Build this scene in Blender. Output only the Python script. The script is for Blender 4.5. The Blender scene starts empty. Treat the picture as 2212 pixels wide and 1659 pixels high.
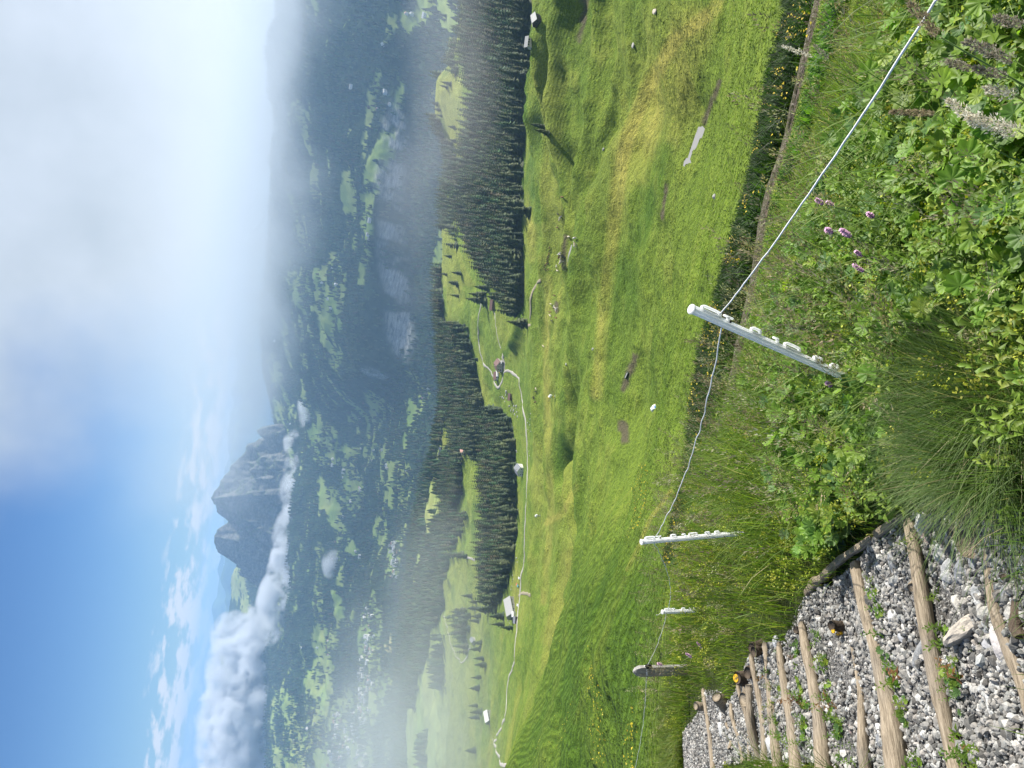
import bpy, bmesh, math, random, time
import numpy as np
from mathutils import Vector, Matrix
T0 = time.time()
Rd = math.radians
S = bpy.context.scene
COL = S.collection
random.seed(11)
rng = np.random.default_rng(11)

# ------------------------------------------------------------------ camera
# The photographer held the phone upright and the file is stored on its side: the camera is rolled a quarter turn.
F = 1597.0                       # focal length for a 2212 px wide picture
PITCH, ROLL = Rd(-20.3), Rd(7.0)
FW = np.array([0, math.cos(PITCH), math.sin(PITCH)])
U0 = np.array([0, -math.sin(PITCH), math.cos(PITCH)])
R0 = np.array([1.0, 0, 0])
UP = U0 * math.cos(ROLL) - R0 * math.sin(ROLL)
RT = R0 * math.cos(ROLL) + U0 * math.sin(ROLL)
cam_d = bpy.data.cameras.new('camera')
cam = bpy.data.objects.new('camera', cam_d)
COL.objects.link(cam)
cam_d.sensor_fit = 'HORIZONTAL'
cam_d.sensor_width = 36.0
cam_d.lens = 36.0 * F / 2212
cam_d.clip_start = 0.05
cam_d.clip_end = 120000
_X, _Y, _Z = -UP, RT, -FW
cam.matrix_world = Matrix([[_X[i], _Y[i], _Z[i], 0] for i in range(3)] + [[0, 0, 0, 1]])
S.camera = cam

# ------------------------------------------------------------------ sky, sun, exposure
SUN_AZ, SUN_EL = Rd(58), Rd(42)            # azimuth to the right of the view
w = bpy.data.worlds.new('World')
S.world = w
w.use_nodes = True
nt = w.node_tree
nt.nodes.clear()
def wn(t, **k):
    n = nt.nodes.new(t)
    for a, b in k.items():
        setattr(n, a, b)
    return n
wout = wn('ShaderNodeOutputWorld')
wbg = wn('ShaderNodeBackground')
sky = wn('ShaderNodeTexSky', sky_type='NISHITA', sun_disc=False, sun_elevation=SUN_EL, sun_rotation=SUN_AZ,
         altitude=2100, air_density=1.0, dust_density=0.6, ozone_density=1.5)
wbg.inputs['Strength'].default_value = 0.07
# cloud cover over the right half of the sky, and rows of far cumulus low over the horizon
tc = wn('ShaderNodeTexCoord')
sep = wn('ShaderNodeSeparateXYZ')
nt.links.new(tc.outputs['Generated'], sep.inputs[0])
def wmath(op, a, b=None, c=None, clamp=False):
    n = wn('ShaderNodeMath', operation=op, use_clamp=clamp)
    for i, x in enumerate((a, b, c)):
        if x is None: continue
        if isinstance(x, (int, float)): n.inputs[i].default_value = x
        else: nt.links.new(x, n.inputs[i])
    return n.outputs[0]
def wnoise(scale, detail, vec, rough=0.5):
    n = wn('ShaderNodeTexNoise')
    n.inputs['Scale'].default_value = scale
    n.inputs['Detail'].default_value = detail
    n.inputs['Roughness'].default_value = rough
    nt.links.new(vec, n.inputs['Vector'])
    return n.outputs['Fac']
az = wmath('ARCTAN2', sep.outputs[0], sep.outputs[1])
el = wmath('ARCSINE', sep.outputs[2])
n1 = wnoise(2.2, 5, tc.outputs['Generated'], 0.55)
n2 = wnoise(9, 6, tc.outputs['Generated'], 0.55)
# cloud front: azimuth and height decide, the noise tears its edge
t = wmath('MULTIPLY', az, 3.4)
t = wmath('ADD', t, wmath('MULTIPLY', el, 1.7))
t = wmath('ADD', t, wmath('MULTIPLY', wmath('SUBTRACT', n1, 0.5), 1.6))
t = wmath('ADD', t, wmath('MULTIPLY', wmath('SUBTRACT', n2, 0.5), 0.25))
t = wmath('ADD', t, 0.56, clamp=True)
cover = wmath('MULTIPLY', wmath('MULTIPLY', t, t), wmath('SUBTRACT', 3.0, wmath('MULTIPLY', t, 2.0)))
mapc = wn('ShaderNodeMapping')
mapc.inputs['Scale'].default_value = (1, 1, 3.2)
nt.links.new(tc.outputs['Generated'], mapc.inputs['Vector'])
nc = wnoise(26, 7, mapc.outputs[0], 0.6)
band = wmath('SUBTRACT', 1.0, wmath('MULTIPLY', wmath('ABSOLUTE', wmath('SUBTRACT', el, 0.018)), 22), clamp=True)
cum = wmath('MULTIPLY', wmath('SUBTRACT', wmath('ADD', nc, wmath('MULTIPLY', band, 0.15)), 0.565), 9, clamp=True)
cum = wmath('MULTIPLY', cum, wmath('MULTIPLY', band, 2.2, clamp=True))
cum = wmath('MULTIPLY', cum, 0.9)
hz = wmath('SUBTRACT', 1.0, wmath('MULTIPLY', wmath('ABSOLUTE', el), 4.5), clamp=True)   # pale air low down
hz = wmath('MULTIPLY', wmath('MULTIPLY', hz, hz), 0.42)
def wmix(f, a, b):
    n = wn('ShaderNodeMix', data_type='RGBA')
    nt.links.new(f, n.inputs['Factor'])
    if isinstance(a, tuple): n.inputs[6].default_value = a
    else: nt.links.new(a, n.inputs[6])
    if isinstance(b, tuple): n.inputs[7].default_value = b
    else: nt.links.new(b, n.inputs[7])
    return n.outputs[2]
tn = wn('ShaderNodeMix', data_type='RGBA', blend_type='MULTIPLY'); tn.inputs['Factor'].default_value = 1.0
nt.links.new(sky.outputs[0], tn.inputs[6]); tn.inputs[7].default_value = (0.50, 0.74, 1.0, 1)
c = wmix(hz, tn.outputs[2], (3.2, 5.0, 7.4, 1))
c = wmix(cum, c, (6.6, 7.2, 8.2, 1))
lowc = wmath('ADD', wmath('MULTIPLY', wmath('ADD', el, 0.08), 1.7), wmath('MULTIPLY', wmath('SUBTRACT', wnoise(3.4, 5, tc.outputs['Generated'], 0.6), 0.5), 2.6), clamp=True)
cc = wn('ShaderNodeMix', data_type='RGBA'); nt.links.new(lowc, cc.inputs['Factor']); cc.inputs[6].default_value = (4.3, 5.1, 6.0, 1); cc.inputs[7].default_value = (6.0, 6.8, 7.9, 1)
c = wmix(cover, c, cc.outputs[2])
nt.links.new(c, wbg.inputs['Color'])
nt.links.new(wbg.outputs[0], wout.inputs['Surface'])

sd = bpy.data.lights.new('sun', 'SUN')
sd.energy = 5.0
sd.angle = Rd(0.53)
sd.color = (1.0, 0.95, 0.87)
sun = bpy.data.objects.new('sun', sd)
COL.objects.link(sun)
SUNV = Vector((math.sin(SUN_AZ) * math.cos(SUN_EL), math.cos(SUN_AZ) * math.cos(SUN_EL), math.sin(SUN_EL)))
sun.rotation_euler = SUNV.to_track_quat('Z', 'Y').to_euler()
sun.location = (40, 20, 60)
S.view_settings.view_transform = 'Standard'
S.view_settings.look = 'None'
S.view_settings.gamma = 1.0
S.view_settings.exposure = 0.78
S.view_settings.use_curve_mapping = False
S.cycles.max_bounces = 10
S.cycles.diffuse_bounces = 3
S.cycles.glossy_bounces = 2
S.cycles.transmission_bounces = 3
S.cycles.transparent_max_bounces = 8
S.cycles.volume_bounces = 6
S.cycles.use_denoising = True
S.cycles.sample_clamp_indirect = 6
S.cycles.volume_step_rate = 1.0
S.cycles.volume_max_steps = 96

# ------------------------------------------------------------------ picture rays and small helpers
def ray(x, y):
    x = np.asarray(x, float); y = np.asarray(y, float)
    return (-UP * (x - 1106)[..., None] + RT * (829.5 - y)[..., None] + FW * F)
def D(x, y, r):
    d = ray(x, y)
    return d * (np.asarray(r, float) / np.hypot(d[..., 0], d[..., 1]))[..., None]
def to_pic(P):
    P = np.asarray(P, float)
    k = F / np.maximum(P @ FW, 1e-6)
    return 1106 - (P @ UP) * k, 829.5 - (P @ RT) * k

def _hash(ix, iy, seed):
    h = (ix * 374761393 + iy * 668265263 + seed * 144665) & 0xffffffff
    h = ((h ^ (h >> 13)) * 1274126177) & 0xffffffff
    return ((h ^ (h >> 16)) & 0xffff) / 65535.0
def vnoise(x, y, seed=0):
    ix = np.floor(x).astype(np.int64); iy = np.floor(y).astype(np.int64)
    fx = x - ix; fy = y - iy
    fx = fx * fx * fx * (fx * (fx * 6 - 15) + 10); fy = fy * fy * fy * (fy * (fy * 6 - 15) + 10)
    a = _hash(ix, iy, seed); b = _hash(ix + 1, iy, seed); c_ = _hash(ix, iy + 1, seed); d = _hash(ix + 1, iy + 1, seed)
    return (a + (b - a) * fx) * (1 - fy) + (c_ + (d - c_) * fx) * fy - 0.5
def fbm(x, y, oct=5, seed=0, gain=0.5, lac=2.03):
    s = 0; a = 1.0
    for i in range(oct):
        s = s + a * vnoise(x, y, seed + i * 17); x = x * lac + 13.7; y = y * lac + 5.1; a *= gain
    return s
def ridged(x, y, oct=5, seed=0):
    s = 0; a = 1.0
    for i in range(oct):
        s = s + a * (0.5 - np.abs(vnoise(x, y, seed + i * 17)) * 2); x = x * 2.05 + 3.1; y = y * 2.05 + 9.7; a *= 0.5
    return s
def smooth01(x): x = np.clip(x, 0, 1); return x * x * (3 - 2 * x)
def inpoly(px, py, poly):
    r = np.zeros(px.shape, bool)
    n = len(poly)
    for i in range(n):
        x1, y1 = poly[i]; x2, y2 = poly[(i + 1) % n]
        if y1 == y2: continue
        cnd = ((y1 > py) != (y2 > py)) & (px < (x2 - x1) * (py - y1) / (y2 - y1) + x1)
        r ^= cnd
    return r
def segdist(px, py, line):
    best = np.full(px.shape, 1e18)
    for (x1, y1), (x2, y2) in zip(line[:-1], line[1:]):
        dx, dy = x2 - x1, y2 - y1
        t_ = np.clip(((px - x1) * dx + (py - y1) * dy) / max(dx * dx + dy * dy, 1e-9), 0, 1)
        best = np.minimum(best, (px - x1 - t_ * dx) ** 2 + (py - y1 - t_ * dy) ** 2)
    return np.sqrt(best)

def tag(o, label=None, cat=None, group=None, kind=None):
    if label: o['label'] = label
    if cat: o['category'] = cat
    if group: o['group'] = group
    if kind: o['kind'] = kind
    return o
def link(o, parent=None):
    COL.objects.link(o)
    if parent is not None: o.parent = parent
    return o
def empty(name, loc, label, cat, group=None, rot=(0, 0, 0), scale=1.0):
    o = bpy.data.objects.new(name, None)
    o.empty_display_size = 0.2
    o.location = loc; o.rotation_euler = rot; o.scale = (scale,) * 3
    link(o)
    return tag(o, label, cat, group)
def mesh_np(name, V, Fq=None, Ft=None, mat=None, smooth=True, attrs=None):
    """mesh from numpy arrays: quads and/or triangles, point colours"""
    me = bpy.data.meshes.new(name)
    V = np.asarray(V, np.float32)
    loops = []; starts = []; tot = 0
    if Fq is not None and len(Fq):
        Fq = np.asarray(Fq, np.int32); loops.append(Fq.ravel()); starts.append(np.arange(len(Fq)) * 4); tot = len(Fq) * 4
    if Ft is not None and len(Ft):
        Ft = np.asarray(Ft, np.int32); loops.append(Ft.ravel()); starts.append(tot + np.arange(len(Ft)) * 3)
    L = np.concatenate(loops); St = np.concatenate(starts).astype(np.int32)
    me.vertices.add(len(V)); me.vertices.foreach_set('co', V.ravel())
    me.loops.add(len(L)); me.loops.foreach_set('vertex_index', L)
    me.polygons.add(len(St)); me.polygons.foreach_set('loop_start', St)
    me.update(calc_edges=True)
    me.polygons.foreach_set('use_smooth', np.full(len(St), smooth))
    for k, a in (attrs or {}).items():
        a = np.asarray(a, np.float32)
        if a.ndim == 1:
            at = me.attributes.new(k, 'FLOAT', 'POINT'); at.data.foreach_set('value', a)
        else:
            if a.shape[1] == 3: a = np.concatenate([a, np.ones((len(a), 1), np.float32)], 1)
            at = me.attributes.new(k, 'FLOAT_COLOR', 'POINT'); at.data.foreach_set('color', a.ravel())
    if mat: me.materials.append(mat)
    return me
def obj(name, me, parent=None):
    return link(bpy.data.objects.new(name, me), parent)
def grid_faces(n, m):
    i = np.arange(n - 1)[:, None] * m + np.arange(m - 1)[None, :]
    i = i.ravel()
    return np.stack([i, i + m, i + m + 1, i + 1], 1)

# ------------------------------------------------------------------ materials
class MT:
    def __init__(s, name):
        s.m = bpy.data.materials.new(name); s.m.use_nodes = True
        s.t = s.m.node_tree; s.t.nodes.clear()
        s.out = s.t.nodes.new('ShaderNodeOutputMaterial')
    def n(s, t_, **k):
        x = s.t.nodes.new(t_)
        for a, b in k.items(): setattr(x, a, b)
        return x
    def set(s, sock, v):
        if v is None: return
        if isinstance(v, (int, float, tuple)): sock.default_value = v if not (isinstance(v, tuple) and len(v) == 3 and sock.type == 'RGBA') else (*v, 1)
        else: s.t.links.new(v, sock)
    def math(s, op, a, b=None, c=None, clamp=False):
        x = s.n('ShaderNodeMath', operation=op, use_clamp=clamp)
        for i, v in enumerate((a, b, c)): s.set(x.inputs[i], v) if v is not None else None
        return x.outputs[0]
    def noise(s, scale, detail=4, rough=0.55, vec=None, dist=0.0):
        x = s.n('ShaderNodeTexNoise')
        x.inputs['Scale'].default_value = scale; x.inputs['Detail'].default_value = detail
        x.inputs['Roughness'].default_value = rough; x.inputs['Distortion'].default_value = dist
        if vec is not None: s.t.links.new(vec, x.inputs['Vector'])
        return x.outputs['Fac']
    def pos(s): return s.n('ShaderNodeNewGeometry').outputs['Position']
    def objco(s): return s.n('ShaderNodeTexCoord').outputs['Object']
    def scaled(s, vec, sc, rot=(0, 0, 0)):
        x = s.n('ShaderNodeMapping'); x.inputs['Scale'].default_value = sc; x.inputs['Rotation'].default_value = rot
        s.t.links.new(vec, x.inputs['Vector']); return x.outputs[0]
    def ramp(s, f, stops, interp='LINEAR'):
        x = s.n('ShaderNodeValToRGB'); e = x.color_ramp.elements; x.color_ramp.interpolation = interp
        while len(e) < len(stops): e.new(0.5)
        for el_, (p, c_) in zip(e, stops): el_.position = p; el_.color = (*c_, 1)
        s.set(x.inputs[0], f); return x.outputs[0]
    def mix(s, f, a, b, blend='MIX'):
        x = s.n('ShaderNodeMix', data_type='RGBA', blend_type=blend)
        s.set(x.inputs['Factor'], f); s.set(x.inputs[6], a); s.set(x.inputs[7], b); return x.outputs[2]
    def attr(s, name): return s.n('ShaderNodeAttribute', attribute_name=name)
    def bump(s, h, strength=0.5, dist=0.1):
        x = s.n('ShaderNodeBump'); x.inputs['Strength'].default_value = strength; x.inputs['Distance'].default_value = dist
        s.set(x.inputs['Height'], h); return x.outputs[0]
    def bsdf(s, col, rough=0.8, normal=None, spec=0.3, metal=0.0, transl=0.0, tcol=None):
        x = s.n('ShaderNodeBsdfPrincipled')
        s.set(x.inputs['Base Color'], col); s.set(x.inputs['Roughness'], rough)
        x.inputs['Specular IOR Level'].default_value = spec; x.inputs['Metallic'].default_value = metal
        if normal is not None: s.t.links.new(normal, x.inputs['Normal'])
        o = x.outputs[0]
        if transl > 0:
            tr = s.n('ShaderNodeBsdfTranslucent'); s.set(tr.inputs['Color'], tcol if tcol is not None else col)
            mx = s.n('ShaderNodeMixShader'); mx.inputs[0].default_value = transl
            s.t.links.new(o, mx.inputs[1]); s.t.links.new(tr.outputs[0], mx.inputs[2]); o = mx.outputs[0]
        s.t.links.new(o, s.out.inputs['Surface'])
        return s.m
def simple(name, col, rough=0.8, var=0.25, scale=6, spec=0.3, bump=0.0, metal=0.0, transl=0.0):
    m = MT(name); v = m.objco(); f = m.noise(scale, 4, 0.6, v)
    d = tuple(x * (1 - var) for x in col); l = tuple(min(1, x * (1 + var)) for x in col)
    c_ = m.ramp(f, [(0.3, d), (0.7, l)])
    return m.bsdf(c_, rough, m.bump(m.noise(scale * 6, 3, 0.6, v), bump, 0.02) if bump else None, spec, metal, transl)

#@@TERRAIN
# ------------------------------------------------------------------ terrain: feature lines seen in the photograph with their distance
H0, SA, SB = 1.55, 0.50, -0.12
def near_plane(X, Y): return -H0 - SA * Y - SB * X
# each line: [(y, x, horizontal distance)], picture pixels of a 2212 wide copy
LINES = [
    [(-90, 1800, 19), (0, 1768, 19), (290, 1702, 18), (420, 1660, 17), (620, 1626, 16), (780, 1592, 15), (1000, 1545, 15), (1300, 1490, 15), (1500, 1478, 15.5), (1760, 1478, 16)],   # trail
    [(-90, 1722, 36), (130, 1678, 36), (400, 1618, 36), (620, 1556, 34), (780, 1510, 34), (1000, 1490, 32), (1300, 1440, 28), (1500, 1435, 27), (1760, 1436, 27)],
    [(-90, 1640, 80), (270, 1565, 90), (620, 1505, 85), (880, 1465, 85), (1180, 1420, 75), (1400, 1380, 65), (1760, 1370, 62)],
    [(-90, 1560, 130), (270, 1512, 150), (360, 1478, 157), (620, 1450, 150), (880, 1412, 165), (1180, 1350, 150), (1400, 1300, 130), (1760, 1280, 120)],
    [(-90, 1400, 235), (220, 1378, 235), (350, 1336, 238), (500, 1322, 245), (700, 1296, 258), (900, 1270, 265), (1150, 1252, 262), (1240, 1238, 250), (1330, 1212, 240), (1430, 1180, 245), (1500, 1158, 250), (1600, 1122, 255), (1760, 1075, 265)],
    [(-90, 1330, 310), (350, 1290, 310), (620, 1262, 315), (900, 1250, 330), (1150, 1262, 330), (1330, 1252, 330), (1500, 1205, 340), (1760, 1130, 350)],
    [(-90, 1250, 400), (300, 1232, 400), (540, 1222, 380), (850, 1208, 390), (1150, 1196, 400), (1330, 1180, 420), (1500, 1150, 440), (1760, 1100, 460)],
    [(-90, 1185, 550), (300, 1168, 560), (520, 1160, 580), (790, 1150, 600), (1000, 1150, 620), (1300, 1132, 640), (1500, 1108, 660), (1760, 1075, 680)],
    [(-90, 1152, 680), (100, 1150, 680), (300, 1140, 690), (450, 1132, 690), (690, 1130, 700), (800, 1104, 800), (1020, 1130, 720), (1310, 1104, 780), (1550, 1062, 880), (1760, 1040, 930)],
    [(-90, 1100, 880), (300, 1085, 880), (600, 1045, 930), (790, 1066, 890), (1000, 1050, 980), (1300, 1038, 1020), (1550, 998, 1200), (1760, 985, 1250)],
    [(-90, 1012, 1280), (60, 1000, 1300), (130, 985, 1320), (170, 948, 1350), (200, 940, 1350), (260, 945, 1360), (330, 975, 1350), (450, 962, 1350), (540, 948, 1350), (650, 950, 1350), (750, 962, 1350), (880, 968, 1480), (1000, 945, 1650), (1150, 925, 1850), (1300, 905, 2050), (1500, 892, 2250), (1760, 880, 2350)],
]
VLINES = [   # beyond the shelf
    [(-90, 1100, 1900), (600, 1100, 1900), (850, 1060, 2100), (1000, 930, 2250), (1150, 905, 2400), (1300, 885, 2600), (1500, 872, 2800), (1760, 862, 2900)],
    [(-90, 950, 3200), (330, 950, 3200), (600, 955, 3250), (790, 955, 3350), (860, 935, 3600), (1000, 890, 3700), (1150, 862, 3850), (1300, 842, 4000), (1500, 828, 4200), (1760, 815, 4300)],
    [(-90, 905, 3600), (330, 905, 3750), (600, 890, 3850), (790, 868, 4000), (830, 880, 4150), (900, 850, 4500), (1000, 815, 4650), (1150, 800, 4800), (1300, 780, 4900), (1500, 765, 5000), (1760, 755, 5050)],
    [(-90, 835, 3900), (200, 830, 3950), (330, 815, 3950), (500, 802, 4000), (700, 792, 4120), (800, 788, 4300), (840, 800, 4700), (900, 785, 5200), (1000, 750, 5400), (1150, 735, 5500), (1300, 715, 5600), (1500, 700, 5700), (1760, 690, 5700)],
    [(-90, 790, 4350), (330, 755, 4350), (500, 748, 4450), (700, 738, 4550), (800, 735, 4900), (900, 720, 5700), (1000, 690, 6000), (1150, 672, 6200), (1300, 655, 6300), (1500, 640, 6400), (1760, 630, 6400)],
    [(-90, 680, 5100), (330, 660, 5200), (600, 655, 5600), (800, 650, 6200), (900, 650, 6700), (1000, 640, 7000), (1150, 620, 7300), (1300, 590, 7700), (1500, 580, 7900), (1760, 575, 7900)],
    [(-90, 590, 6000), (400, 585, 6300), (600, 575, 7000), (700, 566, 7900), (800, 572, 8200), (870, 585, 8300), (940, 602, 8200), (1040, 610, 8400), (1140, 590, 8800), (1200, 540, 9800), (1225, 506, 10800), (1250, 499, 11200), (1295, 503, 11300), (1332, 492, 11300), (1358, 477, 11400), (1414, 475, 11500), (1455, 481, 11500), (1507, 493, 11300), (1600, 488, 11300), (1760, 482, 11300)],
]
AZ0, AZ1 = Rd(-36), Rd(43)
def line_fn(L, azs, sig):
    a = np.array(L, float)
    P = D(a[:, 1], a[:, 0], a[:, 2])
    A = np.arctan2(P[:, 0], P[:, 1])
    o = np.argsort(A)
    fa = np.linspace(AZ0 - 0.3, AZ1 + 0.3, 2400)
    r = np.interp(fa, A[o], a[o, 2]); e = np.interp(fa, A[o], (P[:, 2] / a[:, 2])[o])
    n = int(max(1, 3 * sig / (fa[1] - fa[0])))
    k = np.exp(-0.5 * (np.arange(-n, n + 1) / (n / 3)) ** 2); k /= k.sum()
    r = np.convolve(np.pad(r, n, 'edge'), k, 'valid'); e = np.convolve(np.pad(e, n, 'edge'), k, 'valid')
    return np.interp(azs, fa, r), np.interp(azs, fa, e * r)
def pchip(x, y, q):
    h = np.diff(x); d = np.diff(y) / h
    m = np.zeros_like(x)
    for i in range(1, len(x) - 1):
        if d[i - 1] * d[i] > 0:
            w1 = 2 * h[i] + h[i - 1]; w2 = h[i] + 2 * h[i - 1]
            m[i] = (w1 + w2) / (w1 / d[i - 1] + w2 / d[i])
    m[0] = d[0]; m[-1] = d[-1]
    i = np.clip(np.searchsorted(x, q) - 1, 0, len(h) - 1)
    t_ = (q - x[i]) / h[i]
    return ((1 + 2 * t_) * (1 - t_) ** 2 * y[i] + t_ * (1 - t_) ** 2 * h[i] * m[i] + t_ * t_ * (3 - 2 * t_) * y[i + 1] + t_ * t_ * (t_ - 1) * h[i] * m[i + 1])
def edge_r(a):      # where the near bank breaks off into the slope
    return np.interp(a, [Rd(-70), Rd(-30), Rd(-20), Rd(-8), Rd(-2), Rd(5), Rd(15), Rd(25), Rd(35), Rd(80)], [10.5, 10.5, 10.0, 7.4, 5.2, 4.2, 3.5, 3.0, 2.7, 2.5])
def profiles(azs, near=True):
    K = []
    er = edge_r(azs)
    if near:
        for q in (0.0, 0.5, 1.0):
            rr = np.maximum(er * q, 0.0)
            K.append((rr, near_plane(rr * np.sin(azs), rr * np.cos(azs))))
        ls = np.interp(azs, [Rd(-25), Rd(-10), Rd(0), Rd(12), Rd(40)], [.55, .74, .95, 1.05, 1.1])
        K.append((er * 1.34, K[-1][1] - ls * er * .34))
    for L in LINES: K.append(line_fn(L, azs, 0.006))
    for L in VLINES: K.append(line_fn(L, azs, 0.004))
    re, ze = K[-1]
    K.append((re * 1.04, ze - 60)); K.append((re * 1.25, ze - 900)); K.append((re * 4, ze - 905))
    return np.stack([k[0] for k in K]), np.stack([k[1] for k in K])
def polar(azs, rs, jit=None):
    kr, kz = profiles(azs)
    Z = np.empty((len(azs), len(rs)))
    for i in range(len(azs)):
        Z[i] = pchip(kr[:, i], kz[:, i], rs)
    X = np.sin(azs)[:, None] * rs[None]; Y = np.cos(azs)[:, None] * rs[None]
    return X, Y, Z

# spurs and hollows laid over the meadow: polyline in picture pixels with distance, height, half width in metres
SPURS = [
    ([(0, 1545, 150), (90, 1450, 190), (220, 1385, 225), (350, 1338, 240), (500, 1322, 250), (650, 1300, 262), (760, 1292, 270)], 4.5, 20),
    ([(0, 1290, 360), (200, 1275, 360), (420, 1262, 350), (600, 1258, 330)], 12, 17),
    ([(0, 1240, 430), (250, 1235, 430), (420, 1232, 410)], 12, 19),
    ([(0, 1205, 520), (250, 1200, 520), (420, 1180, 560)], 12, 22),
    ([(480, 1290, 290), (650, 1260, 300), (900, 1240, 320), (1000, 1225, 350)], 6, 16),
    ([(650, 1185, 500), (850, 1180, 500), (1050, 1175, 500)], 7, 20),
    ([(700, 1112, 700), (760, 1100, 760)], 10, 18),
    ([(1000, 1215, 360), (1150, 1228, 330), (1250, 1230, 300)], 7, 14),
    ([(1250, 1380, 90), (1500, 1320, 110), (1700, 1260, 130)], 3, 14),
    ([(280, 1520, 140), (420, 1440, 170), (540, 1390, 195)], -1.5, 13),
    ([(0, 1320, 300), (250, 1330, 275), (420, 1310, 280)], -8, 14),
    ([(0, 1255, 395), (300, 1250, 390), (480, 1245, 365)], -9, 12),
    ([(840, 1222, 350), (950, 1215, 350), (1010, 1208, 380)], -10, 9),
]
_sp = [([tuple(D(x, y, r)[:2]) for (y, x, r) in L], h, wd) for L, h, wd in SPURS]
def relief(X, Y, Rr):
    g = np.clip((Rr - 24) / 120, 0, 1)
    z = fbm(X / 46, Y / 46, 5, 3) * 7.5 * g * (1 - .55 * np.exp(-((Rr - 690) / 130) ** 2))
    rt = np.clip((np.arctan2(X, Y) + .05) / .25, 0, 1) * np.clip((Rr - 170) / 60, 0, 1) * np.clip((640 - Rr) / 80, 0, 1)
    z += ridged(X / 110 + Y / 160, Y / 52, 3, 133) * 12 * rt
    z += fbm(X / 9, Y / 9, 3, 31) * 0.9 * np.clip((Rr - 18) / 60, 0, 1)
    z += fbm(X / 2.6, Y / 2.6, 2, 77) * 0.30 * np.clip((Rr - 16) / 20, 0, 1) * np.clip(2 - Rr / 260, 0, 1)
    for L, h, wd in _sp:
        d = segdist(X, Y, L)
        la = np.array(L); ra = np.hypot(la[:, 0], la[:, 1]); aa = np.arctan2(la[:, 0], la[:, 1]); o = np.argsort(aa)
        sg = np.clip((Rr - np.interp(np.arctan2(X, Y), aa[o], ra[o])) / wd * .5 + .5, 0, 1)
        hh_ = h if h <= 4 else h * smooth01((np.arctan2(X, Y) - aa.min() + .01) / (.55 * (aa.max() - aa.min())))
        z += hh_ * np.exp(-(d / (wd * (.62 + .38 * sg * sg * (3 - 2 * sg)) if h > 5 else wd)) ** 2)
    z += fbm(X / 420, Y / 420, 5, 9, 0.55) * 80 * np.clip((Rr - 2300) / 2500, 0, 1) * np.clip((9500 - Rr) / 3000, 0.25, 1)
    z += fbm(X / 110, Y / 110, 4, 19) * 16 * np.clip((Rr - 800) / 800, 0, 1)
    return z

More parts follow.
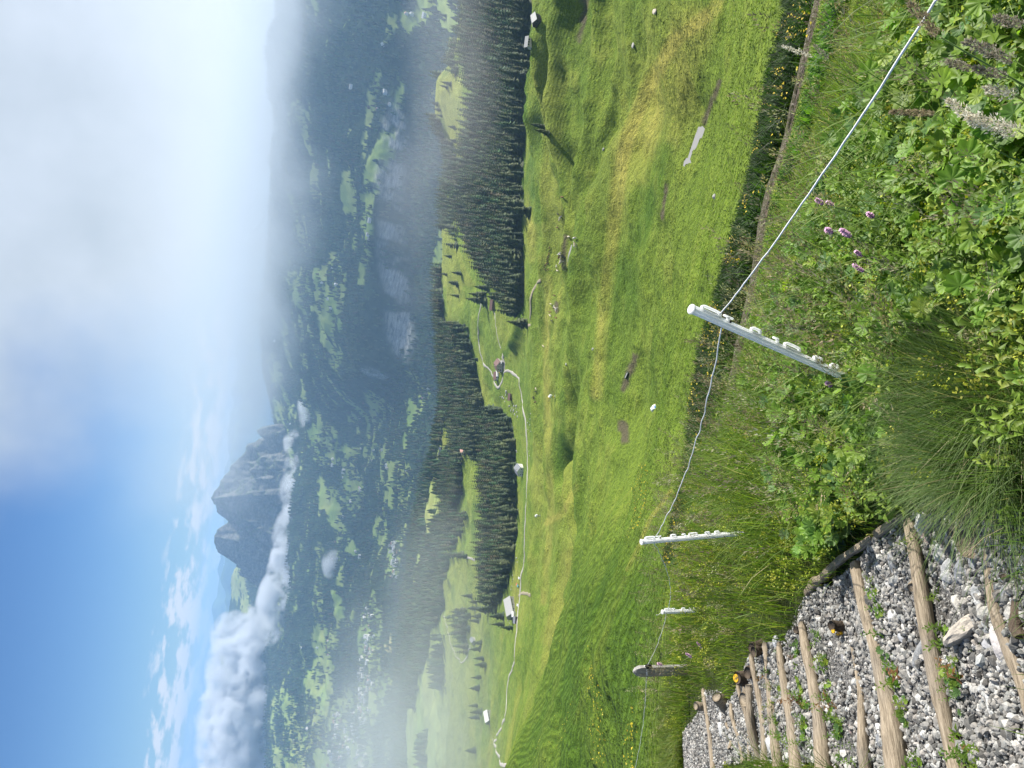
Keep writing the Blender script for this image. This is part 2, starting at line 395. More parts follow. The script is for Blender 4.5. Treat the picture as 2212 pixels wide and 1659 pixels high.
# picture polygons: crops of the photograph the outlines were read from
CROPS = {'a': (0, 0, 1, 1), 'b': (384, 1042.3, .3716, .3716), 'c': (548.6, 548.6, .3307, .3307), 'd': (713.2, 0, .3638, .3638), 'e': (768, 1097.2, .3386, .3386)}
def poly(k, *pts):
    ox, oy, sx, sy = CROPS[k]
    return [(ox + x * sx, oy + y * sy) for x, y in pts]
FIELDS = [   # (outline, tint 0 fresh green .. 1 straw)
    (poly('c', (330, 1180), (380, 1100), (500, 1095), (550, 1140), (555, 1210), (545, 1290), (580, 1270), (640, 1240), (740, 1250), (745, 1180), (790, 1230), (840, 1250), (905, 1200), (925, 1230), (880, 1290), (870, 1340), (760, 1350), (720, 1420), (700, 1480), (640, 1560), (600, 1659), (430, 1659), (410, 1540), (440, 1440), (530, 1430), (520, 1380), (400, 1370)), .25),
    (poly('c', (735, 880), (790, 920), (830, 970), (810, 1050), (835, 1090), (800, 1160), (760, 1080), (730, 960)), .3),
    (poly('c', (1000, 950), (1090, 910), (1160, 900), (1130, 970), (1100, 1060), (1080, 1150), (1010, 1180), (990, 1080)), .25),
    (poly('c', (600, 1040), (650, 1040), (690, 1070), (680, 1110), (620, 1110)), .2),
    (poly('c', (100, 650), (170, 740), (190, 840), (130, 840), (80, 740)), .4),
    (poly('c', (120, 900), (160, 960), (230, 1140), (240, 1230), (180, 1170), (130, 1050)), .3),
    (poly('c', (230, 960), (265, 1000), (245, 1060), (225, 1010)), .2),
    (poly('c', (200, 150), (330, 100), (560, 60), (600, 150), (590, 320), (570, 380), (500, 440), (430, 450), (410, 380), (340, 380), (250, 300)), .3),
    (poly('c', (700, 0), (765, 0), (745, 100), (710, 210), (685, 200)), .35),
    (poly('c', (560, 600), (580, 650), (570, 720), (530, 760), (515, 750)), .2),
    (poly('c', (870, 1370), (980, 1340), (1040, 1440), (1030, 1560), (990, 1659), (890, 1659), (860, 1560)), .25),
    (poly('c', (310, 660), (350, 650), (360, 740), (320, 760)), .3),
    (poly('c', (1240, 1170), (1300, 1050), (1310, 1010), (1330, 1060), (1280, 1160), (1330, 1240), (1250, 1280), (1225, 1400), (1230, 1560), (1240, 1700), (1130, 1700), (1150, 1500), (1200, 1330)), .45),
    (poly('c', (1390, 1150), (1440, 1200), (1480, 1330), (1470, 1450), (1420, 1700), (1290, 1700), (1340, 1480), (1375, 1320)), .1),
    (poly('b', (805, 0), (850, 150), (880, 220), (930, 300), (920, 370), (970, 410), (1060, 450), (1095, 530), (1060, 440), (1000, 300), (940, 200), (960, 150), (1030, 190), (1070, 100), (1080, 0)), .25),
    (poly('b', (880, 600), (910, 720), (930, 780), (980, 800), (1000, 880), (960, 690), (930, 640)), .25),
    (poly('b', (960, 500), (1010, 660), (970, 580)), .8),
    (poly('b', (800, 790), (850, 770), (890, 900), (900, 1000), (915, 1080), (860, 1100), (800, 1010), (785, 900)), .2),
    (poly('b', (700, 850), (720, 950), (740, 1060), (770, 1080), (830, 1000), (860, 1060), (910, 1150), (880, 1250), (860, 1400), (900, 1750), (700, 1750), (700, 1560), (740, 1480), (750, 1280), (730, 1100)), .25),
    (poly('b', (560, 1200), (640, 1190), (690, 1290), (700, 1400), (740, 1500), (770, 1750), (560, 1750), (530, 1400)), .35),
    (poly('b', (1050, 850), (1100, 700), (1130, 640), (1185, 700), (1185, 1050), (1130, 1250), (1060, 1150)), .25),
    (poly('b', (880, 1300), (1050, 1150), (1185, 1200), (1110, 1750), (870, 1750)), .2),
    (poly('b', (310, 440), (300, 560), (310, 660), (360, 720), (400, 800), (440, 790), (410, 640), (390, 520)), .5),
    (poly('b', (240, 870), (235, 1000), (270, 1130), (310, 1250), (300, 1090), (270, 960)), .5),
    (poly('e', (440, -40), (555, -40), (525, 160), (440, 235), (455, 100)), .5),
    (poly('e', (395, 290), (490, 180), (420, 420), (425, 470), (365, 560)), .35),
    (poly('e', (610, 320), (765, 330), (790, 450), (770, 580), (630, 700), (700, 900), (760, 1000), (770, 1250), (760, 1800), (310, 1800), (330, 1200), (450, 980), (470, 860), (495, 760), (480, 720), (560, 560)), .3),
    (poly('e', (620, 300), (740, 30), (770, -20), (770, 320), (640, 285)), .05),
    (poly('e', (190, 870), (235, 765), (228, 950), (205, 960)), 1.0),
    (poly('e', (150, 1200), (190, 1050), (235, 1100), (190, 1250), (140, 1300)), .3),
    (poly('e', (270, 1190), (300, 1140), (300, 1210)), .6),
    (poly('e', (190, 1540), (200, 1480), (245, 1570), (210, 1640)), .5),
    (poly('e', (20, 820), (60, 640), (120, 520), (160, 740), (120, 1000), (30, 980)), .25),
    (poly('e', (205, 240), (270, 200), (320, 90), (340, 120), (300, 220), (290, 330), (270, 450), (215, 440)), .2),
    (poly('d', (190, 1700), (185, 1270), (180, 1150), (230, 1130), (275, 1100), (260, 1230), (235, 1500), (205, 1700)), .3),
    (poly('d', (200, 1100), (215, 980), (280, 850), (300, 790), (385, 780), (390, 850), (360, 960), (300, 1060), (280, 1150), (235, 1130)), .25),
    (poly('d', (180, 900), (220, 560), (280, 400), (300, 480), (265, 650), (230, 760), (215, 950)), .3),
    (poly('d', (370, 650), (400, 440), (430, 480), (420, 600), (385, 700)), .2),
    (poly('d', (410, 100), (500, -60), (770, -60), (750, 150), (690, 330), (700, 200), (600, 100), (520, 170), (430, 190)), .2),
    (poly('d', (320, 240), (330, 100), (380, 60), (400, 150), (350, 220)), .3),
    (poly('d', (60, 1060), (110, 970), (130, 1130), (90, 1120)), .3),
    (poly('d', (0, 1500), (50, 1480), (60, 1600), (0, 1640)), .3),
    (poly('d', (130, 1250), (135, 1160), (145, 1160), (140, 1320)), .3),
    (poly('d', (700, 370), (780, 470), (785, 570), (815, 650), (770, 850), (735, 860), (680, 820), (660, 700), (600, 690), (590, 540), (650, 440)), .45),
    (poly('d', (690, 330), (750, 190), (775, 200), (740, 330), (715, 370)), .4),
    (poly('d', (985, -60), (1050, -60), (1050, 110), (1000, 150), (985, 80)), .2),
    (poly('d', (720, 1110), (715, 1190), (700, 1260), (670, 1350), (740, 1400), (800, 1580), (860, 1700), (600, 1700), (620, 1500), (650, 1350), (690, 1250)), .35),
]
CLUMPS = [   # woods standing inside those fields
    poly('c', (530, 1300), (590, 1290), (600, 1350), (575, 1430), (560, 1530), (480, 1535), (440, 1480), (450, 1430), (525, 1425)),
    poly('c', (660, 1340), (700, 1310), (735, 1350), (740, 1410), (700, 1440), (660, 1400)),
    poly('c', (460, 1140), (480, 1180), (465, 1210), (455, 1170)), poly('c', (500, 1190), (530, 1200), (530, 1240), (505, 1240)),
    poly('c', (320, 270), (400, 270), (420, 330), (330, 330)), poly('c', (520, 80), (560, 80), (570, 140), (525, 150)),
    poly('b', (560, 1350), (600, 1320), (640, 1400), (640, 1530), (590, 1540), (560, 1440)),
    poly('b', (750, 1240), (770, 1210), (790, 1300), (760, 1340)), poly('b', (980, 1380), (1040, 1330), (1050, 1450), (1000, 1480)),
    poly('e', (560, 560), (575, 600), (520, 720), (500, 760), (480, 720)),
]
# shelf woods in picture pixels of the trees' feet: these carry trees of their own
WOODS = {
    'right': [(1150, -90), (1146, 120), (1140, 200), (1134, 330), (1130, 460), (1133, 600), (1130, 690), (1115, 682), (1088, 640), (1062, 600), (1034, 560), (1008, 500), (996, 430), (1000, 330), (1020, 270), (1025, 200), (1008, 130), (1010, -90)],
    'middle': [(960, 690), (985, 700), (1005, 700), (1012, 720), (1026, 770), (1036, 830), (1045, 870), (1046, 960), (1030, 1000), (1005, 960), (985, 900), (965, 850), (955, 780)],
    'left': [(1062, 882), (1085, 885), (1105, 910), (1115, 960), (1118, 1060), (1120, 1130), (1112, 1200), (1097, 1262), (1080, 1300), (1060, 1300), (1050, 1240), (1052, 1130), (1056, 1000), (1056, 900)],
    'strip': [(972, 990), (1000, 1000), (1000, 1060), (985, 1110), (965, 1150), (962, 1090), (970, 1030)],
    'rim': [(948, 545), (953, 640), (953, 700), (960, 700), (958, 640), (952, 545)],
}
def field_mask(px, py, wob=0.0):
    """1 where the picture shows open grass, and its tint"""
    m = np.zeros(px.shape); ti = np.full(px.shape, .25)
    for pl, t_ in FIELDS:
        a = np.array(pl)
        sel = (px > a[:, 0].min() - 2) & (px < a[:, 0].max() + 2) & (py > a[:, 1].min() - 2) & (py < a[:, 1].max() + 2)
        idx = np.nonzero(sel)
        q = inpoly(px[idx], py[idx], pl)
        ii = tuple(k[q] for k in idx)
        m[ii] = 1; ti[ii] = t_
    for pl in CLUMPS: m[inpoly(px, py, pl)] = 0
    return m, ti

# ------------------------------------------------------------------ ground materials
def meadow_material():
    m = MT('meadow_grass'); p = m.pos()
    at = m.attr('tint').outputs['Fac']; fo = m.attr('dark').outputs['Fac']
    big = m.noise(0.018, 5, 0.6, p); mid = m.noise(0.11, 5, 0.62, p); fine = m.noise(0.9, 4, 0.7, p); tiny = m.noise(3.3, 3, 0.7, p)
    g = m.ramp(m.math('ADD', m.math('MULTIPLY', big, 0.45), m.math('MULTIPLY', mid, 0.55)), [(0.3, (0.092, 0.148, 0.018)), (0.5, (0.148, 0.215, 0.028)), (0.68, (0.215, 0.255, 0.046))])
    g = m.mix(m.math('MULTIPLY', at, 0.85, clamp=True), g, (0.34, 0.31, 0.075))
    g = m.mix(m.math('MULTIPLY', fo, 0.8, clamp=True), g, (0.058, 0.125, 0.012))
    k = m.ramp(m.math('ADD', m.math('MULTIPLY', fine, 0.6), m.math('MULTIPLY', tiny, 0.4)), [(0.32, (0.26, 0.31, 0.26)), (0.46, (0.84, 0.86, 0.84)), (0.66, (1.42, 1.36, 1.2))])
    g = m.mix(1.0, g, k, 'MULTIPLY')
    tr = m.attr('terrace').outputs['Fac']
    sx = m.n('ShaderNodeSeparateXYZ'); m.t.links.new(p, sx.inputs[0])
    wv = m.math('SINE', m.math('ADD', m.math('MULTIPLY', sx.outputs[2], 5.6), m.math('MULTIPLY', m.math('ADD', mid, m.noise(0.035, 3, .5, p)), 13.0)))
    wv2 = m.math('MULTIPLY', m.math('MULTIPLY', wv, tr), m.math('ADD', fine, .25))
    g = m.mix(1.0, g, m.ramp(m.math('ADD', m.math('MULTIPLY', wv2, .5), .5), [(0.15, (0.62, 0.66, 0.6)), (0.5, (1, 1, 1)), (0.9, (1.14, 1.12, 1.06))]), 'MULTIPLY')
    pd = m.attr('soil').outputs['Fac']
    g = m.mix(pd, g, (0.11, 0.085, 0.065))
    h = m.math('ADD', m.math('MULTIPLY', mid, 3.0), m.math('ADD', m.math('MULTIPLY', fine, 0.9), m.math('MULTIPLY', tiny, 0.25)))
    h = m.math('ADD', h, m.math('MULTIPLY', wv2, 0.42))
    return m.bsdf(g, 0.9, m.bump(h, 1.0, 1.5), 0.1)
def valley_material():
    m = MT('valley_ground'); p = m.pos()
    f = m.attr('field').outputs['Fac']; ti = m.attr('tint').outputs['Fac']; rk = m.attr('rock').outputs['Fac']
    n = m.noise(0.004, 6, 0.6, p); n2 = m.noise(0.03, 5, 0.65, p)
    grass = m.ramp(m.math('ADD', m.math('MULTIPLY', n, .5), m.math('MULTIPLY', n2, .5)), [(0.35, (0.11, 0.20, 0.040)), (0.6, (0.19, 0.27, 0.060))])
    grass = m.mix(ti, grass, (0.33, 0.29, 0.12))
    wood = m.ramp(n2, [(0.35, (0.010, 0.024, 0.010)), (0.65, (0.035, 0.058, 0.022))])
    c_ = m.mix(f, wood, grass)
    st = m.noise(0.02, 6, 0.7, m.scaled(p, (1, 1, 5.0)))
    rock = m.ramp(st, [(0.3, (0.10, 0.105, 0.10)), (0.48, (0.30, 0.30, 0.29)), (0.66, (0.58, 0.57, 0.54))])
    c_ = m.mix(rk, c_, rock)
    h = m.math('ADD', m.math('MULTIPLY', n2, m.math('MULTIPLY', m.math('SUBTRACT', 1.0, f), 22)), m.math('MULTIPLY', st, m.math('MULTIPLY', rk, 30)))
    return m.bsdf(c_, 0.95, m.bump(h, 0.6, 1.0), 0.05)
MEADOW = meadow_material(); VALLEY = valley_material()

# meadow: one polar sheet from the bank to the shelf rim
NA = 640
azs = np.linspace(AZ0, AZ1, NA)
rs = np.geomspace(13.0, 1560, 640)
X, Y, Z = polar(azs, rs)
RR = np.broadcast_to(rs[None], X.shape)
Z = Z + relief(X, Y, RR)
MG = (azs, np.log(rs), X, Y, Z)
def ground(x, y):
    """height of the meadow sheet at x, y"""
    a = (np.arctan2(x, y) - AZ0) / (AZ1 - AZ0) * (NA - 1); l = (np.log(np.hypot(x, y)) - math.log(13.0)) / (math.log(1560 / 13.0)) * 639
    a = np.clip(a, 0, NA - 1.001); l = np.clip(l, 0, 638.999)
    i = a.astype(int) if isinstance(a, np.ndarray) else int(a); j = l.astype(int) if isinstance(l, np.ndarray) else int(l)
    fa = a - i; fl = l - j
    return (Z[i, j] * (1 - fl) + Z[i, j + 1] * fl) * (1 - fa) + (Z[i + 1, j] * (1 - fl) + Z[i + 1, j + 1] * fl) * fa
def hit(x, y):
    """first point of the meadow sheet that a picture pixel sees"""
    d = ray(x, y); h = math.hypot(d[0], d[1])
    rr = np.geomspace(13.5, 1550, 1400)
    zz = ground(d[0] / h * rr, d[1] / h * rr)
    k = np.nonzero(d[2] / h * rr < zz)[0]
    r = rr[k[0]] if len(k) else 1500.0
    return np.array([d[0] / h * r, d[1] / h * r, ground(d[0] / h * r, d[1] / h * r)])
Lr = lambda x, y: (1097.2 + x * .33067, y * .33067)
Lm = lambda x, y: (1097.2 + x * .26444, 493.7 + y * .26444)
PONDS = []
for nm, pix in (('pond', [Lr(1268, 815), Lr(1285, 840), Lr(1275, 880), Lr(1250, 930), Lr(1215, 985), Lr(1195, 1040), Lr(1200, 1068), Lr(1165, 1080), Lr(1140, 1095), Lr(1145, 1060), Lr(1175, 1020), Lr(1190, 980), Lr(1215, 910), Lr(1240, 840)]),
                ('pool', [Lm(512, 120), Lm(528, 125), Lm(535, 160), Lm(530, 210), Lm(518, 250), Lm(500, 275), Lm(488, 280), Lm(490, 240), Lm(498, 180)])):
    zp = float(np.percentile([hit(x, y)[2] for x, y in pix], 22))
    q_ = np.array([ray(x, y) * (zp / ray(x, y)[2]) for x, y in pix])
    PONDS.append((nm, q_, zp)); pl = [tuple(v) for v in q_[:, :2]]
    near_ = (np.abs(X - q_[:, 0].mean()) < 60) & (np.abs(Y - q_[:, 1].mean()) < 60); ii = np.nonzero(near_)
    d_ = segdist(X[ii], Y[ii], pl + [pl[0]]); in_ = inpoly(X[ii], Y[ii], pl)
    zz = Z[ii]; k_ = smooth01(1 - d_ / 9)
    up_ = np.where(zz < zp, zz + (zp + .12 - zz) * smooth01(1.3 - d_ / 5), zp + .12 + (zz - zp) * (1 - k_ * .75))
    Z[ii] = np.where(in_, zp - .08 - .25 * smooth01(d_ / 2), up_)
P = np.stack([X, Y, Z], -1)
px, py = to_pic(P)
fm, ft = field_mask(px, py)
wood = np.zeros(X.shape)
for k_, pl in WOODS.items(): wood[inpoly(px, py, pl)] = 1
BANDS = [   # straw-coloured crests and dark herb slopes, some with fold shade painted in, as polylines in the picture: points, half width in px, tint, dark
    ([(1575, -90), (1545, 20), (1455, 90), (1385, 215), (1342, 350), (1326, 480), (1312, 620), (1300, 760), (1290, 850)], 13, .72, 0),
    ([(1500, 60), (1440, 200), (1420, 300)], 40, .45, 0),
    ([(1385, 430), (1360, 560), (1340, 700), (1330, 850)], 26, 0, .55), ([(1440, 330), (1420, 420), (1390, 520)], 20, 0, .35),
    ([(1270, 560), (1265, 700), (1245, 900)], 10, 0, .4), ([(1215, 850), (1213, 950), (1212, 1010)], 6, 0, .9),
    ([(1185, 600), (1180, 750), (1182, 900), (1190, 1100), (1175, 1300)], 7, .6, 0),
    ([(1150, 560), (1148, 480), (1150, 420)], 8, .4, 0),
    ([(1450, 1060), (1405, 1120), (1380, 1180), (1355, 1230)], 4, .9, 0), ([(1350, 1250), (1290, 1420), (1240, 1560)], 6, .35, 0),
    ([(1225, 1200), (1205, 1300), (1180, 1380)], 12, .4, .2),
    ([(1180, 1130), (1215, 1110), (1245, 1050)], 6, .6, 0),
    ([(1270, 0), (1262, 150), (1258, 260)], 10, 0, .45), ([(1230, 200), (1225, 330), (1210, 420)], 7, 0, .35),  # dark herbs plus painted shade of the right-hand folds
    ([(1160, 300), (1150, 380), (1165, 470)], 14, 0, .55), ([(1120, 715), (1105, 740), (1092, 765)], 7, 0, .9),
]
tint = np.clip(fbm(X / 70, Y / 70, 4, 41) * 0.7 + 0.1, 0, .55)
far = RR > 880
tint = np.where(far & (fm > 0), ft, tint)
dark = np.clip(fbm(X / 33, Y / 33, 4, 51) * 1.2 - 0.1, 0, .6) * (RR > 60)
for L, wd, t_, dk in BANDS:
    d = segdist(px, py, L) / wd
    kk = smooth01(1.6 - d) * (0.75 + 0.5 * fbm(X / 8, Y / 8, 3, 61))
    tint = tint * (1 - kk * (dk > .3)) + t_ * kk * (t_ > 0); dark = dark + dk * kk
# the left spur is deeper green
spurm = smooth01((py - 1060) / 240) * smooth01((262 - RR) / 12)
dark += spurm * 0.62
terr = np.clip(spurm * .75 + .10 + smooth01((520 - py) / 250) * smooth01((1340 - px) / 60) * .14, 0, 1) * (RR > 24)
soil = np.zeros(X.shape)
soil = np.maximum(soil, smooth01(1.4 - segdist(px, py, [(1800, -90), (1768, 0), (1702, 290), (1660, 420), (1626, 620), (1592, 780), (1545, 1000)]) / 7) * (RR < 26))
for L, wd in (([(1374, 770), (1345, 840)], 7), ([(1345, 915), (1352, 950)], 8), ([(1222, 510), (1218, 580)], 4), ([(1203, 655), (1202, 672)], 4), ([(1250, 90), (1262, 40), (1268, -40)], 5), ([(1555, 175), (1520, 265)], 5), ([(1430, 470), (1440, 400)], 4)):
    soil = np.maximum(soil, smooth01(1.6 - segdist(px, py, L) / wd + fbm(X / 3, Y / 3, 3, 71)) * .85)
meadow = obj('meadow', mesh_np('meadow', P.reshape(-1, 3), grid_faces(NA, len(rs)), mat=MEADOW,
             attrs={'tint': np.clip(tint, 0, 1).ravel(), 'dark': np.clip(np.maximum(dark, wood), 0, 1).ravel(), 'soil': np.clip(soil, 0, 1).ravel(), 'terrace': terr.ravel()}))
tag(meadow, kind='structure')

# valley: from behind the rim to the skyline
rv = np.geomspace(1480, 13800, 520)
XV, YV, ZV = polar(azs, rv)
RV = np.broadcast_to(rv[None], XV.shape)
pvx, pvy = to_pic(np.stack([XV, YV, ZV], -1))
ZV = ZV + relief(XV, YV, RV)
PV = np.stack([XV, YV, ZV], -1)
pvx, pvy = to_pic(PV)
wbx, wby = fbm(XV / 60, YV / 60, 4, 5) * 8, fbm(XV / 60, YV / 60, 4, 6) * 14
fmv, ftv = field_mask(pvx + wbx, pvy + wby)
fmv[(fbm(XV / 140, YV / 140, 4, 8) > .36)] = 0
small = (fbm(XV / 230, YV / 110, 4, 208) + .35 * fbm(XV / 900, YV / 600, 3, 209)) > .30
small &= (RV > 3700) & (RV < 8200) & ((pvy > 800) | (pvx < 770)) & (pvx > 600)
ftv[small & (fmv == 0)] = .3; fmv[small] = 1
ftv = ftv + fbm(XV / 180, YV / 180, 3, 210) * .35
cliff = smooth01(1.5 - segdist(pvx, pvy * 0.35, [(868, 700 * .35), (850, 560 * .35), (845, 400 * .35), (850, 300 * .35)]) / 27 + fbm(XV / 150, YV / 150, 4, 81) * .5)
cliff = np.maximum(cliff * .9, smooth01(1.4 - segdist(pvx, pvy, [(790, 800), (830, 812)]) / 9))
cliff *= (RV > 3700) & (RV < 4600) & (pvy < 830)
cliff *= smooth01(fbm(XV / 90, YV / 90, 4, 82) * 2.0 + 0.95)
valley = obj('valley', mesh_np('valley', PV.reshape(-1, 3), grid_faces(NA, len(rv)), mat=VALLEY,
             attrs={'field': fmv.ravel(), 'tint': np.clip(ftv * .8, 0, 1).ravel(), 'rock': cliff.ravel()}))
tag(valley, kind='structure')

# near bank
azn = np.linspace(Rd(-80), Rd(75), 360); rn = np.geomspace(0.25, 13.6, 150)
azc = np.clip(azn, AZ0, AZ1)
krn, kzn = profiles(azn)
ZN = np.stack([pchip(krn[:, i], kzn[:, i], rn) for i in range(len(azn))])
XN = np.sin(azn)[:, None] * rn; YN = np.cos(azn)[:, None] * rn
ZN = ZN + fbm(XN / 1.1, YN / 1.1, 4, 21) * 0.10 * smooth01((14 - rn) / 3)
SOIL = simple('bank_soil', (0.035, 0.045, 0.014), 0.95, 0.5, 5, 0.1, 0.6)
bank = obj('hillside', mesh_np('hillside', np.stack([XN, YN, ZN], -1).reshape(-1, 3), grid_faces(len(azn), len(rn)), mat=SOIL))
tag(bank, kind='structure')

# ------------------------------------------------------------------ haze
def haze():
    bm = bmesh.new(); bmesh.ops.create_cube(bm, size=1.0)
    me = bpy.data.meshes.new('haze'); bm.to_mesh(me); bm.free()
    o = obj('haze', me)
    x0, x1, y0, y1, z0, z1 = -24000, 24000, -400, 30000, -1900, 210
    o.location = ((x0 + x1) / 2, (y0 + y1) / 2, (z0 + z1) / 2); o.scale = (x1 - x0, y1 - y0, z1 - z0)
    m = bpy.data.materials.new('haze_air'); m.use_nodes = True; m.node_tree.nodes.clear()
    out = m.node_tree.nodes.new('ShaderNodeOutputMaterial'); v = m.node_tree.nodes.new('ShaderNodeVolumePrincipled')
    v.inputs['Color'].default_value = (0.40, 0.65, 1.0, 1); v.inputs['Density'].default_value = 6.2e-5
    v.inputs['Anisotropy'].default_value = 0.2
    m.node_tree.links.new(v.outputs[0], out.inputs['Volume'])
    me.materials.append(m)
    tag(o, kind='stuff')
haze()

# ------------------------------------------------------------------ instancing into one mesh
def inst(TV, TF, mats, offs, cols=None, tcol=None):
    """copies of a template (TV n x 3, TF triangles) -> joined arrays; cols N x 3 times tcol n x 3"""
    TV = np.asarray(TV, float); TF = np.asarray(TF, int); n = len(TV); N = len(offs)
    V = np.einsum('nij,kj->nki', mats, TV) + offs[:, None, :]
    Fc = (TF[None] + (np.arange(N) * n)[:, None, None]).reshape(-1, 3)
    C_ = None
    if cols is not None:
        C_ = np.repeat(cols[:, None, :], n, 1)
        if tcol is not None: C_ = C_ * np.asarray(tcol)[None]
        C_ = C_.reshape(-1, 3)
    return V.reshape(-1, 3), Fc, C_
def joinparts(parts):
    Vs, Fs, Cs, o = [], [], [], 0
    for V, Fc, C_ in parts:
        Vs.append(V); Fs.append(Fc + o); Cs.append(C_); o += len(V)
    return np.concatenate(Vs), np.concatenate(Fs), np.concatenate(Cs)
def rotz_mats(ang, sxy, sz, lean=None):
    c_, s_ = np.cos(ang), np.sin(ang); N = len(ang)
    M = np.zeros((N, 3, 3))
    M[:, 0, 0] = c_ * sxy; M[:, 0, 1] = -s_ * sxy; M[:, 1, 0] = s_ * sxy; M[:, 1, 1] = c_ * sxy; M[:, 2, 2] = sz
    if lean is not None: M[:, 0, 2] = lean[:, 0] * sz; M[:, 1, 2] = lean[:, 1] * sz
    return M

def leafmat(name, rough=0.55, transl=0.4, var=0.2, scale=3.0):
    m = MT(name); a = m.attr('col').outputs['Color']
    f = m.noise(scale, 3, 0.6, m.pos())
    k = m.ramp(f, [(0.3, (1 - var,) * 3), (0.7, (1 + var,) * 3)])
    c_ = m.mix(1.0, a, k, 'MULTIPLY')
    t_ = m.mix(1.0, c_, (1.25, 1.35, 0.7), 'MULTIPLY')
    return m.bsdf(c_, rough, None, 0.35, 0, transl, t_)
NEEDLE = leafmat('spruce_needles', 0.8, 0.12, 0.3, 0.35)
BARK = simple('bark', (0.09, 0.07, 0.055), 0.9, 0.4, 3)

# ------------------------------------------------------------------ spruces
def spruce_crown(seed, tiers=13, arms=9):
    """a spruce 1 m tall: whorls of drooping, ragged boughs round a tapering spire"""
    q = random.Random(seed); V, Fc, C_ = [], [], []
    for t_ in range(tiers):
        f = t_ / (tiers - 1)
        z = 0.10 + 0.86 * f ** 0.92
        R_ = (0.215 * (1 - f) ** 0.8 + 0.010) * q.uniform(.85, 1.12)
        a0 = q.uniform(0, 6.28); na = max(4, int(arms * (1 - 0.45 * f)))
        for k in range(na):
            a = a0 + k * 6.283 / na + q.uniform(-.25, .25); r = R_ * q.uniform(.62, 1.18)
            dz = -r * q.uniform(.25, .6); wd = r * q.uniform(.5, .72)
            ca, sa = math.cos(a), math.sin(a)
            b = len(V); sh = q.uniform(.55, 1.25)
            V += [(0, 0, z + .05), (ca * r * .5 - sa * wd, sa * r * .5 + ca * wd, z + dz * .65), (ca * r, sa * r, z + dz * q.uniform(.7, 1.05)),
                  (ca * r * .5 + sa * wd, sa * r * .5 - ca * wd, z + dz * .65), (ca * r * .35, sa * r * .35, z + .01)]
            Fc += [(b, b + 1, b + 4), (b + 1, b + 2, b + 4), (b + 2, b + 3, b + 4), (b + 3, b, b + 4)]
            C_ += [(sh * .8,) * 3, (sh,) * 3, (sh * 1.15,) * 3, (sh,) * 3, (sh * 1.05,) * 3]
    b = len(V); V += [(0, 0, 1.03), (.012, 0, .93), (-.006, .011, .93), (-.006, -.011, .93)]
    Fc += [(b, b + 1, b + 2), (b, b + 2, b + 3), (b, b + 3, b + 1)]; C_ += [(1, 1, 1)] * 4
    return np.array(V), np.array(Fc), np.array(C_)
def far_spruce(seed):
    q = random.Random(seed); V, Fc, C_ = [], [], []
    for z0, z1, r in ((.06, .66, .23), (.42, 1.0, .15)):
        b = len(V); V.append((0, 0, z1)); C_.append((1.1,) * 3)
        for k in range(6):
            a = k * 1.047 + q.uniform(-.3, .3); rr = r * q.uniform(.7, 1.2)
            V.append((math.cos(a) * rr, math.sin(a) * rr, z0 + q.uniform(-.05, .07))); C_.append((q.uniform(.6, 1.2),) * 3)
        Fc += [(b, b + 1 + k, b + 1 + (k + 1) % 6) for k in range(6)]
    return np.array(V), np.array(Fc), np.array(C_)
SPR = [spruce_crown(s_) for s_ in range(4)]
SPR_S = [spruce_crown(20 + s_, 8, 6) for s_ in range(4)]
SPR_F = [far_spruce(s_) for s_ in range(4)]
def ground_mat_color(n): return np.stack([rng.uniform(.034, .080, n), rng.uniform(.058, .110, n), rng.uniform(.020, .036, n)], 1)
crown_me = []
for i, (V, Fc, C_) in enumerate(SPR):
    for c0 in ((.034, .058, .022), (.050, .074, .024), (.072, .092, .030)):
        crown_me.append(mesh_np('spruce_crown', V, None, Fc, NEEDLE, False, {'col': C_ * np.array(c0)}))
def tube_mesh(name, pts, rad, mat, n=8, cap=True):
    bm = bmesh.new(); rings = []
    pts = [Vector(p_) for p_ in pts]
    for i, p_ in enumerate(pts):
        t_ = (pts[min(i + 1, len(pts) - 1)] - pts[max(i - 1, 0)]).normalized()
        u = t_.cross(Vector((0, 0, 1)) if abs(t_.z) < .95 else Vector((1, 0, 0))).normalized(); v = t_.cross(u)
        r = rad[i] if isinstance(rad, (list, tuple)) else rad
        rings.append([bm.verts.new(p_ + (u * math.cos(k * 6.28319 / n) + v * math.sin(k * 6.28319 / n)) * r) for k in range(n)])
    for a, b in zip(rings[:-1], rings[1:]):
        for k in range(n): bm.faces.new((a[k], a[(k + 1) % n], b[(k + 1) % n], b[k])).smooth = True
    if cap: bm.faces.new(rings[0][::-1]); bm.faces.new(rings[-1])
    bmesh.ops.recalc_face_normals(bm, faces=bm.faces)
    me = bpy.data.meshes.new(name); bm.to_mesh(me); bm.free()
    if mat: me.materials.append(mat)
    return me
trunk_me = tube_mesh('trunk', [(0, 0, -.04), (0, 0, .12), (0, 0, .5), (0, 0, .9)], [.017, .014, .009, .002], BARK, 6)
n_spruce = 0
def spruce(P_, h, label, group):
    global n_spruce
    i = random.randrange(len(crown_me)); n_spruce += 1
    t_ = empty('spruce_tree', P_, label, 'tree', group, (random.uniform(-.02, .02), random.uniform(-.02, .02), random.uniform(0, 6.28)), h)
    sx = random.uniform(1.0, 1.65)
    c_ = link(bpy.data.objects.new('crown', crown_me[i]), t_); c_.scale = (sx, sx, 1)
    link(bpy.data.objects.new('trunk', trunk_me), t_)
    return t_
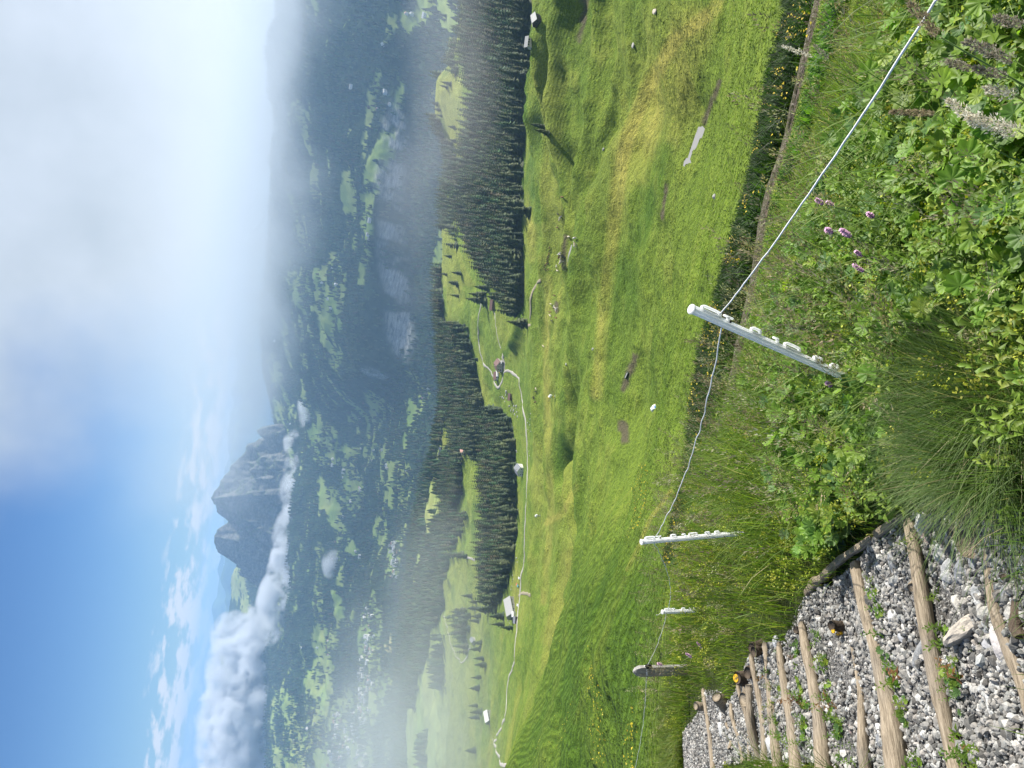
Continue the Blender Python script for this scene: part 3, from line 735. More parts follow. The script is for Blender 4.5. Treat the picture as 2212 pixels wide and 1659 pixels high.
def pick_points(mask, Xg, Yg, Zg, Pg, n, mind, weight=None):
    """random points of a sheet inside a mask, at least mind apart"""
    e1 = np.zeros_like(Xg); e1[:-1, :-1] = np.abs((Xg[1:, :-1] - Xg[:-1, :-1]) * (Yg[:-1, 1:] - Yg[:-1, :-1]) - (Xg[:-1, 1:] - Xg[:-1, :-1]) * (Yg[1:, :-1] - Yg[:-1, :-1]))
    if weight is not None: e1 = e1 * weight
    wgt = (e1 * mask).ravel(); wgt = wgt / wgt.sum()
    ii = rng.choice(wgt.size, n, p=wgt); i, j = ii // Xg.shape[1], ii % Xg.shape[1]
    i = np.minimum(i, Xg.shape[0] - 2); j = np.minimum(j, Xg.shape[1] - 2)
    a, b = rng.random(n), rng.random(n)
    Q = Pg[i, j] * ((1 - a) * (1 - b))[:, None] + Pg[i + 1, j] * (a * (1 - b))[:, None] + Pg[i, j + 1] * ((1 - a) * b)[:, None] + Pg[i + 1, j + 1] * (a * b)[:, None]
    if mind <= 0: return Q
    cell = {}; keep = []
    for k in range(n):
        cx, cy = int(Q[k, 0] // mind), int(Q[k, 1] // mind); ok = True
        for dx in (-1, 0, 1):
            for dy in (-1, 0, 1):
                for m_ in cell.get((cx + dx, cy + dy), ()):
                    if (Q[m_, 0] - Q[k, 0]) ** 2 + (Q[m_, 1] - Q[k, 1]) ** 2 < mind * mind: ok = False
        if ok: cell.setdefault((cx, cy), []).append(k); keep.append(k)
    return Q[keep]
def forest_stuff(name, Q, hs, temps, mat):
    parts = []
    which = rng.integers(0, len(temps), len(Q))
    for k, (V, Fc, C_) in enumerate(temps):
        s_ = np.nonzero(which == k)[0]; h = hs[s_]
        M = rotz_mats(rng.uniform(0, 6.28, len(s_)), h * rng.uniform(.95, 1.5, len(s_)), h)
        parts.append(inst(V, Fc, M, Q[s_], ground_mat_color(len(s_)), C_))
    V, Fc, C_ = joinparts(parts)
    return tag(obj(name, mesh_np(name, V, None, Fc, mat, False, {'col': C_})), kind='stuff')
# shelf woods
rest = []
NEAR_TREES = {'right': 130, 'middle': 55, 'left': 85}
WHERE = {'right': 'dark spruce at the front of the broad wood below the foggy valley side', 'middle': 'dark spruce at the edge of the middle wood behind the brown-roofed chalet', 'left': 'dark spruce in the tall grove behind the gravel road and grey barn'}
for k_, pl in WOODS.items():
    m_ = inpoly(px, py, pl) & (RR > 560)
    Q = pick_points(m_, X, Y, Z, P, 6500 if k_ == 'right' else 2400, 5.2)
    o = np.argsort(np.hypot(Q[:, 0], Q[:, 1])); Q = Q[o]
    nn = NEAR_TREES.get(k_, 0)
    # rank by how near the front of the wood a tree stands in its own column
    if nn:
        ax_ = np.round(np.degrees(np.arctan2(Q[:, 0], Q[:, 1])) / 0.35).astype(int); rank = np.zeros(len(Q), int); cnt = {}
        for i_, a_ in enumerate(ax_): rank[i_] = cnt.get(a_, 0); cnt[a_] = rank[i_] + 1
        o2 = np.argsort(rank, kind='stable'); sel = o2[:nn]
        for i_ in sel: spruce(Q[i_] - [0, 0, .3], random.uniform(13, 27), WHERE[k_], k_ + ' wood spruces' if k_ != 'right' else 'broad wood spruces')
        rest.append(np.delete(Q, sel, 0))
    else: rest.append(Q)
belt = (RR > 1050) & (fm == 0) & (wood == 0) & (((px < 1012) & (py > 700)) | (px < 992) & (py < 540)) & (py > -60)
rest.append(pick_points(belt, X, Y, Z, P, 2600, 7.0))
Q = np.concatenate(rest)
forest_stuff('spruce_forest', Q, rng.uniform(15, 26, len(Q)), SPR_S, NEEDLE)
# lone trees: picture pixels of the feet, height, how one finds them
L5 = lambda x, y: (932.6 + x * .16534, 521.2 + y * .16534)
L4 = lambda x, y: (713.2 + x * .3638, y * .3638)
LE = lambda x, y: (768 + x * .3386, 1097.2 + y * .3386)
LONE = [(*L5(262, 205), 15, 'small dark spruce on the pasture just below the white-roofed barn'), (*L5(206, 437), 12, 'smallest lone spruce standing high on the pale pasture'),
        (*L5(385, 425), 17, 'lone spruce beside the wood with a long shadow on the pasture'), (*L5(345, 555), 17, 'lone spruce in the middle of the row on the pasture'),
        (*L5(356, 718), 17, 'lone bushy spruce at the lower end of the pasture row'), (*L5(718, 790), 30, 'large ragged spruce casting a broad shadow at the end of the track'),
        (*L5(700, 720), 24, 'tall spruce beside the large ragged spruce above the brown shed'), (*L5(872, 745), 16, 'rounded spruce just behind the brown shed'),
        (*L5(755, 620), 22, 'slim spruce between the brown shed and the broad wood'), (*L5(608, 1548), 13, 'short spruce under the middle wood by the track'),
        (*L5(1250, 1085), 22, 'lone spruce at the foot of the broad wood beside the dark gully'), (*L4(1188, 1262), 21, 'lone spruce in front of the broad wood with a long slanting shadow'),
        (*L4(1275, 757), 11, 'small round tree on the green fold under the wood'), (*L4(1302, 792), 8, 'small bush beside the small round tree on the green fold')]
for x, y, h, lab in LONE: spruce(hit(x, y) - [0, 0, .2], h, lab, None)
for (x, y, h) in [(*L4(622, 575), 15), (*L4(640, 620), 14), (*L4(655, 655), 15), (*L4(668, 690), 13), (*L4(715, 500), 18), (*L4(700, 520), 14), (*L4(745, 760), 14), (*L4(752, 840), 14), (*L4(640, 720), 14), (*L4(655, 760), 14), (*L4(672, 800), 15), (*L4(690, 840), 16)]:
    spruce(hit(x, y) - [0, 0, .2], h, 'small spruce dotted along the pale grassy knob on the rim', 'spruces on the grassy knob')
for (x, y, h) in [(900, 645, 22), (905, 602, 20), (948, 690, 20), (1003, 765, 15), (950, 742, 18), (880, 510, 24), (890, 560, 24), (860, 600, 22), (850, 650, 20)]:
    spruce(hit(*LE(x, y)) - [0, 0, .2], h, 'hazy spruce in the loose group behind the large grey barn', 'spruces behind the large grey barn')
for (x, y) in [(745, 562), (770, 600), (800, 640), (735, 692), (730, 770), (790, 720), (800, 900), (830, 1000), (800, 1080), (790, 1150), (780, 1260), (805, 1300), (792, 1335), (770, 1545), (815, 960), (805, 860), (765, 640), (800, 690)]:
    spruce(hit(*LE(x, y)) - [0, 0, .2], random.uniform(13, 19), 'hazy spruce in the hedge line between the misty meadows', 'hedge line spruces in the mist')
# far woods over the valley
e_ok = (fmv == 0) & (cliff < .35) & (RV > 1500) & (RV < 9500)
wgt = np.ones_like(RV) / (RV / 3000) ** 1.2 * ((RV < 2600) * 1.6 + 1)
QF = pick_points(e_ok * ((pvx > 500) & (pvy > -60) & (pvy < 1720)), XV, YV, ZV, PV, 46000, 0, wgt)
QS = pick_points((fmv > 0) & (RV > 2500) & (RV < 8000) & (pvy > -60) & (pvy < 1720), XV, YV, ZV, PV, 5200, 0, smooth01(fbm(XV / 120, YV / 120, 3, 212) * 3 + .2) / (RV / 3000) ** 1.2)
QF = np.concatenate([QF, QS])
forest_stuff('far_forest', QF, rng.uniform(17, 30, len(QF)) * (1 + .15 * (np.hypot(QF[:, 0], QF[:, 1]) > 5000)), SPR_F, NEEDLE)
print('trees %.1f s, %d spruces' % (time.time() - T0, n_spruce))

# ------------------------------------------------------------------ rock peak and far hills
def rock_material():
    m = MT('peak_rock'); p = m.pos()
    st = m.noise(0.012, 7, 0.72, m.scaled(p, (1, 1, 2.2), (.3, .2, 0)), .6)
    n2 = m.noise(0.045, 6, 0.7, p)
    r = m.ramp(m.math('ADD', m.math('MULTIPLY', st, .6), m.math('MULTIPLY', n2, .4)), [(0.34, (0.055, 0.06, 0.055)), (0.48, (0.155, 0.152, 0.135)), (0.64, (0.33, 0.315, 0.285))])
    nz = m.n('ShaderNodeSeparateXYZ'); m.t.links.new(m.n('ShaderNodeNewGeometry').outputs['Normal'], nz.inputs[0])
    g = m.math('MULTIPLY', m.math('SUBTRACT', m.math('ADD', nz.outputs[2], m.math('MULTIPLY', m.math('SUBTRACT', n2, .5), .9)), 0.60), 5, clamp=True)
    c_ = m.mix(m.math('MULTIPLY', g, .75), r, (0.085, 0.125, 0.045))
    w_ = m.attr('wood').outputs['Fac']
    c_ = m.mix(w_, c_, (0.022, 0.04, 0.018))
    return m.bsdf(c_, 0.95, m.bump(m.math('ADD', m.math('MULTIPLY', st, 40), m.math('MULTIPLY', n2, 14)), 0.7, 1.0), 0.05)
def peak():
    c0 = D(560, 1090, 8000); n = 300
    gx = np.linspace(-1500, 1300, n); gy = np.linspace(-1300, 1200, n)
    Xp, Yp = np.meshgrid(c0[0] + gx, c0[1] + gy, indexing='ij')
    RIDGES = [([(640, 890, 7450), (590, 925, 7650), (565, 940, 7700), (523, 985, 7800), (500, 1008, 7850), (478, 1040, 7900), (456, 1078, 7950)], 1.55, 1.5),
              ([(456, 1078, 7950), (470, 1108, 8020), (492, 1128, 8100), (470, 1146, 8120), (464, 1166, 8130), (476, 1192, 8180), (500, 1214, 8250), (530, 1234, 8320), (585, 1268, 8400)], 2.6, 1.5),
              ([(456, 1078, 7950), (490, 1075, 7760), (545, 1066, 7560), (600, 1050, 7380), (640, 1040, 7250)], 1.5, 3.2),
              ([(466, 1160, 8120), (510, 1168, 7990), (560, 1180, 7860), (610, 1200, 7700)], 1.7, 2.8)]
    Zp = np.full(Xp.shape, -1e9)
    for L, s1, s2 in RIDGES:
        pts = [D(x, y, r) for (x, y, r) in L]
        for a, b in zip(pts[:-1], pts[1:]):
            dx, dy = b[:2] - a[:2]
            t_ = np.clip(((Xp - a[0]) * dx + (Yp - a[1]) * dy) / (dx * dx + dy * dy), 0, 1)
            d = np.hypot(Xp - a[0] - t_ * dx, Yp - a[1] - t_ * dy)
            side = ((Xp - a[0]) * dy - (Yp - a[1]) * dx) > 0
            Zp = np.maximum(Zp, a[2] + (b[2] - a[2]) * t_ - np.where(side, s2, s1) * d ** 0.97)
    d0 = np.clip(-(Zp + 160) / 260, 0, 1)
    Zp = Zp + ridged(Xp / 210, Yp / 160, 6, 91) * 150 * (0.22 + d0) + fbm(Xp / 60, Yp / 60, 5, 95) * 70 * (.35 + d0) - 30 * d0
    Zp = np.maximum(Zp, -820 + fbm(Xp / 300, Yp / 300, 3, 98) * 60)
    Pp = np.stack([Xp, Yp, Zp], -1)
    wd = smooth01((-560 - Zp + fbm(Xp / 120, Yp / 120, 4, 99) * 190) / 60)
    o = obj('rock_mountain', mesh_np('rock_mountain', Pp.reshape(-1, 3), grid_faces(n, n), mat=rock_material(), attrs={'wood': wd.ravel()}))
    tag(o, kind='structure')
peak()
def hills():
    m = MT('distant_hills'); p = m.pos()
    f = m.noise(0.0011, 6, 0.65, p)
    HM = m.bsdf(m.ramp(f, [(0.42, (0.02, 0.04, 0.02)), (0.58, (0.10, 0.15, 0.05))]), 1.0, None, 0.0)
    for nm, L, base in (('distant_hills', [(-90, 600), (600, 575), (720, 540), (800, 524), (900, 516), (1000, 505), (1100, 496), (1235, 484), (1300, 485), (1400, 480), (1500, 476), (1760, 470)], (17000, 21000, 26000)),
                        ('horizon_hills', [(-90, 590), (600, 560), (720, 520), (800, 508), (900, 499), (1000, 490), (1100, 483), (1200, 474), (1300, 466), (1400, 462), (1500, 455), (1650, 448), (1760, 445)], (24000, 27500, 29500))):
        a_ = np.linspace(AZ0, AZ1, 420)
        r0, z0 = line_fn([(y, x, base[1]) for y, x in L], a_, 0.004)
        z0 = z0 + fbm(a_ * 60, a_ * 0, 5, 7 + int(base[0])) * 170
        rr = np.concatenate([np.linspace(base[0], base[1], 40), np.linspace(base[1], base[2], 12)[1:]])
        t_ = np.clip((rr - base[0]) / (base[1] - base[0]), 0, 1); t2 = np.clip((rr - base[1]) / (base[2] - base[1]), 0, 1)
        Zh = -1500 + (z0[:, None] + 1500) * (smooth01(t_) * (1 - smooth01(t2)))[None]
        Xh = np.sin(a_)[:, None] * rr; Yh = np.cos(a_)[:, None] * rr
        Zh = Zh + fbm(Xh / 1500, Yh / 1500, 5, 33) * 260 * (np.sin(np.pi * np.clip(t_, 0, .97)) * (t2 == 0))[None]
        tag(obj(nm, mesh_np(nm, np.stack([Xh, Yh, Zh], -1).reshape(-1, 3), grid_faces(len(a_), len(rr)), mat=HM)), kind='structure')
hills()

# ------------------------------------------------------------------ gravel roads draped over the meadow
ROADM = simple('road_gravel', (0.32, 0.305, 0.27), 0.95, 0.18, .7, 0.1)
TRACKM = simple('track_earth', (0.26, 0.23, 0.16), 0.95, 0.25, .7, 0.1)
TRAILM = MT('trail_stones'); _v = TRAILM.pos()
TRAILM = TRAILM.bsdf(TRAILM.ramp(TRAILM.noise(14, 4, .75, _v), [(.38, (.035, .036, .018)), (.56, (.10, .088, .062)), (.68, (.32, .29, .25))]), .95, TRAILM.bump(TRAILM.noise(20, 3, .7, _v), .6, .05), .1)
L6 = lambda x, y: (932.6 + x * .16534, 768 + y * .16534)
def densify(pts, n):
    pts = np.array(pts); d = np.concatenate([[0], np.cumsum(np.hypot(*np.diff(pts[:, :2], axis=0).T))])
    q = np.linspace(0, d[-1], n)
    out = np.stack([np.interp(q, d, pts[:, k]) for k in range(pts.shape[1])], 1)
    k = np.ones(5) / 5
    for c_ in range(2): out[2:-2, c_] = np.convolve(out[:, c_], k, 'valid')
    return out
def road(name, pix, width, mat, lift=0.25):
    W = densify([hit(x, y) for x, y in pix], max(12, len(pix) * 10))
    t_ = np.gradient(W[:, :2], axis=0); t_ /= np.linalg.norm(t_, axis=1)[:, None]
    nr = np.stack([-t_[:, 1], t_[:, 0]], 1)
    rows = []
    zc = ground(W[:, 0], W[:, 1])
    for s_, dz in ((-1.25, -.9), (-1, 0), (-.35, .06), (.35, .06), (1, 0), (1.25, -.9)):
        jt = 1 + .9 * fbm(np.arange(len(W)) * .31, np.full(len(W), s_ * 3.1 + width), 3, 55)
        q = W[:, :2] + nr * (s_ * width / 2 * jt)[:, None]
        zz = ground(q[:, 0], q[:, 1])
        rows.append(np.stack([q[:, 0], q[:, 1], (zz * .5 + zc * .5 if abs(s_) < 1.1 else np.minimum(zz, zc)) + lift + dz], 1))
    V = np.stack(rows, 1)
    o = obj(name, mesh_np(name, V.reshape(-1, 3), grid_faces(len(W), 6), mat=mat))
    return tag(o, kind='structure')
road('road', [LE(965, 1720), LE(925, 1640), LE(880, 1500), LE(915, 1430), LE(958, 1330), LE(965, 1180), LE(985, 1060), LE(1015, 960), LE(1030, 800), LE(1045, 600), LE(1055, 450), LE(1080, 330), LE(1080, 180), L6(1255, 1640), L6(1252, 1450), L6(1248, 1250), L6(1240, 950), L6(1222, 780), L6(1185, 600), L6(1160, 450), L6(1150, 310), L6(1110, 265), L6(1040, 215), L6(985, 188), L6(957, 205), L6(925, 310), L6(895, 420), L6(878, 438), L6(845, 400), L6(815, 330), L6(790, 250), L6(752, 165), L6(705, 140), L6(665, 70), L6(650, 0), L5(640, 1450), L5(613, 1320), L5(606, 1100), L5(640, 900), L5(655, 815)], 2.7, ROADM, .38)
road('road_fork', [LE(876, 1480), LE(866, 1430), LE(858, 1380)], 3.0, ROADM)
road('farm_track', [LE(612, 320), LE(618, 300), LE(645, 292), LE(700, 312), LE(765, 332)], 3.4, ROADM, .6)
road('farm_yard', [L6(955, 195), L6(950, 120), L6(935, 20), L5(935, 1480)], 4.0, ROADM, .3)
road('cattle_track', [L5(1425, 505), L5(1350, 575), L5(1310, 680), L5(1290, 800), L5(1298, 930), L5(1290, 1040), L5(1265, 1100)], 2.2, TRACKM, .2)
road('field_path', [L5(815, 915), L5(830, 1000), L5(850, 1180), L5(880, 1320), L5(905, 1400)], 1.5, ROADM, .2)
road('lane', [LE(1040, 560), LE(1060, 545), LE(1085, 545), LE(1120, 555)], 2.6, TRACKM, .2)
road('trail', [(1800, -90), (1768, 0), (1745, 100), (1702, 290), (1682, 360), (1660, 420), (1642, 520), (1626, 620), (1608, 700), (1592, 780), (1570, 880), (1548, 980)], .42, TRAILM, .03)
road('path_in_mist', [LE(565, 690), LE(600, 830), LE(650, 960), LE(690, 992), LE(715, 940), LE(740, 890)], 2.0, ROADM, .5)

# ------------------------------------------------------------------ water
WATER = MT('pond_water'); _p = WATER.pos()
WATER.bsdf((0.27, 0.265, 0.25), 0.10, WATER.bump(WATER.noise(2.0, 3, .5, _p), .05, .05), .5)
for nm, q_, zp in PONDS:
    bm = bmesh.new(); vs = [bm.verts.new(Vector(q) + Vector((q[0] - q_[:, 0].mean(), q[1] - q_[:, 1].mean(), 0)) * .08) for q in q_]; f = bm.faces.new(vs)
    if f.normal.z < 0: f.normal_flip()
    me = bpy.data.meshes.new(nm); bm.to_mesh(me); bm.free(); me.materials.append(WATER.m)
    tag(obj(nm, me), kind='structure')

# ------------------------------------------------------------------ houses
WALLS = {k: simple('wall_' + k, c_, .9, .15, 1.5, .2) for k, c_ in dict(white=(.72, .70, .66), grey=(.36, .35, .33), wood=(.16, .10, .065), dark=(.07, .06, .055), pale=(.52, .47, .40)).items()}
ROOFS = {k: simple('roof_' + k, c_, .75, .15, 2.5, .3, .2) for k, c_ in dict(brown=(.15, .085, .075), red=(.34, .15, .11), slate=(.17, .18, .20), grey=(.34, .34, .335), white=(.58, .58, .57), blue=(.07, .08, .115), pink=(.44, .24, .20)).items()}
WINDOW = simple('window_pane', (.03, .035, .045), .15, .1, 3, .6)
TRIM = simple('red_trim', (.35, .08, .06), .7, .1, 3)
def bm_box(bm, c_, s_, rot=None):
    r = bmesh.ops.create_cube(bm, size=1.0); vs = r['verts']
    for v in vs:
        co = Vector((v.co.x * s_[0], v.co.y * s_[1], v.co.z * s_[2]))
        if rot: co = rot @ co
        v.co = co + Vector(c_)
    return vs
def bm_obj(name, bm, mat, parent=None):
    bmesh.ops.recalc_face_normals(bm, faces=bm.faces)
    me = bpy.data.meshes.new(name); bm.to_mesh(me); bm.free()
    if mat: me.materials.append(mat)
    return obj(name, me, parent)
def body_bm(l, w_, h, hr):
    """walls with gables at both ends: ridge along x"""
    bm = bmesh.new(); x, y = l / 2, w_ / 2
    a = [bm.verts.new(c_) for c_ in ((-x, -y, -3), (-x, y, -3), (-x, y, h), (-x, 0, h + hr), (-x, -y, h))]
    b = [bm.verts.new((-v.co.x, v.co.y, v.co.z)) for v in a]
    bm.faces.new(a); bm.faces.new(b[::-1])
    for i in range(5): bm.faces.new((a[i], a[(i + 1) % 5], b[(i + 1) % 5], b[i]))
    return bm
def house(P_, l, w_, h, hr, yaw, wall, roof, label, cat='house', balconies=0, chimney=False, sides=(2, 2)):
    t_ = empty('house' if cat == 'house' else cat, P_, label, cat, None, (0, 0, yaw), .84)
    bm_obj('wall', body_bm(l, w_, h, hr), WALLS[wall], t_)
    ov = .7; pit = math.atan2(hr, w_ / 2); sl = math.hypot(hr, w_ / 2) + ov
    for s_ in (-1, 1):
        bm = bmesh.new()
        bm_box(bm, (0, 0, 0), (l + 2 * ov, sl, .22))
        o = bm_obj('roof', bm, ROOFS[roof], t_)
        o.rotation_euler = (-s_ * pit, 0, 0)
        o.location = (0, s_ * (sl / 2) * math.cos(pit), h + hr + .13 - (sl / 2) * math.sin(pit))
    for s_ in (-1, 1):          # windows on the gable fronts, in rows
        for row in range(max(1, int(h // 2.6))):
            k = sides[0] + 1
            for c_ in range(k):
                bm = bmesh.new(); bm_box(bm, (s_ * (l / 2 + .03), (c_ - (k - 1) / 2) * w_ / (k + .6), 1.6 + row * 2.7), (.1, 1.0, 1.2))
                bm_obj('window', bm, WINDOW, t_)
    for s_ in (-1, 1):
        k = sides[1] + 1
        for c_ in range(k):
            bm = bmesh.new(); bm_box(bm, ((c_ - (k - 1) / 2) * l / (k + .6), s_ * (w_ / 2 + .03), h * .55), (1.1, .1, 1.2))
            bm_obj('window', bm, WINDOW, t_)
    for b_ in range(balconies):
        bm = bmesh.new(); bm_box(bm, (-(l / 2 + .6), 0, 2.9 + b_ * 2.6), (1.2, w_ * .92, .9)); bm_obj('balcony', bm, TRIM, t_)
    bm = bmesh.new(); bm_box(bm, (-(l / 2 + .04), w_ * .32, 1.05), (.12, 1.1, 2.1)); bm_obj('door', bm, WALLS['dark'], t_)
    if chimney:
        bm = bmesh.new(); bm_box(bm, (l * .2, w_ * .18, h + hr * .75), (.8, .8, 1.8)); bm_obj('chimney', bm, WALLS['grey'], t_)
    return t_
def yaw_to(a, b):       # ridge direction between two picture points on the ground
    p_, q = hit(*a), hit(*b); return math.atan2(q[1] - p_[1], q[0] - p_[0])
def bank_z(P_, dz=.6): return Vector((P_[0], P_[1], P_[2] + dz))
HOUSES = [   # pixel, length, width, wall height, roof rise, yaw in degrees (0 = ridge across the view), wall, roof, label, kind, balconies
    (L6(905, 130), 13, 15, 5.2, 3.6, 70, 'pale', 'brown', 'chalet with broad brown roof and pale gable at the road bend', 'house', 0),
    (L6(862, 275), 11, 7, 3.4, 2.2, 20, 'white', 'brown', 'low brown-roofed house with white gable beside the big chalet inside the hairpin', 'house', 0),
    (L6(1040, 545), 9, 5.5, 2.6, 1.8, 5, 'wood', 'brown', 'small brown wooden barn alone in the meadow among boulders', 'barn', 0),
    (L6(1190, 1500), 13, 12, 6.4, 3.2, 250, 'white', 'slate', 'white chalet with red balconies and grey roof beside the gravel road', 'house', 2),
    (LE(1002, 640), 22, 19, 4.6, 5.2, 30, 'grey', 'grey', 'large barn with pale grey roof where the lane meets the road', 'barn', 0),
    (LE(855, 1335), 15, 12, 3.6, 3.6, 28, 'grey', 'white', 'barn with gleaming white roof in the misty meadow by the road fork', 'barn', 0),
    (LE(760, 850), 12, 9, 4.2, 3, 60, 'grey', 'slate', 'grey farmhouse surrounded by pale walls in the misty field', 'house', 0),
    (L5(812, 840), 15, 7, 2.8, 2.4, 8, 'wood', 'brown', 'long brown-roofed shed on the bright meadow beside the rounded spruce', 'barn', 0),
    (L5(92, 150), 20, 9, 3.2, 2.8, 5, 'white', 'white', 'white-roofed barn on the rim above the spruce-dotted pasture', 'barn', 0),
    (L4(1240, 128), 8, 5.5, 3.0, 1.6, 65, 'dark', 'grey', 'dark barn with white gable roof below the foggy wood', 'barn', 0),
    (L4(1190, 260), 6, 4, 2.0, 1.2, 25, 'pale', 'grey', 'pale-roofed hut with stone wall at the foot of the foggy wood', 'hut', 0),
    (L4(622, 552), 14, 9, 3.6, 2.6, 0, 'white', 'white', 'tiny white barn on top of the grassy knob', 'barn', 0),
    (L6(125, 1285), 34, 12, 3.6, 3.0, 3, 'dark', 'blue', 'long dark blue-roofed barn on the pale ridge meadow', 'barn', 0),
    (L6(462, 1150), 17, 9, 4.6, 3, 15, 'white', 'red', 'white farmhouse with red roof edge beside the green wood field', 'house', 0),
    (L6(438, 1260), 12, 10, 4.6, 3, 60, 'white', 'pink', 'pink-roofed farmhouse at the top of the smooth green field', 'house', 0),
    (L6(218, 742), 13, 9, 3.6, 2.6, 10, 'grey', 'white', 'small grey-white hut at the upper tip of the straw-coloured ridge meadow', 'hut', 0),
    (L6(742, 1090), 10, 8, 4, 2.6, 50, 'white', 'pink', 'pink-roofed house peeping out between the spruces of the tall grove', 'house', 0),
    (LE(492, 190), 15, 10, 4, 3, 60, 'dark', 'white', 'dark barn with white roof at the foot of the straw meadow', 'barn', 0),
    (LE(598, 135), 13, 9, 4, 3, 40, 'wood', 'pink', 'brown wooden house in the gap of the ridge wood', 'house', 0),
]
for (x, y), l, w_, h, hr, yw, wall, roof, lab, cat, bal in HOUSES:
    P_ = hit(x, y)
    house(bank_z(P_, .3), l, w_, h, hr, math.atan2(P_[1], P_[0]) - math.pi / 2 + Rd(yw), wall, roof, lab, cat, bal, cat == 'house')
# sheds, cars and dung heap round the farms
def shed(px_, s_, yaw, wall, roof, label):
    P_ = hit(*px_); t_ = empty('shed', bank_z(P_, .1), label, 'shed', None, (0, 0, Rd(yaw)))
    bm = bmesh.new(); bm_box(bm, (0, 0, s_[2] / 2 - .4), (s_[0], s_[1], s_[2] + .8)); bm_obj('wall', bm, WALLS[wall], t_)
    bm = bmesh.new(); bm_box(bm, (0, 0, s_[2] + .12), (s_[0] + .6, s_[1] + .6, .2), Matrix.Rotation(.12, 3, 'X')); bm_obj('roof', bm, ROOFS[roof], t_)
    bm = bmesh.new(); bm_box(bm, (-s_[0] / 2 - .03, 0, 1), (.1, 1.4, 2)); bm_obj('door', bm, WALLS['dark'], t_)
shed(LE(1020, 678), (5, 4, 2.8), 20, 'white', 'white', 'white shed at the near corner of the large grey barn')
shed(LE(1030, 715), (6, 4, 2.6), 10, 'dark', 'slate', 'dark lean-to shed beside the white shed by the road')
shed(L6(880, 240), (7, 4, 2.6), 15, 'white', 'white', 'white garage between the chalet and the low brown-roofed house')
shed(L6(940, 90), (4, 3, 2.4), 60, 'grey', 'grey', 'grey hut behind the broad brown-roofed chalet')
CARP = {k: simple('car_paint_' + k, c_, .3, .05, 1, .5) for k, c_ in dict(white=(.75, .75, .75), yellow=(.75, .55, .05), teal=(.15, .36, .36), orange=(.6, .2, .06), dark=(.05, .05, .06)).items()}
RUBBER = simple('tyre_rubber', (.02, .02, .02), .9)
def wheel_bm(r, wd, y):
    bm = bmesh.new(); bmesh.ops.create_cone(bm, cap_ends=True, segments=14, radius1=r, radius2=r, depth=wd, matrix=Matrix.Rotation(Rd(90), 4, 'X')); return bm
def car(px_, yaw, paint, label):
    P_ = hit(*px_); t_ = empty('parked_car', bank_z(P_, .35), label, 'car', None, (0, 0, Rd(yaw)))
    bm = bmesh.new(); pr = [(-2.1, .35), (2.1, .35), (2.15, .8), (1.2, .95), (.5, 1.5), (-1.5, 1.5), (-2.1, .95)]
    a = [bm.verts.new((x, -.85, z)) for x, z in pr]; b = [bm.verts.new((x, .85, z)) for x, z in pr]
    bm.faces.new(a); bm.faces.new(b[::-1])
    for i in range(7): bm.faces.new((a[i], b[i], b[(i + 1) % 7], a[(i + 1) % 7]))
    bmesh.ops.bevel(bm, geom=list(bm.edges), offset=.08, segments=2, affect='EDGES'); bm_obj('body', bm, CARP[paint], t_)
    for s_ in (-1, 1):
        bm = bmesh.new(); bm_box(bm, (-.35, s_ * .86, 1.2), (1.7, .05, .42)); bm_obj('window', bm, WINDOW, t_)
        for x in (-1.3, 1.35):
            o = bm_obj('wheel', wheel_bm(.34, .22, 0), RUBBER, t_); o.location = (x, s_ * .82, .34)
car(L6(905, 215), 30, 'yellow', 'yellow car parked in front of the brown-roofed chalet')
car(L6(885, 262), 20, 'white', 'white car parked behind the yellow one inside the hairpin')
car(LE(1041, 620), 85, 'white', 'white car on the road before the large grey barn')
car(LE(1043, 497), 80, 'teal', 'teal vehicle at the roadside above the lane turning')
car(LE(1036, 488), 80, 'orange', 'orange vehicle parked beside the teal one above the lane')
car(LE(1050, 447), 88, 'white', 'small white car at the roadside farthest along from the barn')
print('houses %.1f s' % (time.time() - T0))

# village and scattered far houses
def hitv(x, y):
    d = ray(x, y); h = math.hypot(d[0], d[1])
    rr = rv; i = (math.atan2(d[0], d[1]) - AZ0) / (AZ1 - AZ0) * (NA - 1); i = min(max(i, 0), NA - 2); k = int(i); f = i - k
    zz = ZV[k] * (1 - f) + ZV[k + 1] * f
    j = np.nonzero(d[2] / h * rr < zz)[0]
    j = j[j > 30]
    if not len(j): return None
    r = rr[j[0]]; return np.array([d[0] / h * r, d[1] / h * r, zz[j[0]]])
def small_house_mesh(l, w_, h, hr, wall, roof):
    bm = body_bm(l, w_, h, hr); n0 = len(bm.faces)
    x, y = l / 2 + .5, w_ / 2 + .6
    for s_ in (-1, 1):
        vs = [bm.verts.new(c_) for c_ in ((-x, s_ * y, h - .4), (x, s_ * y, h - .4), (x, 0, h + hr + .25), (-x, 0, h + hr + .25))]
        bm.faces.new(vs if s_ < 0 else vs[::-1]).material_index = 1
        for c_ in range(3):
            b = bmesh.ops.create_cube(bm, size=1.0)['verts']
            for v in b: v.co = Vector((v.co.x * 1.2 + (c_ - 1) * l / 3.4, v.co.y * .2 + s_ * (w_ / 2), v.co.z * 1.4 + h * .5))
            for f in {f for v in b for f in v.link_faces}: f.material_index = 2
    me = bpy.data.meshes.new('village_house'); bm.to_mesh(me); bm.free()
    for m_ in (WALLS[wall], ROOFS[roof], WINDOW): me.materials.append(m_)
    return me
VH = [small_house_mesh(*a) for a in ((13, 11, 6, 4, 'white', 'slate'), (15, 11, 7, 4, 'white', 'pink'), (12, 10, 6, 3.5, 'pale', 'grey'), (18, 12, 9, 4, 'white', 'white'), (12, 10, 5, 4, 'wood', 'brown'), (26, 13, 11, 3, 'white', 'grey'))]
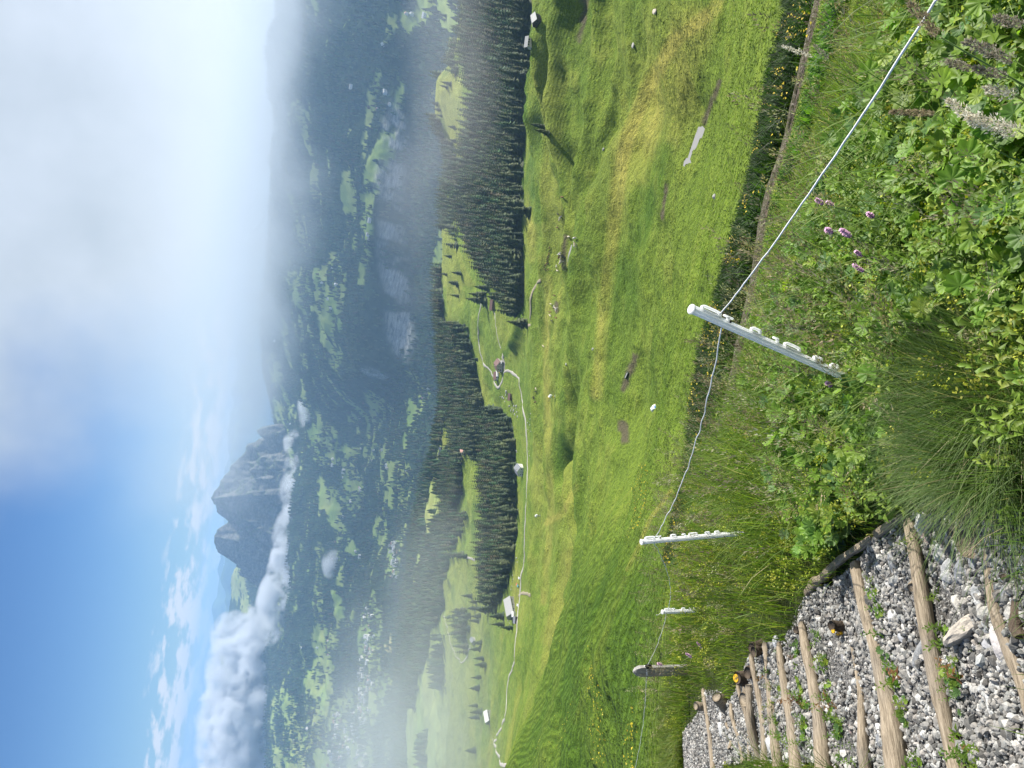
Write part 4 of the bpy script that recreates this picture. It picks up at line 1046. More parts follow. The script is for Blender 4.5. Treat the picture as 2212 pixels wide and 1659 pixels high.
LB = lambda x, y: (384 + x * .3716, 1042.3 + y * .3716)
LC = lambda x, y: (548.6 + x * .3307, 548.6 + y * .3307)
vill = []
def sprinkle(pl, n, lab, grp):
    a = np.array(pl); k = 0
    while k < n:
        x, y = random.uniform(a[:, 0].min(), a[:, 0].max()), random.uniform(a[:, 1].min(), a[:, 1].max())
        if inpoly(np.array([x]), np.array([y]), pl)[0]: vill.append((x, y, lab, grp)); k += 1
sprinkle([LB(1070, 1000), LB(1130, 980), LB(1150, 1150), LB(1110, 1420), LB(1060, 1400), LB(1055, 1150)], 62, 'white chalet in the crowded village strip on the valley floor', 'houses of the valley village')
sprinkle([LB(910, 1330), LB(1000, 1280), LB(1090, 1420), LB(1110, 1659), LB(1080, 1740), LB(850, 1740), LB(900, 1500)], 92, 'pale house in the misty lower part of the valley village', 'houses in the misty part of the village')
sprinkle([LB(1095, 720), LB(1140, 720), LB(1150, 980), LB(1100, 980)], 22, 'white house in the upper row of the valley village', 'houses of the upper village row')
sprinkle([LE(225, 215), LE(275, 200), LE(280, 300), LE(270, 450), LE(225, 450), LE(235, 320)], 22, 'white house of the hamlet among the dark woods', 'houses of the woodland hamlet')
for x, y in [LB(1010, 110), LB(970, 200), LB(925, 345), LB(930, 370), LB(1048, 400), LB(1068, 430), LB(920, 500), LB(935, 440), LB(880, 920), LB(875, 960), LB(885, 1000), LB(820, 960), LB(840, 1330), LB(800, 1400), LB(730, 960), LB(760, 1430), LB(650, 1550), LB(680, 1500), LB(1065, 30), LB(905, 440),
             LC(490, 295), LC(510, 355), LC(455, 190), LC(545, 200), LC(565, 240), LC(520, 95), LC(520, 1340), LC(525, 1380), LC(600, 1420), LC(585, 1460), LC(705, 1270), LC(788, 1285), LC(845, 1280), LC(780, 1350), LC(870, 1380), LC(1010, 1415), LC(725, 975), LC(695, 1070), LC(700, 1540), LC(635, 1620), LC(1115, 935), LC(1150, 880), LC(730, 1490), LC(880, 1400), LC(240, 1110), LC(140, 570),
             L4(228, 1390), L4(235, 1420), L4(240, 1310), L4(300, 1090), L4(375, 625), L4(290, 650), L4(570, 95), L4(510, 90), L4(465, 85), L4(330, 270), L4(140, 520), L4(245, 640), L4(232, 1400), L4(345, 550)]:
    if y < 600: wh_ = 'on the foggy terraces above the cliff band'
    elif y < 850: wh_ = 'on the valley side under the edge of the great cloud'
    elif x > 830: wh_ = 'on the clearing just behind the shelf woods'
    elif y < 1100: wh_ = 'on the wide clearing below the right flank of the rock peak'
    elif y < 1250: wh_ = 'on the slanting strips of meadow under the rock peak'
    else: wh_ = 'on the meadow strips above the valley village'
    vill.append((x, y, 'small white farmhouse ' + wh_, 'farmhouses ' + wh_))
for x, y in [L4(772, 45), L4(770, 172)]: vill.append((x, y, 'white farmhouse at the foggy rim of the shelf', 'farmhouses at the foggy rim'))
for x, y, lab, grp in vill:
    P_ = hitv(x, y)
    if P_ is None: continue
    o = obj('village_house', random.choice(VH)); o.location = P_ + np.array([0, 0, 1.0]); o.rotation_euler = (0, 0, random.uniform(0, 3.14))
    k = random.uniform(.9, 1.35); o.scale = (k, k, k)
    tag(o, lab, 'house', grp)

# ------------------------------------------------------------------ path with timber steps
def zn(x, y):
    """height of the near bank"""
    r = np.hypot(x, y); a = np.arctan2(x, y)
    i = np.clip((a - azn[0]) / (azn[-1] - azn[0]) * (len(azn) - 1), 0, len(azn) - 1.001); j = np.clip(np.log(np.maximum(r, .26) / .25) / math.log(13.6 / .25) * 149, 0, 148.999)
    i0 = np.floor(i).astype(int); j0 = np.floor(j).astype(int); fi = i - i0; fj = j - j0
    return (ZN[i0, j0] * (1 - fj) + ZN[i0, j0 + 1] * fj) * (1 - fi) + (ZN[i0 + 1, j0] * (1 - fj) + ZN[i0 + 1, j0 + 1] * fj) * fi
def nearpt(x, y, up=0.0):
    """point of the bank under a picture pixel"""
    d = ray(x, y); t_ = -(H0 - up) / (d[2] + SA * d[1] + SB * d[0]); P_ = d * t_
    for _ in range(3):
        z = float(zn(P_[0], P_[1])) + up; P_ = d * (z / d[2]) * .6 + P_ * .4
    return np.array([P_[0], P_[1], float(zn(P_[0], P_[1])) + up])
L7 = lambda x, y: (1700.7 + x * .4048, 987.5 + y * .4048)
L66 = lambda x, y: (1371.5 + x * .3551, 1069.8 + y * .3551)
PATH_PIX = [L7(1350, 250), L7(930, 110), L7(640, 310), L7(390, 540), L7(110, 740), L66(915, 890), L66(815, 890), L66(740, 960), L66(670, 1120), L66(600, 1250), L66(520, 1190), L66(438, 1180), L66(420, 1280), L66(360, 1380), L66(290, 1500), L66(285, 1800), L66(440, 1800), L66(560, 1640), L66(800, 1610), L66(1000, 1640), L7(240, 1640), L7(420, 1720), L7(640, 1850), L7(900, 1900), L7(1500, 1900)]
PATH = [tuple(nearpt(x, y)[:2]) for x, y in PATH_PIX]
def on_path(x, y): return inpoly(np.asarray(x, float), np.asarray(y, float), PATH)
# earth and fine grit under the stones, a sheet just over the bank
gx, gy = np.meshgrid(np.linspace(-6.5, .8, 150), np.linspace(.6, 9.5, 180), indexing='ij')
gz = zn(gx, gy) + .012
inp = on_path(gx, gy)
fq = grid_faces(150, 180); fq = fq[inp.ravel()[fq].all(1)]
GRIT = MT('path_grit'); _v = GRIT.pos()
_g = GRIT.ramp(GRIT.noise(55, 3, .7, _v), [(.3, (.05, .048, .045)), (.55, (.17, .165, .16)), (.75, (.33, .32, .31))])
_g = GRIT.mix(GRIT.math('MULTIPLY', GRIT.math('SUBTRACT', GRIT.noise(3.2, 4, .6, _v), .55), 6, clamp=True), _g, (.055, .048, .038))
GRIT.bsdf(_g, .95, GRIT.bump(GRIT.noise(70, 3, .7, _v), .7, .02), .1)
tag(obj('path', mesh_np('path', np.stack([gx, gy, gz], -1).reshape(-1, 3), fq, mat=GRIT.m)), kind='structure')

STONE = MT('limestone'); _v = STONE.pos()
_c = STONE.mix(1.0, STONE.attr('col').outputs['Color'], STONE.ramp(STONE.noise(60, 5, .75, _v), [(.3, (.62, .62, .62)), (.5, (1, 1, 1)), (.7, (1.25, 1.24, 1.2))]), 'MULTIPLY')
STONE.bsdf(_c, .85, STONE.bump(STONE.noise(90, 4, .7, _v), .5, .01), .25)
def rock_template(seed, sub=1, flat=.65):
    q = random.Random(seed); bm = bmesh.new(); bmesh.ops.create_icosphere(bm, subdivisions=sub, radius=1.0)
    pl = [Vector((q.gauss(0, 1), q.gauss(0, 1), q.gauss(0, 1))).normalized() for _ in range(9)]; of = [q.uniform(.62, .95) for _ in pl]
    sc = Vector((q.uniform(.8, 1.35), q.uniform(.65, 1.05), q.uniform(.45, .85) * flat / .65))
    V = []
    for v in bm.verts:
        c_ = v.co.copy()
        for n_, o_ in zip(pl, of):
            d = c_.dot(n_)
            if d > o_: c_ -= n_ * (d - o_)
        V.append((c_.x * sc.x, c_.y * sc.y, c_.z * sc.z))
    Fc = [[v.index for v in f.verts] for f in bm.faces]; bm.free()
    return np.array(V), np.array(Fc)
STN = [rock_template(s_, 1) for s_ in range(10)]
def rot_mats(n, tilt=.6):
    a = rng.uniform(0, 6.28, n); M1 = rotz_mats(a, np.ones(n), np.ones(n))
    b = rng.normal(0, tilt, n); M2 = np.zeros((n, 3, 3)); M2[:, 0, 0] = 1; M2[:, 1, 1] = np.cos(b); M2[:, 1, 2] = -np.sin(b); M2[:, 2, 1] = np.sin(b); M2[:, 2, 2] = np.cos(b)
    return np.einsum('nij,njk->nik', M1, M2)
def stone_cols(n):
    g = rng.choice([.32, .24, .17, .10, .44], n, p=[.28, .26, .22, .14, .10]) * rng.uniform(.85, 1.12, n)
    t_ = rng.normal(0, .025, n)
    return np.stack([g * (1.03 + t_), g, g * (.94 - t_ * .6)], 1)
def path_points(n, rmin, rmax, pw=1.35):
    out = []
    while sum(len(o_) for o_ in out) < n:
        m_ = 20000; r = (rng.random(m_) * (rmax ** pw - rmin ** pw) + rmin ** pw) ** (1 / pw); a = rng.uniform(Rd(-62), Rd(12), m_)
        x, y = r * np.sin(a), r * np.cos(a); k = on_path(x, y); out.append(np.stack([x[k], y[k]], 1))
    return np.concatenate(out)[:n]
parts = []
N = 21000
q_ = path_points(N, 1.0, 9.8, 1.1); rr = np.hypot(q_[:, 0], q_[:, 1])
bare = fbm(q_[:, 0] / .35, q_[:, 1] / .35, 3, 66) > .28
sz = np.exp(rng.normal(math.log(.0088), .42, N)) * np.clip(.8 + rr * .08, .8, 1.3)
sz[bare] *= .45
sz = np.clip(sz, .0035, .026)
pos = np.stack([q_[:, 0], q_[:, 1], zn(q_[:, 0], q_[:, 1]) + .014 + sz * .25 + rng.uniform(0, .008, N)], 1)
cols = stone_cols(N); wh = rng.integers(0, 10, N)
for k, (V, Fc) in enumerate(STN):
    s_ = wh == k; parts.append(inst(V, Fc, rot_mats(s_.sum()) * sz[s_][:, None, None], pos[s_], cols[s_]))
V, Fc, C_ = joinparts(parts)
tag(obj('gravel', mesh_np('gravel', V, None, Fc, STONE.m, False, {'col': C_})), kind='stuff')

def stone(px_, size, seed, col, label, group=None, stretch=(1, 1, 1), yaw=0, tilt=0):
    V, Fc = rock_template(seed, 3)
    rg = np.random.default_rng(seed); V = V * np.array(stretch) * size
    V = V + rg.normal(0, size * .018, V.shape)
    me = mesh_np('stone', V, None, Fc, STONE.m, False, {'col': np.tile(np.array(col), (len(V), 1))})
    o = obj('stone', me); P_ = nearpt(*px_); o.location = (P_[0], P_[1], P_[2] + size * stretch[2] * .28); o.rotation_euler = (tilt, -.1, yaw)
    return tag(o, label, 'stone', group)
stone(L7(985, 915), .088, 101, (.40, .36, .31), 'long wedge-shaped beige stone against the second timber step', None, (1.45, .62, .8), -.75, .25)
stone(L7(740, 350), .06, 102, (.50, .50, .48), 'pale angular block wedged at the right end of the second step', None, (1.1, 1.0, .9), .4)
stone(L7(748, 425), .030, 103, (.30, .24, .22), 'small reddish stone below the pale block at the path edge', None, (1.2, .8, .9), .2)
stone(L7(835, 512), .050, 104, (.34, .35, .33), 'speckled lichen-grey stone beside the knotty stump', None, (1.1, .95, .8), .9)
stone(L7(955, 620), .048, 105, (.23, .24, .26), 'smooth dark blue-grey stone in the upper gravel tread', None, (1.1, .95, .9), .1)
stone(L7(925, 790), .036, 106, (.50, .48, .44), 'rounded cream stone above the long wedge-shaped stone', None, (1.3, .9, .9), .7)
stone(L7(1110, 830), .038, 107, (.36, .35, .32), 'grey-brown angular stone near the split rail', None, (1.1, .9, .9), 2.1)
stone(L7(1145, 940), .034, 108, (.52, .51, .50), 'whitish stone touching the thin end of the wedge stone', None, (1.1, .9, .9), .3)
stone(L7(1180, 1015), .046, 109, (.47, .44, .43), 'pinkish-white lump next to the weathered split rail', None, (1.1, 1.0, .9), .8)
stone(L7(1110, 1005), .034, 110, (.31, .31, .33), 'mid grey flat stone beside the pinkish-white lump', None, (1.2, .9, .7), 1.8)
stone(L7(748, 1020), .052, 111, (.25, .255, .26), 'dark slate-like flake lying flat in the second gravel tread', None, (1.7, .65, .45), -.5)
stone(L7(585, 585), .048, 112, (.27, .28, .29), 'grey slab in the shade near the right end of the third step', None, (1.4, .8, .6), .5)
stone(L7(700, 765), .036, 113, (.22, .20, .18), 'brown-grey flat stone beside the round timber end', None, (1.2, .9, .6), .2)
stone(L7(665, 830), .040, 114, (.34, .34, .33), 'light grey diamond-shaped stone in the second gravel tread', None, (1.1, 1.0, .6), .6)
stone(L7(640, 975), .030, 115, (.33, .34, .36), 'bluish grey chip below the diamond-shaped stone', None, (1.2, .8, .7), 1.2)
stone(L7(290, 1225), .055, 116, (.31, .32, .32), 'long thin grey slate flake in the fourth gravel tread', None, (1.9, .55, .35), -.2)
stone(L7(315, 1090), .034, 117, (.27, .27, .28), 'dark grey wedge in the shallow tread by the thin split log', None, (1.2, .9, .7), .6)
stone(L7(385, 1050), .026, 118, (.50, .50, .48), 'small white cobble resting on the thin split log', None, (1.2, .9, .8), .3)
stone(L7(515, 1370), .040, 119, (.40, .41, .42), 'flat pale grey slab against the third timber step', None, (1.6, .8, .4), 1.0)
stone(L7(505, 1510), .038, 120, (.24, .25, .27), 'round blue-grey cobble at the lower end of the thin split log', None, (1.1, .95, .8), .3)
stone(L7(345, 1455), .026, 121, (.40, .31, .29), 'small rosy stone beside the leafy sprig in the gravel', None, (1.0, .9, .8), .3)
stone(L7(720, 1310), .026, 122, (.54, .54, .52), 'white pebble lying on bare dark earth between two steps', None, (1.1, .9, .8), .3)
stone(L66(545, 1430), .075, 123, (.46, .46, .45), 'largest white stone on the top tread near the bend', None, (1.2, .9, .7), .3)
stone(L66(540, 1360), .055, 124, (.45, .45, .44), 'second white stone above the largest one on the top tread', None, (1.2, .9, .6), .9)
stone(L66(860, 1530), .060, 125, (.50, .50, .50), 'white stone between two worn steps beside low leaves', None, (1.1, .8, .8), .9)
stone(L66(880, 905), .05, 126, (.42, .43, .45), 'blueish white stone at the right end of the seventh step', None, (1.1, .9, .8), .4)
k_ = 0
for (x, y) in [L7(a, b) for a, b in ((870, 580), (1030, 560), (1070, 660), (850, 680), (1040, 720), (880, 640), (1060, 780), (1090, 890), (1010, 870), (1240, 670), (1200, 720), (1215, 770), (1190, 650), (1165, 1110), (1110, 1140), (1190, 1180), (1150, 1250), (1080, 1230), (1110, 1330), (1190, 1330), (1050, 1080), (985, 1190),
                                           (560, 680), (610, 640), (500, 690), (530, 745), (620, 760), (715, 870), (590, 830), (560, 880), (640, 1060), (690, 1150), (655, 1210), (620, 1210), (780, 1160), (800, 1240), (690, 1390), (830, 1410), (760, 1480), (390, 560), (500, 560),
                                           (240, 1010), (350, 1240), (260, 1270), (230, 1350), (300, 1390), (420, 1190), (470, 1270), (540, 1420), (500, 1460), (180, 1260), (120, 1190), (100, 1290))]:
    k_ += 1; c0 = random.choice([(.50, .50, .48), (.42, .42, .41), (.34, .345, .35), (.54, .53, .51)])
    tr_ = 'lowest' if k_ <= 22 else 'second' if k_ <= 39 else 'upper'
    stone((x, y), random.uniform(.020, .036), 200 + k_, c0, 'fist-sized limestone lump among the gravel of the %s tread' % (tr_ if tr_ != 'upper' else 'third or fourth'), 'larger stones of the %s treads' % tr_, (1.15, .9, random.uniform(.6, .95)), random.uniform(0, 3))

# weathered timber
WOOD = MT('weathered_timber'); _o = WOOD.objco()
_gr = WOOD.noise(9, 6, .7, WOOD.scaled(_o, (.9, 14, 14)), .4)
_c = WOOD.ramp(_gr, [(.28, (.085, .068, .048)), (.46, (.24, .195, .14)), (.62, (.38, .315, .235)), (.8, (.48, .42, .34))])
_c = WOOD.mix(WOOD.math('MULTIPLY', WOOD.math('SUBTRACT', WOOD.noise(2.6, 4, .6, _o), .52), 3.4, clamp=True), _c, (.19, .175, .155))
WOOD.bsdf(_c, .88, WOOD.bump(_gr, .8, .012), .2)
GREYW = MT('grey_old_wood'); _o = GREYW.objco()
_gr = GREYW.noise(7, 6, .7, GREYW.scaled(_o, (14, 14, .9)), .5)
GREYW.bsdf(GREYW.ramp(_gr, [(.3, (.14, .135, .125)), (.5, (.32, .31, .29)), (.7, (.48, .465, .44))]), .9, GREYW.bump(_gr, .8, .012), .15)
DARKW = simple('dark_stake_wood', (.085, .065, .048), .9, .45, 14, .2, .5)
YELLOW = MT('yellow_waymark_paint'); _o = YELLOW.objco()
YELLOW = YELLOW.bsdf(YELLOW.mix(YELLOW.math('MULTIPLY', YELLOW.math('SUBTRACT', YELLOW.noise(38, 4, .7, _o), .47), 9, clamp=True), (.62, .38, .02), (.07, .055, .04)), .8, None, .2)
def log_mesh(L_, r0, r1, seed, flat=.8, sag=.0):
    """a weathered round timber along x, irregular, with a worn flat top"""
    q = np.random.default_rng(seed); n, m_ = 26, 14
    t_ = np.linspace(0, 1, n); V = []
    w1 = q.uniform(0, 6.28, 4)
    for i in range(n):
        r = (r0 + (r1 - r0) * t_[i]) * (1 + .07 * math.sin(t_[i] * 9 + w1[0]) + .05 * math.sin(t_[i] * 23 + w1[1]))
        if i in (0, n - 1): r *= .86
        cy = .018 * math.sin(t_[i] * 5 + w1[2]); cz = .012 * math.sin(t_[i] * 6 + w1[3]) - sag * (1 - (2 * t_[i] - 1) ** 2)
        for k in range(m_):
            a = k * 6.28319 / m_; y = math.cos(a) * r; z = math.sin(a) * r
            if z > r * flat: z = r * flat
            V.append((t_[i] * L_, cy + y + q.normal(0, r * .035), cz + z + q.normal(0, r * .035)))
    Fq = []
    for i in range(n - 1):
        for k in range(m_): Fq.append((i * m_ + k, i * m_ + (k + 1) % m_, (i + 1) * m_ + (k + 1) % m_, (i + 1) * m_ + k))
    V += [(0, 0, 0), (L_, 0, 0)]; b = len(V) - 2
    Ft = [(b, (k + 1) % m_, k) for k in range(m_)] + [(b + 1, (n - 1) * m_ + k, (n - 1) * m_ + (k + 1) % m_) for k in range(m_)]
    return np.array(V), np.array(Fq)[:, ::-1], np.array(Ft)
def place_beam(o, A, B):
    A, B = Vector(A), Vector(B); d = (B - A).normalized()
    y = Vector((0, 0, 1)).cross(d).normalized(); z = d.cross(y)
    o.matrix_world = Matrix([[d.x, y.x, z.x, A.x], [d.y, y.y, z.y, A.y], [d.z, y.z, z.z, A.z], [0, 0, 0, 1]])
def step(a, b, wpx, seed, label, mat=None, ext=.12, lift=1.25, name='timber_step', cat='step', taper=1.0, flat=.8):
    """a step timber from its right end to its left end in the picture; wpx = its thickness there in pixels at both ends"""
    A, B = nearpt(*a), nearpt(*b)
    ra = wpx[0] / 2 * np.linalg.norm(A) / F * .92; rb = wpx[1] / 2 * np.linalg.norm(B) / F * .92
    A[2] += ra * lift; B[2] += rb * lift
    B = B + (B - A) * ext
    L_ = float(np.linalg.norm(B - A)); V, Fq, Ft = log_mesh(L_, ra, rb, seed, flat)
    o = obj(name, mesh_np(name, V, Fq, Ft, mat or WOOD.m)); place_beam(o, A, B)
    return tag(o, label, cat, None if cat != 'step' else 'timber steps of the gravel path')
step(L7(660, 325), L7(965, 1659), (26, 34), 1, 'pale deeply grooved step timber, second from the bottom of the path')
step(L7(395, 560), L7(650, 1659), (22, 46), 2, 'broad squared step timber with a sawn notch, third from the bottom')
step(L7(350, 985), L7(435, 1530), (8, 24), 3, 'thin splintered reddish log half sunk in gravel above the third step', ext=.25)
step(L7(100, 885), L7(255, 1659), (16, 36), 4, 'smooth rounded step timber beside the yellow-marked stake')
step(L66(912, 900), L66(1040, 1659), (13, 30), 5, 'rounded step timber with grass over its right end')
step(L66(818, 905), L66(930, 1659), (14, 26), 6, 'step timber starting under the double stake, worn pale on top')
step(L66(752, 965), L66(838, 1620), (11, 19), 7, 'narrow step timber just above the white stone')
step(L66(735, 1150), L66(775, 1600), (20, 15), 8, 'rotten crumbling brown step timber under the yellow stake')
step(L66(695, 1130), L66(745, 1600), (10, 13), 9, 'thin grey step timber in the tight flight above the rotten one')
step(L66(662, 1145), L66(715, 1560), (8, 9), 10, 'thinnest upper step timber of the tight flight')
step(L66(608, 1262), L66(672, 1590), (8, 12), 11, 'slender step timber below the two large white stones')
step(L66(440, 1185), L66(508, 1680), (9, 12), 12, 'uppermost step timber where the path bends away')
step(L66(585, 1380), L66(612, 1540), (6, 10), 13, 'decayed orange-brown log fragment in the upper gravel tread', ext=0, name='log_fragment', cat='log')
step(L7(935, 95), L7(1045, 445), (15, 20), 14, 'weathered split rail end under overhanging grass at the lowest step', ext=0, name='split_rail', cat='rail', flat=.5)
step(L7(1078, 495), L7(1285, 1180), (16, 30), 15, 'weathered split rail forming the lowest step with open cracks', ext=.3, name='split_rail', cat='rail', flat=.5)
step(L7(1190, 645), L7(1300, 900), (20, 26), 16, 'dark broken rail lying below the lowest step', ext=.2, name='split_rail', cat='rail', mat=DARKW)
step(L7(930, 100), L7(500, 395), (22, 19), 17, 'squared grey edging beam along the grass, lower length', ext=0, name='edging_beam', cat='beam', mat=None, lift=.9)
step(L7(478, 412), L7(118, 712), (18, 15), 18, 'squared grey edging beam along the grass, upper length', ext=0, name='edging_beam', cat='beam', lift=.9)
step(L66(1165, 480), L66(1060, 590), (17, 15), 19, 'short grey beam end sticking out of the leaves above the edging', ext=0, name='edging_beam', cat='beam', lift=1.6)
def stake(px_, r, h, label, mat=DARKW, yellow=False, tilt=(0, 0), seed=0):
    P_ = nearpt(*px_); t_ = empty('stake', P_, label, 'stake', None, (tilt[0], tilt[1], seed))
    V, Fq, Ft = log_mesh(h + .25, r, r * .95, 300 + seed, .97)
    V = np.stack([V[:, 1], V[:, 2], V[:, 0] - .25], 1)
    obj('shaft', mesh_np('shaft', V, Fq, Ft, mat), t_)
    if yellow:
        bm = bmesh.new(); bmesh.ops.create_circle(bm, cap_ends=True, segments=12, radius=r * yellow)
        ex = bmesh.ops.extrude_face_region(bm, geom=list(bm.faces))
        for v in ex['geom']:
            if isinstance(v, bmesh.types.BMVert): v.co.z += .006
        for v in bm.verts: v.co.z += h - .002; v.co.x -= r * (.9 - yellow) * .8
        bm_obj('paint_mark', bm, YELLOW, t_)
        bm = bmesh.new(); bm_box(bm, (-r * .93, 0, h * .7), (.012, r * .5, h * .35)); bm_obj('paint_mark', bm, YELLOW, t_)
    return t_
stake(L7(300, 915), .035, .10, 'dark stake with worn yellow paint in front of the fourth tread', yellow=.32, seed=1)
stake(L7(430, 860), .024, .05, 'grey stake top at the right part of the third step', GREYW.m, seed=2)
stake(L7(85, 925), .028, .08, 'black stake hidden in grass behind the smooth rounded step', seed=3)
stake(L66(790, 915), .045, .12, 'left half of the double dark stake at the step end', seed=4)
stake(L66(793, 950), .042, .11, 'right half of the double dark stake at the step end', seed=5)
stake(L66(705, 1100), .06, .12, 'short stake with bright yellow top beside the flowering herbs', yellow=.55, seed=6)
stake(L66(748, 1085), .05, .08, 'dark stake just below the bright yellow one', seed=7)
stake(L66(720, 1235), .06, .10, 'reddish stake between the thin upper steps', WOOD.m, seed=8)
stake(L66(570, 1285), .065, .20, 'leaning round brown stake on the upper gravel tread', WOOD.m, tilt=(.1, -.5), seed=9)
stake(L66(440, 1275), .055, .14, 'small brown stake at the uppermost step', WOOD.m, seed=10)
stake(L7(690, 655), .030, .05, 'round stake end showing growth rings against the second step', WOOD.m, tilt=(.5, .3), seed=11)
stake(L7(1005, 470), .062, .085, 'knotty brown stump between the split rails', WOOD.m, tilt=(.3, .2), seed=12)

# ------------------------------------------------------------------ fence
PLASTIC = MT('white_plastic'); _o = PLASTIC.objco()
PLASTIC.bsdf(PLASTIC.ramp(PLASTIC.noise(7, 4, .6, PLASTIC.scaled(_o, (1, 1, .35))), [(.35, (.78, .79, .77)), (.6, (.90, .90, .88))]), .42, None, .45, 0)
_pb = [n_ for n_ in PLASTIC.t.nodes if n_.type == 'BSDF_PRINCIPLED'][0]
_pb.inputs['Subsurface Weight'].default_value = .8; _pb.inputs['Subsurface Radius'].default_value = (.06, .06, .06); _pb.inputs['Subsurface Scale'].default_value = 1.0
TWINE = simple('white_polywire', (.88, .87, .85), .8, .25, 60)
DKHOLE = simple('dark_hole', (.03, .025, .02), .8)
def ring_loop(bm, z0, z1, out, w_=.008, d=.006):
    """a rounded D-shaped lug standing out along +x between heights z0 and z1, with an open eye"""
    n = 18; zc, hz_ = (z0 + z1) / 2, (z1 - z0) / 2; rows = []
    for i in range(n):
        a = i * 6.28319 / n
        ca, sa = math.cos(a), math.sin(a)
        sx = math.copysign(abs(ca) ** .55, ca); sz = math.copysign(abs(sa) ** .55, sa)
        o_ = (out / 2 * (1 + sx), zc + hz_ * sz); i_ = (out / 2 + (out / 2 - w_) * sx, zc + (hz_ - w_) * sz)
        rows.append([bm.verts.new((o_[0], -d, o_[1])), bm.verts.new((o_[0], d, o_[1])), bm.verts.new((i_[0], d, i_[1])), bm.verts.new((i_[0], -d, i_[1]))])
    for i in range(n):
        a, b = rows[i], rows[(i + 1) % n]
        for k in range(4): bm.faces.new((a[k], b[k], b[(k + 1) % 4], a[(k + 1) % 4]))
def plastic_post(base, top, label, width=.030, sink=.12, wrap=False):
    A, B = Vector(base), Vector(top); z = (B - A).normalized(); L_ = (B - A).length
    v = (-(A + B) / 2).normalized(); x = v.cross(z).normalized() * -1
    # lugs point to the picture's right-hand side of the post
    if Vector(RT).dot(x) < 0: x = -x
    aw = z.cross(x)
    if aw.y < 0: aw = -aw
    x = (x * math.cos(Rd(26)) + aw * math.sin(Rd(26))).normalized()      # turned a little towards the sun
    y = z.cross(x)
    t_ = empty('fence_post', A, label, 'fence post', None)
    t_.matrix_world = Matrix([[x.x, y.x, z.x, A.x], [x.y, y.y, z.y, A.y], [x.z, y.z, z.z, A.z], [0, 0, 0, 1]])
    hw = width / 2; bm = bmesh.new()
    prof = [(-hw, -.006), (-hw * .45, -.006), (-hw * .3, -.017), (hw * .05, -.017), (hw * .2, -.006), (hw * .55, -.006), (hw * .62, -.011), (hw, -.011), (hw, .011), (hw * .62, .011), (hw * .55, .006), (hw * .2, .006), (hw * .05, .017), (-hw * .3, .017), (-hw * .45, .006), (-hw, .006)]
    a = [bm.verts.new((px_, py_, -sink)) for px_, py_ in prof]; b = [bm.verts.new((px_, py_, L_ - .004)) for px_, py_ in prof]
    bm.faces.new(a[::-1]); bm.faces.new(b)
    for i in range(16): bm.faces.new((a[i], a[(i + 1) % 16], b[(i + 1) % 16], b[i]))
    bmesh.ops.bevel(bm, geom=[e for e in bm.edges if abs((e.verts[0].co - e.verts[1].co).z) > .1], offset=.0015, segments=1, affect='EDGES')
    bm_obj('shaft', bm, PLASTIC.m, t_)
    bm = bmesh.new(); bmesh.ops.create_cone(bm, cap_ends=True, segments=24, radius1=hw * 1.28, radius2=hw * 1.22, depth=.010, matrix=Matrix.Translation((0, 0, L_ + .001)))
    bmesh.ops.bevel(bm, geom=list(bm.edges), offset=.002, segments=2, affect='EDGES')
    bm_obj('cap', bm, PLASTIC.m, t_)
    k = L_ / 1.0
    for z0, z1, o_ in ((.845, .955, .026), (.615, .675, .027), (.375, .475, .027), (.235, .290, .025), (.125, .180, .025)):
        bm = bmesh.new(); ring_loop(bm, z0 * k, z1 * k, o_); bmesh.ops.translate(bm, verts=bm.verts, vec=(hw - .003, 0, 0)); bm_obj('eyelet', bm, PLASTIC.m, t_)
    for z0, tt in ((.805, True), (.515, False)):
        bm = bmesh.new(); bm_box(bm, (hw + .007, 0, z0 * k), (.018, .010, .016)); bm_box(bm, (hw + .018, 0, (z0 + (0 if tt else .012)) * k), (.007, .012, .052 if tt else .034))
        bmesh.ops.bevel(bm, geom=list(bm.edges), offset=.002, segments=1, affect='EDGES'); bm_obj('hook', bm, PLASTIC.m, t_)
    bm = bmesh.new(); bmesh.ops.create_cone(bm, cap_ends=True, segments=10, radius1=.0045, radius2=.0045, depth=.003, matrix=Matrix.Translation((hw * .75, -.012, .80 * k)) @ Matrix.Rotation(Rd(90), 4, 'X')); bm_obj('drill_hole', bm, DKHOLE, t_)
    if wrap:
        pts = [(math.cos(i * .8) * hw * 1.1, math.sin(i * .8) * .02, L_ * (.12 + .5 * i / 40)) for i in range(41)]
        obj('twine_wrap', tube_mesh('twine_wrap', pts, .003, TWINE, 5), t_)
        pts = [(0, 0, L_), (-.01, .01, L_ + .03), (-.03, .01, L_ + .06), (-.035, .0, L_ + .10)]
        obj('twine_end', tube_mesh('twine_end', pts, .003, TWINE, 5), t_)
    return t_
def post_ends(base, top, r, rt=None):
    return D(base[0], base[1], r), D(top[0], top[1], rt if rt else r)
A1, B1 = post_ends((1850, 826), (1494, 668), 2.62, 2.58)
A2, B2 = post_ends((1580, 1154), (1386, 1171), 5.0)
A3, B3 = post_ends((1560, 1318), (1431, 1322), 8.0)
plastic_post(A1, B1, 'large white plastic fence post leaning to the right, nearest to the camera', .034)
plastic_post(A2, B2, 'white plastic fence post in the middle of the fence line among grass heads', .036)
plastic_post(A3, B3, 'white plastic fence post wound with twine, next to the wooden post', .046, wrap=True)
